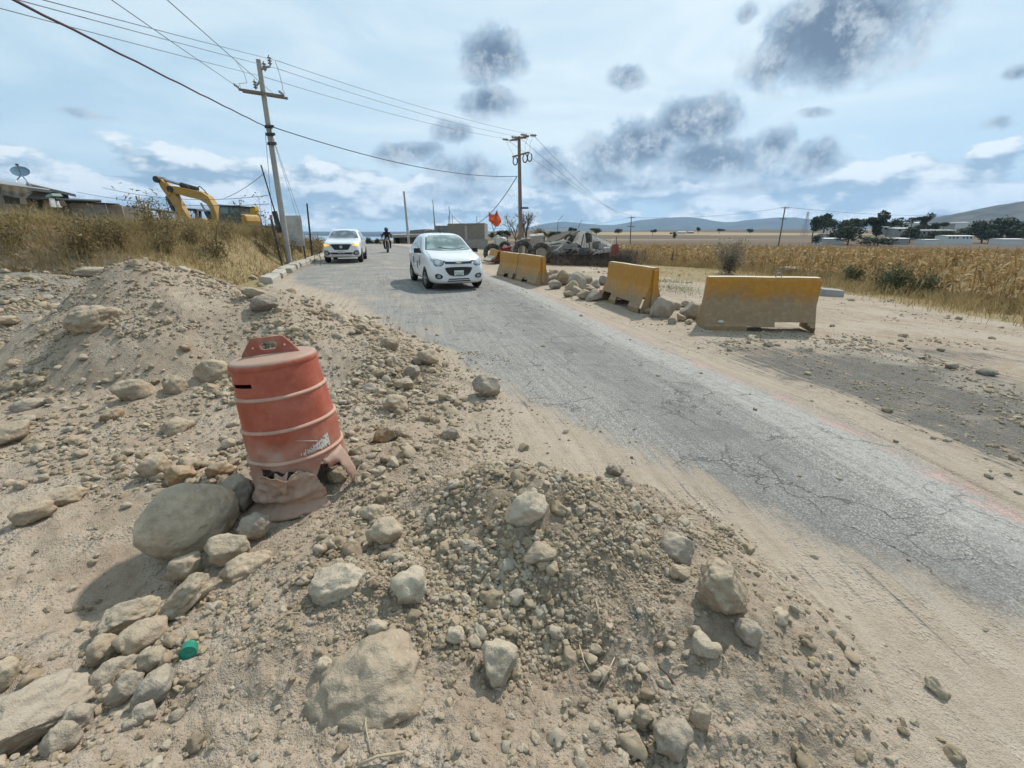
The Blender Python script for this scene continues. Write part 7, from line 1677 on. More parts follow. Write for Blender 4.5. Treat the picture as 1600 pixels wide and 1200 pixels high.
for i, (u, v0, v1, lab_) in enumerate(((1049, 415, 393, 'dark fence post standing left of the leafless grey bush'), (1004, 404, 392, 'dark fence post left of the other post, nearer the scrap heap'), (1183, 396, 385, 'short fence post just right of the leafless grey bush'))):
    p = hit(u, v0); k = depth_of(p) / FPX; mb = MB(); mb.tube([(0, 0, -.2), (.03, 0, (v0 - v1) * k)], [.045, .04], 7); tag(mb.obj('fence_post', M_DARK, None, p), lab_, 'fence post', 'fence posts', 'thing')
# concrete remnants
p = hit(1295, 462); mb = MB(); k = depth_of(p) / FPX; mb.box((0, 0, 8 * k * .55), (34 * k, 20 * k, 12 * k), None, .94); tag(mb.obj('concrete_block', M_CONC, None, p, (R(3), R(4), R(-8)), bevel=.02), 'grey concrete beam end lying right of the nearest barrier', 'concrete block', None, 'thing')
p = hit(1172, 418); k = depth_of(p) / FPX; mb = MB(); mb.box((0, 0, 4 * k), (30 * k, 20 * k, 10 * k), None, .9); tag(mb.obj('concrete_block', M_CONC, None, p, (0, R(2), R(5)), bevel=.03), 'pale concrete lump beside the leafless grey bush', 'concrete block', None, 'thing')
p = hit(1232, 428); k = depth_of(p) / FPX; me = rock_mesh(901, 4, .2, .3); o = put_rock('soil_mound', me, p, 50 * k, 30 * k, 15 * k, DGREY, (0, 0, .2), .2); tag(o, 'dark grey soil mound in the dry grass before the maize', 'soil mound')
# scattered loose stones on the lot
LOT = [(1540, 585, 40, 9, DGREY), (1485, 575, 30, 7, DGREY), (1300, 510, 14, 6, PALE), (1470, 548, 16, 7, TAN), (1352, 548, 20, 7, TAN), (1215, 540, 18, 7, PALE), (1175, 528, 18, 8, GREY), (1420, 545, 12, 5, DGREY), (1550, 530, 16, 6, TAN), (1330, 540, 10, 5, GREY), (1545, 745, 22, 8, PALE), (1590, 770, 16, 6, PALE), (1400, 690, 14, 6, PALE), (1180, 640, 12, 5, TAN), (1262, 585, 14, 5, PALE), (1440, 560, 14, 6, DGREY), (1480, 690, 16, 8, GREY), (1330, 470, 14, 5, TAN), (1390, 470, 12, 5, GREY), (1240, 485, 10, 5, TAN)]
q = hits([r_[0] for r_ in LOT], [r_[1] for r_ in LOT])
for i, (u, v, w, h, c) in enumerate(LOT):
    k = depth_of(q[i]) / FPX; o = put_rock('stone', random.choice(VAR), q[i], w * k * .7, w * k * .5, w * k * .38, c, (0, 0, random.uniform(0, 6)), .2); wh_ = 'behind the nearest barrier line' if v < 490 else 'in front of the nearest barrier' if u < 1290 and v < 560 else 'on the dark verge strip' if v > 570 and v < 720 else 'on the road edge past the dark verge' if v > 720 else 'on the bare lot beyond the dark verge'
    tag(o, f'{"large" if w > 25 else "small" if w < 14 else "middling"} {"whitish" if c == PALE else CN[c]} loose stone {wh_}', 'stone', 'loose stones on the lot', 'thing')
# dry roots and twigs on the near heap
TW = [((558, 1080), (575, 1105), (572, 1140), (580, 1180)), ((420, 985), (450, 965), (470, 960)), ((905, 1010), (912, 1040), (925, 1060)), ((935, 1075), (950, 1055), (960, 1030)), ((1030, 1045), (1042, 1060), (1052, 1072)), ((1050, 1050), (1062, 1046), (1075, 1044)), ((970, 890), (982, 905), (1000, 925)), ((560, 1198), (590, 1190), (632, 1178)), ((1128, 1025), (1134, 1040), (1138, 1058)), ((1060, 820), (1075, 816), (1088, 814)), ((930, 938), (934, 958), (936, 980)), ((824, 1062), (830, 1080), (836, 1100))]
TL = ['pale dry root trailing down the front of the widest flat boulder', 'thin dry twig left of the whitish half sunk rock', 'curved dry twig on the front of the low heap', 'dry twig among cobbles on the front of the low heap', 'short dark stick below the large angular tan rock', 'short pale stick beside the dark stick', 'thin root near the heap crest', 'pale straw stick at the bottom edge', 'thin twig below the whitish chip', 'pale stick on the road side of the heap crest', 'thin root hanging in the middle of the low heap', 'thin twig beside the whitish upright rock']
for i, t_ in enumerate(TW):
    q = hits([a[0] for a in t_], [a[1] for a in t_]); q[:, 2] += .008; q[1:-1, 2] += .012; mb = MB(); mb.tube([Vector(a) - Vector(q[0]) for a in q], [.0022 if i not in (4, 5, 7, 9) else .0042] * len(t_), 6); tag(mb.obj('dry_twig', pm('twig', (.42, .34, .23), .9) if i != 4 else M_BARK, None, Vector(q[0]), smooth=True), TL[i], 'twig', 'dry roots and twigs on the low heap', 'thing')

# ---- bare trees by the centre pole
def bare_tree(name, p, h, seed, label, spread=.5, lean=(0, 0), leafy=True):
    rg = random.Random(seed); e = empty(name, p, 0, label, 'tree'); mb = MB(); tips = []
    def grow(a, d, l, r, lv):
        b = a + d * l; mb.tube([a, (a + b) / 2 + Vector((rg.gauss(0, .04), rg.gauss(0, .04), 0)) * l, b], [r, r * .85, r * .65], 5 if lv else 8, False)
        if lv >= 4: tips.append(b); return
        for k in range(3 if lv else 4): grow(b if k else a.lerp(b, .65), (d + Vector((rg.gauss(0, spread), rg.gauss(0, spread), rg.gauss(.15, .25)))).normalized(), l * rg.uniform(.55, .78), r * .6, lv + 1)
    grow(Vector((0, 0, -.1)), Vector((lean[0], lean[1], 1)).normalized(), h * .33, h * .022, 0); mb.obj('trunk', M_BARK, e)
    vs = []; tr = []; tn = []
    for t_ in tips:
        for k in range(5 if leafy else 2):
            c = np.array(t_) + np.array([rg.gauss(0, .12), rg.gauss(0, .12), rg.gauss(0, .12)]); d = np.array([rg.gauss(0, 1) for _ in range(3)]); d /= np.linalg.norm(d); u = np.cross(d, [0, 0, 1]); u /= np.linalg.norm(u) + 1e-6; s = rg.uniform(.05, .12); b = len(vs); vs += [c - u * s * .4, c + u * s * .4, c + d * s]; tr.append((b, b + 1, b + 2)); tn += [rg.random()] * 3
    link('crown', np_mesh('crown', np.array(vs), tris=tr, attrs=dict(tone=tn)), M_WEED, e); return e
tp = at(822, 384, 38); tp.z = H1(tp.x, tp.y); bare_tree('bare_tree', tp, 4.0, 3, 'sparse bare tree right behind the centre pole', .42)
tp = at(806, 384, 39); tp.z = H1(tp.x, tp.y); bare_tree('bare_tree', tp, 3.4, 8, 'sparse bare tree just left of the centre pole', .42)
tp = at(829, 384, 33); tp.z = H1(tp.x, tp.y); bare_tree('bare_tree', tp, 2.3, 5, 'small bushy dark tree leaning right beside the centre pole', .35, (.45, 0))

# ---- far trees: each its own thing, made from a few grown patterns
def far_tree(seed, kind):
    rg = np.random.default_rng(seed); vs = []; tr = []; tn = []; n = {'tall': 1100, 'round': 1000, 'dense': 1300, 'thin': 420}[kind]
    lobes = []
    for k in range({'tall': 7, 'round': 6, 'dense': 8, 'thin': 5}[kind]):
        if kind == 'tall': c = np.array([rg.normal(0, .14), rg.normal(0, .14), rg.uniform(.38, .9)]); r = np.array([.17, .17, .13]) * rg.uniform(.7, 1.2)
        elif kind == 'thin': c = np.array([rg.normal(0, .2), rg.normal(0, .2), rg.uniform(.6, .92)]); r = np.array([.18, .18, .08]) * rg.uniform(.6, 1.1)
        elif kind == 'dense': c = np.array([rg.normal(0, .25), rg.normal(0, .25), rg.uniform(.2, .8)]); r = np.array([.28, .28, .2]) * rg.uniform(.7, 1.2)
        else: c = np.array([rg.normal(0, .2), rg.normal(0, .2), rg.uniform(.5, .82)]); r = np.array([.24, .24, .17]) * rg.uniform(.7, 1.2)
        lobes.append((c, r))
    for j in range(n):
        c, r = lobes[rg.integers(len(lobes))]; d = rg.normal(0, 1, 3); d /= np.linalg.norm(d); p = c + r * d * rg.uniform(.5, 1.08); a = rg.normal(0, 1, 3); a /= np.linalg.norm(a); u = np.cross(a, d); u /= np.linalg.norm(u) + 1e-6; s = rg.uniform(.025, .06)
        b = len(vs); vs += [p - u * s, p + u * s, p + a * s * 1.5]; tr.append((b, b + 1, b + 2)); tn += [np.clip(rg.normal(.45, .28), 0, 1)] * 3
    crown = np_mesh('crown', np.array(vs), tris=tr, attrs=dict(tone=tn)); crown.materials.append(M_TREE)
    mb = MB(); mb.tube([(0, 0, -.05), (.01, 0, .3), (0, .02, .62)], [.035, .025, .012], 6)
    for c, r in lobes: mb.tube([(0, 0, rg.uniform(.25, .5)), tuple(c)], [.015, .006], 4)
    tm = mb.mesh('trunk'); tm.materials.append(M_BARK); return crown, tm
FT = {k: [far_tree(s * 7 + i, k) for s in range(2)] for i, k in enumerate(('tall', 'round', 'dense', 'thin'))}
def put_tree(u, vb, vt, wpx, Y, kind, label):
    a = at(u, vb, Y); k = depth_of(a) / FPX; h = (vb - vt) * k * 1.08; w = wpx * k * 1.25 / (.75 if kind != 'dense' else .95); zz = min(a.z, max(H1(a.x, a.y), a.z - 1.5)); cr, tm = random.choice(FT[kind])
    e = empty('tree', (a.x, Y, zz), random.uniform(0, 6.28), label, 'tree', 'trees about the far village')
    for nm, me in (('trunk', tm), ('crown', cr)):
        o = link(nm, me, None, e); o.scale = (w, w, h + (a.z - zz))
TREES = [(1270, 366, 338, 18, 230, 'tall', 'thin tall tree at the left end of the village trees'), (1287, 362, 334, 22, 240, 'tall', 'tall dark leaning tree, second from the left end of the village trees'), (1303, 364, 341, 22, 250, 'round', 'loose round tree third from the left end of the village'),
 (1275, 382, 369, 12, 190, 'dense', 'small dark bush tree before the left end of the village'), (1315, 376, 348, 28, 215, 'dense', 'broad dark tree in the left part of the village'), (1332, 362, 342, 20, 280, 'round', 'grey green round tree behind the broad dark trees'), (1344, 362, 342, 18, 285, 'round', 'round tree right beside the grey green one'),
 (1366, 380, 339, 26, 200, 'tall', 'tallest dark tree in the middle before the white roofs'), (1378, 356, 338, 16, 260, 'tall', 'tall tree leaning right behind the tallest dark one'), (1325, 378, 356, 30, 195, 'dense', 'low wide dark tree left of the tallest one'), (1370, 386, 372, 34, 185, 'dense', 'hedge like bush at the foot of the tallest dark tree'),
 (1386, 356, 346, 12, 270, 'round', 'small round tree left of the long white roofs'), (1400, 356, 343, 18, 265, 'dense', 'dark pointed tree at the left end of the long white roofs'), (1424, 352, 340, 14, 300, 'thin', 'thin flat topped tree over the long white roofs'), (1443, 360, 338, 18, 270, 'tall', 'tall tree right of the long white roofs'),
 (1447, 364, 348, 16, 260, 'round', 'round tree under the tall one right of the white roofs'), (1422, 374, 354, 20, 215, 'dense', 'dark tree before the long grey shed'), (1465, 356, 347, 14, 290, 'round', 'small tree right of the tall tree by the roofs'), (1475, 354, 348, 8, 300, 'round', 'tiny tree between the shed and the right roofs'),
 (1458, 374, 362, 18, 230, 'dense', 'dark bush before the right end of the grey shed'), (1478, 374, 360, 26, 235, 'dense', 'dark bushy tree left end of the long dark tree row'), (1500, 374, 357, 26, 235, 'dense', 'dark bushy tree second in the long dark row at the right'), (1520, 372, 354, 26, 240, 'dense', 'dark bushy tree third in the long dark row'), (1535, 374, 348, 26, 240, 'dense', 'taller dark tree in the middle of the dark row'),
 (1561, 374, 340, 38, 235, 'dense', 'biggest dark tree of the long row at the right'), (1586, 374, 346, 26, 240, 'dense', 'dark tree right of the biggest of the row'), (1602, 374, 360, 26, 240, 'dense', 'dark bush cut by the right edge of the view'), (1545, 376, 360, 24, 232, 'dense', 'dark bush at the foot of the biggest dark tree'),
 (1112, 0, 0, 0, 0, '', '')]
for t_ in TREES:
    if t_[3]: put_tree(*t_)
for (u, vb, vt, w, Y, k, lab_) in [(1020, 364, 358, 8, 320, 'round', 'lone round tree in the ploughed field at left of the far leaning pole'), (1052, 366, 362, 5, 330, 'round', 'tiny tree in the fields beside the lone round one'), (1091, 362, 355, 6, 420, 'round', 'small tree on the rise in the middle of the fields'), (1124, 362, 357, 8, 420, 'round', 'bushy tree on the horizon left of the far leaning pole'), (1172, 362, 358, 9, 420, 'dense', 'dark bush on the horizon just left of the far leaning pole'), (1054, 370, 365, 5, 300, 'dense', 'small dark bush below the tiny tree in the fields'), (966, 362, 358, 10, 300, 'dense', 'dark bush behind the right of the scrap heap'), (893, 362, 355, 8, 260, 'round', 'round dark tree just behind the peak of the scrap heap'), (932, 362, 357, 14, 280, 'dense', 'dark bush behind the tarpaulin tent peak')]:
    put_tree(u, vb, vt, w, Y, k, lab_)
# tree clumps beyond the crest on the left
for i, (u, vb, vt, w) in enumerate(((565, 377, 371, 12), (578, 377, 372, 12), (590, 377, 373, 10), (768, 366, 362, 8), (780, 366, 361, 10), (792, 366, 360, 12), (850, 366, 361, 12), (862, 366, 362, 10), (871, 366, 361, 12))):
    put_tree(u, vb, vt, w, 160, 'dense', f'{("leftmost", "middle", "rightmost")[i % 3]} of the three dark bushes ' + ('on the skyline right of the white SUV' if u < 600 else 'on the plain behind the orange flag' if u < 800 else 'on the plain behind the scrap heap'))

# ---- far village roofs
VM = [pm('far_white', (.60, .60, .58), .8), pm('far_grey', (.30, .29, .27), .9), pm('far_tan', (.36, .30, .23), .9), M_HOLE]
def far_house(u0, u1, vt, vb, Y, m_, label, roof=None, win=0):
    a = at(u0, vb, Y); b = at(u1, vb, Y); t_ = at(u0, vt, Y); w = b.x - a.x; h = t_.z - a.z; e = empty('house', ((a.x + b.x) / 2, Y, a.z), 0, label, 'house', 'houses of the far village')
    mb = MB(); mb.box((0, 3, h * .45 - 1), (w, 6, h * .9 + 2)); mb.obj('wall', VM[m_], e)
    mb = MB(); mb.add([(-w * .53, -.4, h * .88), (w * .53, -.4, h * .88), (w * .53, 6.4, h * .88), (-w * .53, 6.4, h * .88), (-w * .5, 3, h * 1.05), (w * .5, 3, h * 1.05)], [(3, 2, 1, 0), (0, 1, 5, 4), (2, 3, 4, 5), (0, 4, 3), (1, 2, 5)]); mb.obj('roof', VM[roof if roof is not None else m_], e)
    for k in range(win): mb = MB(); mb.box((-w * .4 + w * .8 * (k + .5) / win, -.02, h * .5), (w * .35 / win, .1, h * .35)); mb.obj('window', M_HOLE, e)
for a in [(1378, 1389, 354, 361, 255, 1, 'small house with a white gable roof between the tall dark trees', 0, 1), (1398, 1428, 356, 364, 250, 1, 'long house with pale roof right of the white gable', 0, 3), (1408, 1440, 347.5, 356, 300, 0, 'long white roofed sheds at the top of the village', 0, 0), (1425, 1490, 359, 369, 240, 1, 'long grey shed with a row of small windows', 1, 7), (1290, 1320, 365, 373, 215, 1, 'grey roofed house left behind the broad dark tree', 1, 2), (1284, 1318, 372, 380, 205, 0, 'pale low wall house at the left of the village', 0, 0), (1392, 1420, 372, 379, 205, 1, 'low grey house right of the tallest dark tree', 0, 0), (1478, 1500, 368, 375, 215, 0, 'pale block left of the pair before the dark row', 0, 3), (1500, 1521, 368, 375, 215, 0, 'pale block right of the pair before the dark row', 0, 3), (1446, 1466, 374, 378, 205, 0, 'low white wall before the grey shed', 0, 0), (1480, 1492, 348.5, 354, 330, 1, 'small dark roofed house at the upper right of the village', 1, 0), (1492, 1514, 347, 352, 340, 0, 'long pale roof at the upper right of the village', 0, 0), (1566, 1600, 373, 379, 205, 0, 'long pale wall near the right edge of the village', 0, 0), (1440, 1462, 351, 360, 280, 0, 'pale green roofed house behind the tall tree', 0, 1), (1060, 1072, 361.5, 365, 500, 0, 'pale far house on the horizon near the far leaning pole', 0, 0), (1076, 1084, 361.5, 364.5, 520, 1, 'small grey far house on the horizon', 0, 0)]:
    far_house(*a)
# ------------------------------------------------------------------ flag, tyres and the scrap heap
fp = at(777, 400, 27); fp.z = H1(fp.x, fp.y); flg = empty('flag', fp, 0, 'ragged orange flag on a crooked stick behind the white car', 'flag')
def fl(u, v, dy=0): return at(u, v, 27 + dy) - fp
mb = MB(); mb.tube([(0, 0, -.1), fl(772.5, 364), fl(769, 352), fl(764, 331)], .022, 6); mb.tube([fl(771.5, 362), fl(776.5, 350), fl(776.5, 328)], .02, 6); mb.tube([fl(768.5, 363.5), fl(776, 362.5)], .02, 6); mb.obj('stick', M_WOOD, flg)
bm = bmesh.new(); g_ = []
top = [(763.5, 331), (766, 333.5), (769, 335), (773, 335), (776.5, 328.5), (779, 336), (782, 341)]; bot = [(763.5, 345), (765, 346.5), (767, 348), (770, 350.5), (774, 354.5), (779, 353.5), (783.5, 347)]
for i in range(25):
    t = i / 24; u0 = np.interp(t * 6, range(7), [p[0] for p in top]); v0 = np.interp(t * 6, range(7), [p[1] for p in top]); u1 = np.interp(t * 6, range(7), [p[0] for p in bot]); v1 = np.interp(t * 6, range(7), [p[1] for p in bot]); row = []
    for k in range(13):
        s = k / 12; row.append(bm.verts.new(fl(u0 + (u1 - u0) * s, v0 + (v1 - v0) * s, .10 * math.sin(t * 9 + s * 1.5) + .04 * math.sin(s * 9 + t * 4))))
    g_.append(row)
for i in range(24):
    for k in range(12): bm.faces.new((g_[i][k], g_[i + 1][k], g_[i + 1][k + 1], g_[i][k + 1]))
bmesh.ops.solidify(bm, geom=bm.faces[:], thickness=.006); me = bpy.data.meshes.new('cloth'); bm.to_mesh(me); bm.free(); me.polygons.foreach_set('use_smooth', [True] * len(me.polygons)); link('cloth', me, leaf_mat('flag_orange', (.84, .23, .09), (.84, .23, .09), (.84, .23, .09), .4), flg)
M_BIGTYRE = pm('old_tyre', (.038, .035, .032), .9, dust=.45, dustcol=(.27, .23, .18, 1), bump=.4, bscale=40)
def tyre_mesh(R0, w):
    Mx_ = Matrix.Rotation(R(90), 4, 'X'); mb = MB(); r1 = R0 * .56
    mb.lathe([(r1, -w * .38), (r1 * 1.1, -w * .48), (R0 * .86, -w * .52), (R0 * .97, -w * .44), (R0, -w * .2), (R0, w * .2), (R0 * .97, w * .44), (R0 * .86, w * .52), (r1 * 1.1, w * .48), (r1, w * .38), (r1 * 1.08, w * .30), (R0 * .86, w * .36), (R0 * .90, 0), (R0 * .86, -w * .36), (r1 * 1.08, -w * .30), (r1, -w * .38)], 40, Mx_)
    for k in range(40):
        a = 2 * math.pi * k / 40
        for s in (-1, 1): mb.box((math.cos(a) * R0 * .995, s * w * .25, math.sin(a) * R0 * .995), (.02, w * .38, R0 * .09), Matrix.Rotation(-a, 3, 'Y'))
    return mb.mesh('tyre', auto=40)
TM = tyre_mesh(.46, .27); TM.materials.append(M_BIGTYRE)
for (u, v, Y, s, rz, tilt, lab_) in ((770, 396, 24.5, 1.06, R(8), 0, 'big worn tyre standing upright behind the white car'), (790, 388, 25.2, .8, R(-20), R(8), 'smaller tyre standing behind the joined yellow barriers, left one'), (817, 392, 23.8, 1.06, R(12), R(-4), 'big tyre standing behind the right of the joined barriers'), (846, 395, 23.2, 1.08, R(-6), R(5), 'big tyre with exposed rim right of the joined barriers'), (889, 373, 24.4, .52, R(5), R(14), 'small tyre hung on the scrap heap beside the grey tarpaulin'), (789, 376, 26.5, .7, R(70), 0, 'dark tyre seen edge on behind the clutter by the flag'), (896, 396, 23.8, .5, R(30), R(50), 'small tyre lying in the brush below the scrap heap')):
    p = at(u, v, Y); o = link('tyre', TM, None, None, p, (tilt, 0, rz), s); tag(o, lab_, 'tyre', 'old tyres by the scrap heap', 'thing')
p = at(846, 395, 23.2); mb = MB(); mb.lathe([(.25, -.08), (.26, .02), (.20, .06), (.11, .04), (.10, .09), (.001, .09)], 24, Matrix.Rotation(R(90), 4, 'X')); o = mb.obj('wheel_disc', pm('rusty_disc', (.30, .26, .21), .8, dust=.3), None, p + Vector((.02, -.05, 0)), (R(5), 0, R(-6))); tag(o, 'dusty steel wheel disc inside the right big tyre', 'wheel disc', None, 'thing')
# grey tarpaulin tent on poles
JY = 25.0
def drape(name, top, bot, Y0, Y1, matl, label, cat='tarpaulin', fold=.10, n=34, m=14, thick=.008, folds=9.0):
    c = at(top[0][0], bot[0][1], Y0); bm = bmesh.new(); g_ = []
    for i in range(n):
        t = i / (n - 1); a = t * (len(top) - 1); b = t * (len(bot) - 1); u0 = np.interp(a, range(len(top)), [p[0] for p in top]); v0 = np.interp(a, range(len(top)), [p[1] for p in top]); u1 = np.interp(b, range(len(bot)), [p[0] for p in bot]); v1 = np.interp(b, range(len(bot)), [p[1] for p in bot]); row = []
        for k in range(m):
            s = k / (m - 1); Y = Y1 + (Y0 - Y1) * s + fold * math.sin(t * folds * 3 + s * 1.5) * s + .05 * mnoise.noise(Vector((t * 8, s * 6, 3)))
            row.append(bm.verts.new(at(u0 + (u1 - u0) * s, v0 + (v1 - v0) * s + .6 * math.sin(t * folds * 2) * s, Y) - c))
        g_.append(row)
    for i in range(n - 1):
        for k in range(m - 1): bm.faces.new((g_[i][k], g_[i + 1][k], g_[i + 1][k + 1], g_[i][k + 1]))
    bmesh.ops.solidify(bm, geom=bm.faces[:], thickness=thick); me = bpy.data.meshes.new(name); bm.to_mesh(me); bm.free(); me.polygons.foreach_set('use_smooth', [True] * len(me.polygons))
    return tag(link(name, me, matl, None, c), label, cat, None, 'thing')
M_TG = pm('tarp_grey', (.40, .385, .36), .8, nscale=2.2, dust=.35, dustcol=(.27, .24, .20, 1), bump=.5, bscale=9); M_TG2 = pm('tarp_dark', (.20, .175, .145), .9, nscale=2, bump=.5, bscale=7)
drape('tarpaulin', [(893, 368), (903, 363), (909, 361.5)], [(884, 377), (893, 380), (901, 379)], 24.2, 26.0, M_TG, 'grey tarpaulin flap at the left of the tent peak')
drape('tarpaulin', [(909, 361), (914, 361.5), (919, 363)], [(901, 379), (912, 388), (920, 392)], 24.0, 26.0, M_TG, 'pale grey tarpaulin hanging under the tent peak')
drape('tarpaulin', [(921, 363), (935, 369), (956, 379)], [(922, 396), (938, 396), (952, 393)], 23.8, 25.6, M_TG, 'grey tarpaulin sloping down right from the tent peak')
drape('roof_sheet', [(905, 360.5), (885, 362), (862, 368)], [(900, 366), (868, 378), (838, 388)], 24.6, 28.0, M_TG2, 'long brown sheet roof sloping left from the tent peak', 'roof sheet', .04)
drape('red_cloth', [(957, 381), (963, 380), (967, 383)], [(953, 399), (961, 400), (968, 397)], 23.2, 23.4, pm('faded_pink_cloth', (.36, .155, .12), .85, dust=.2), 'faded red cloth hung at the right end of the scrap heap', 'cloth', .08, 14, 10)
drape('cloth', [(955, 374), (959, 373), (961, 376)], [(955, 381), (959, 382), (962, 381)], 23.3, 23.3, pm('white_cloth', (.66, .64, .60), .85), 'scrap of white cloth over the faded red cloth', 'cloth', .05, 8, 6)
# timber: each piece a thing
BE = [((920, 363), (960, 381), 23.7, .09, 'long pale timber sloping down right over the tent'), ((838, 389), (906, 361), 24.4, .09, 'long dark timber sloping up to the tent peak from the left'), ((846, 388), (893, 363), 24.8, .07, 'second dark timber beside the long sloping one'), ((800, 385), (850, 384), 25, .08, 'level timber lying behind the big tyres'), ((828, 388), (870, 379), 23.8, .07, 'pale pole rising right behind the right big tyre'), ((852, 381), (886, 376), 24, .12, 'white plank level with the small hung tyre'), ((858, 384), (884, 383), 23.9, .09, 'grey plank below the white plank'), ((905, 400), (912, 366), 24, .06, 'upright post under the tent peak'), ((921, 398), (921, 372), 23.8, .07, 'upright post right of the tent peak'), ((933, 396), (928, 376), 23.7, .05, 'thin upright post inside the right tarpaulin'), ((944, 398), (948, 382), 23.6, .05, 'thin post near the right end of the tent'), ((882, 398), (884, 380), 24, .06, 'upright post left of the pale hanging tarpaulin'), ((866, 402), (867, 376), 24.2, .05, 'thin upright post behind the right big tyre'), ((872, 395), (887, 400), 23.7, .06, 'stick lying in the scrap right of the big tyre'), ((930, 395), (957, 384), 23.5, .06, 'pale slat slanting in the right end of the heap'), ((926, 398), (946, 388), 23.4, .05, 'thin pale slat below the slanting one'), ((868, 392), (878, 384), 23.6, .07, 'short pale board leaning in the scrap'), ((776, 384), (797, 372), 26.2, .07, 'pale stick leaning in the clutter by the flag'), ((781, 386), (787, 371), 26.3, .09, 'white board standing in the clutter by the flag'), ((964, 384), (963, 369), 23.4, .04, 'thin stake standing over the red cloth')]
for (a, b, Y, w, lab_) in BE:
    p0 = at(*a, Y); p1 = at(*b, Y + .1); c, s_, q = bar((0, 0, 0), p1 - p0, w, w * .7); mb = MB(); mb.box(c, s_, q); pale = 'pale' in lab_ or 'white' in lab_
    tag(mb.obj('plank', pm('pale_board', (.50, .46, .40), .9, dust=.25) if pale else M_WOOD, None, p0, bevel=.008), lab_, 'plank', 'timbers of the scrap heap', 'thing')
# odds and ends
OD = [(874, 391, 24.2, (.9, .6, .55), (.33, .31, .28), 'grey metal cabinet lying in the scrap right of the big tyre'), (857, 392, 24.4, (.7, .5, .5), (.42, .40, .36), 'pale box behind the right big tyre'), (870, 381, 24.6, (.8, .5, .2), (.12, .11, .10), 'dark slab under the white plank'), (838, 375, 29, (.9, .7, .7), (.36, .33, .29), 'pale water tank box behind the roof sheet'), (846, 374, 29, (.4, .5, .5), (.03, .03, .03), 'small dark box right of the pale tank box'), (817, 377, 27, (.9, .5, .25), (.16, .14, .12), 'dark crate at the foot of the centre pole'), (822, 374, 27, (.5, .4, .12), (.52, .50, .47), 'white lid lying on the dark crate'), (784, 379, 26, (.5, .4, .55), (.55, .52, .47), 'white bundle in the clutter left of the dark tyre'), (777, 377, 26.4, (.35, .3, .6), (.48, .45, .38), 'pale bundle beside the flag stick'), (795, 392, 24.8, (.8, .3, .45), (.22, .03, .03), 'dark red drum behind the joined barriers'), (803, 389, 24.9, (.5, .4, .3), (.40, .38, .36), 'grey lump behind the joined barriers'), (920, 371, 24, (.28, .3, .5), (.05, .05, .05), 'black can hung on the tent post'), (932, 383, 23.9, (.4, .3, .35), (.12, .11, .1), 'dark bucket inside the right tarpaulin'), (940, 386, 23.7, (.3, .3, .3), (.32, .30, .27), 'grey pot near the right end of the tent'), (948, 390, 23.5, (.35, .3, .25), (.45, .42, .38), 'pale pot beside the grey pot'), (892, 386, 24, (.7, .4, .3), (.20, .18, .16), 'brown box under the small hung tyre'), (900, 392, 23.9, (.5, .4, .35), (.30, .27, .23), 'tan box in the brush under the tent'), (912, 394, 23.8, (.5, .4, .4), (.08, .08, .08), 'black box in the shade under the tent'), (800, 400, 23, (.3, .25, .2), (.55, .53, .5), 'white scrap on the ground left of the big tyre')]
for i, (u, v, Y, s_, c, lab_) in enumerate(OD):
    p = at(u, v, Y); n0 = Vector((i * 3.1, i, 0)); bm = bmesh.new(); bmesh.ops.create_cube(bm, size=1); bmesh.ops.subdivide_edges(bm, edges=bm.edges[:], cuts=3, use_grid_fill=True)
    for v_ in bm.verts: v_.co *= 1 - .10 * v_.co.length; v_.co += .13 * Vector((mnoise.noise(v_.co * 2 + n0), mnoise.noise(v_.co * 2 - n0), mnoise.noise(v_.co * 2 + n0 * 2))); v_.co = Vector((v_.co.x * s_[0], v_.co.y * s_[1], v_.co.z * s_[2]))
    me = bpy.data.meshes.new('scrap'); bm.to_mesh(me); bm.free(); o = link('scrap_item', me, pm('scrap', c, .85, dust=.3), None, p, (random.uniform(-.3, .3), random.uniform(-.3, .3), random.uniform(-.5, .5))); tag(o, lab_, 'scrap', 'odds and ends of the scrap heap', 'thing')
# brush and wire under the tent, and the rubble of the heap
n = 9000; u_ = RNG.uniform(850, 972, n); v_ = RNG.uniform(386, 412, n); x = np.zeros(n); 
cx = np.array([at(858, 405, 24).x, at(965, 405, 24).x]); x = RNG.uniform(cx[0], cx[1] + .6, n); y = RNG.normal(23.9, .65, n); hgt = .62 * (.5 + .5 * sstep(-.4, .4, fbm(x * 1.2, y * 1.2, 3, 401))); z = terrain(x, y, False) + RNG.random(n) * hgt * np.exp(-((y - 23.9) / .9) ** 2)
V, t3, q, tn = blades(x, y, z, RNG.uniform(.15, .55, n), RNG.uniform(.008, .02, n), np.clip(RNG.normal(.35, .2, n), 0, 1), 1.2)
tag(link('dead_brush', np_mesh('dead_brush', V, tris=t3, quads=q, attrs=dict(tone=tn)), leaf_mat('dead_brush', (.07, .052, .04), (.165, .13, .10), (.32, .26, .20), .15)), kind='stuff')
me = rock_mesh(990, 4, .1, .5); p = at(905, 404, 25.2); o = put_rock('scrap_mound', me, Vector((p.x, 25.3, H1(p.x, 25.3))), 4.4, 2.2, 1.25, (.24, .205, .165), (0, 0, .05), .1); tag(o, 'dark mound of rubble and rags under the tarpaulin tent', 'scrap mound')
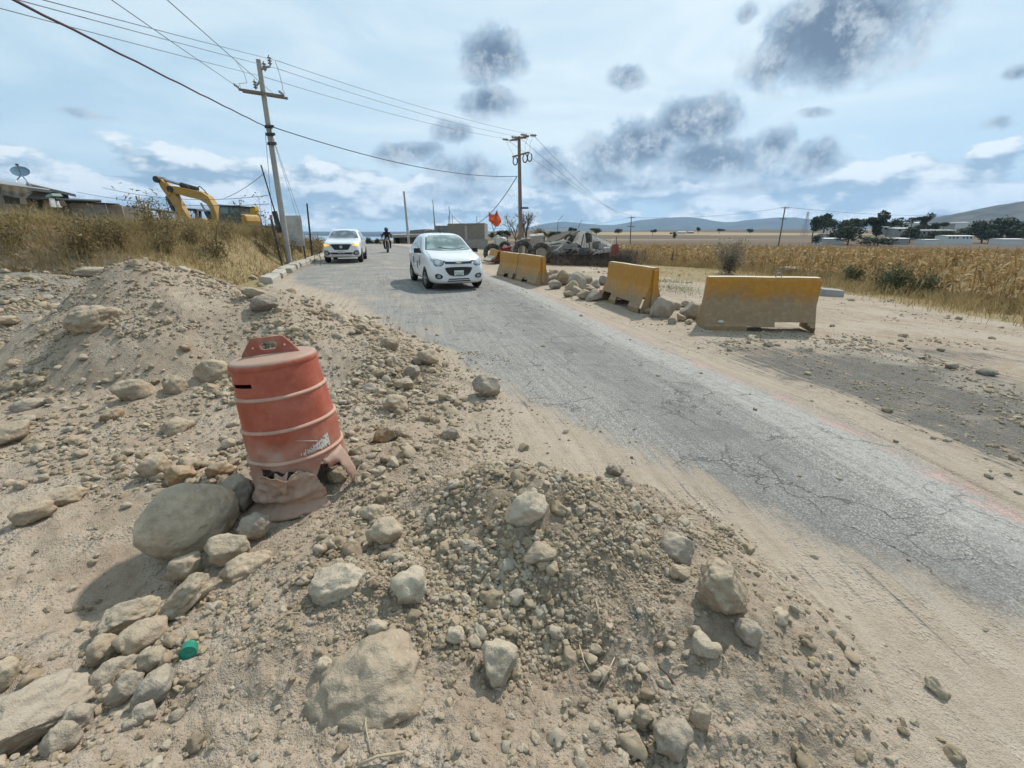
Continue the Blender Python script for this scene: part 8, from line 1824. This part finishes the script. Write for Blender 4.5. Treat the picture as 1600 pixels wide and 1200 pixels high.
me = rock_mesh(991, 4, .1, .5); p = at(980, 404, 24.0); o = put_rock('wire_heap', me, Vector((p.x, 24.2, H1(p.x, 24.2))), 1.0, .8, .72, (.20, .19, .17), (0, 0, .4), .1); tag(o, 'dark tangled heap right of the faded red cloth', 'scrap mound')
n = 2600; x = RNG.normal(p.x, .42, n); y = RNG.normal(24.1, .35, n); z = terrain(x, y, False) + RNG.random(n) * .75
V, t3, q, tn = blades(x, y, z, RNG.uniform(.12, .4, n), RNG.uniform(.006, .014, n), np.clip(RNG.normal(.3, .2, n), 0, 1), 1.4)
tag(link('dead_brush', np_mesh('dead_brush', V, tris=t3, quads=q, attrs=dict(tone=tn)), bpy.data.materials['dead_brush']), kind='stuff')
# bent wire rods over the heap
for i, (a, b, c, Y) in enumerate((((871, 365), (872, 345), (880, 336), 25.5), ((903, 356), (907, 348), (909, 344), 25.5))):
    p0 = at(*a, Y); mb = MB(); mb.tube([at(*q_, Y) - p0 for q_ in (a, b, c)], .012, 5); tag(mb.obj('wire_rod', M_DARK, None, p0, smooth=True), ('bent wire rod rising behind the sheet roof', 'short bent wire rod behind the tent peak')[i], 'rod', None, 'thing')
# rubble spoil by the flat roofed house
me = rock_mesh(995, 4, .1, .4); p = at(643, 380, 60); o = put_rock('rubble_pile', me, Vector((at(662, 380, 62).x, 63, H1(at(662, 380, 62).x, 63))), 3.2, 2, .5, TAN, (0, 0, 0), .2); tag(o, 'low tan rubble pile at the foot of the bare pale pole', 'rubble')
# ------------------------------------------------------------------ haze
hm = bpy.data.materials.new('haze'); hm.use_nodes = True; nt = hm.node_tree; nt.nodes.clear()
ho = nt.nodes.new('ShaderNodeOutputMaterial'); hv = nt.nodes.new('ShaderNodeVolumePrincipled')
hv.inputs['Color'].default_value = (.52, .73, 1.0, 1); hv.inputs['Density'].default_value = HAZE_DENSITY; hv.inputs['Anisotropy'].default_value = .2
nt.links.new(hv.outputs[0], ho.inputs['Volume'])
mb = MB().box((0, 0, 175), (19600, 19600, 830)); o = mb.obj('haze', hm); tag(o, kind='stuff')
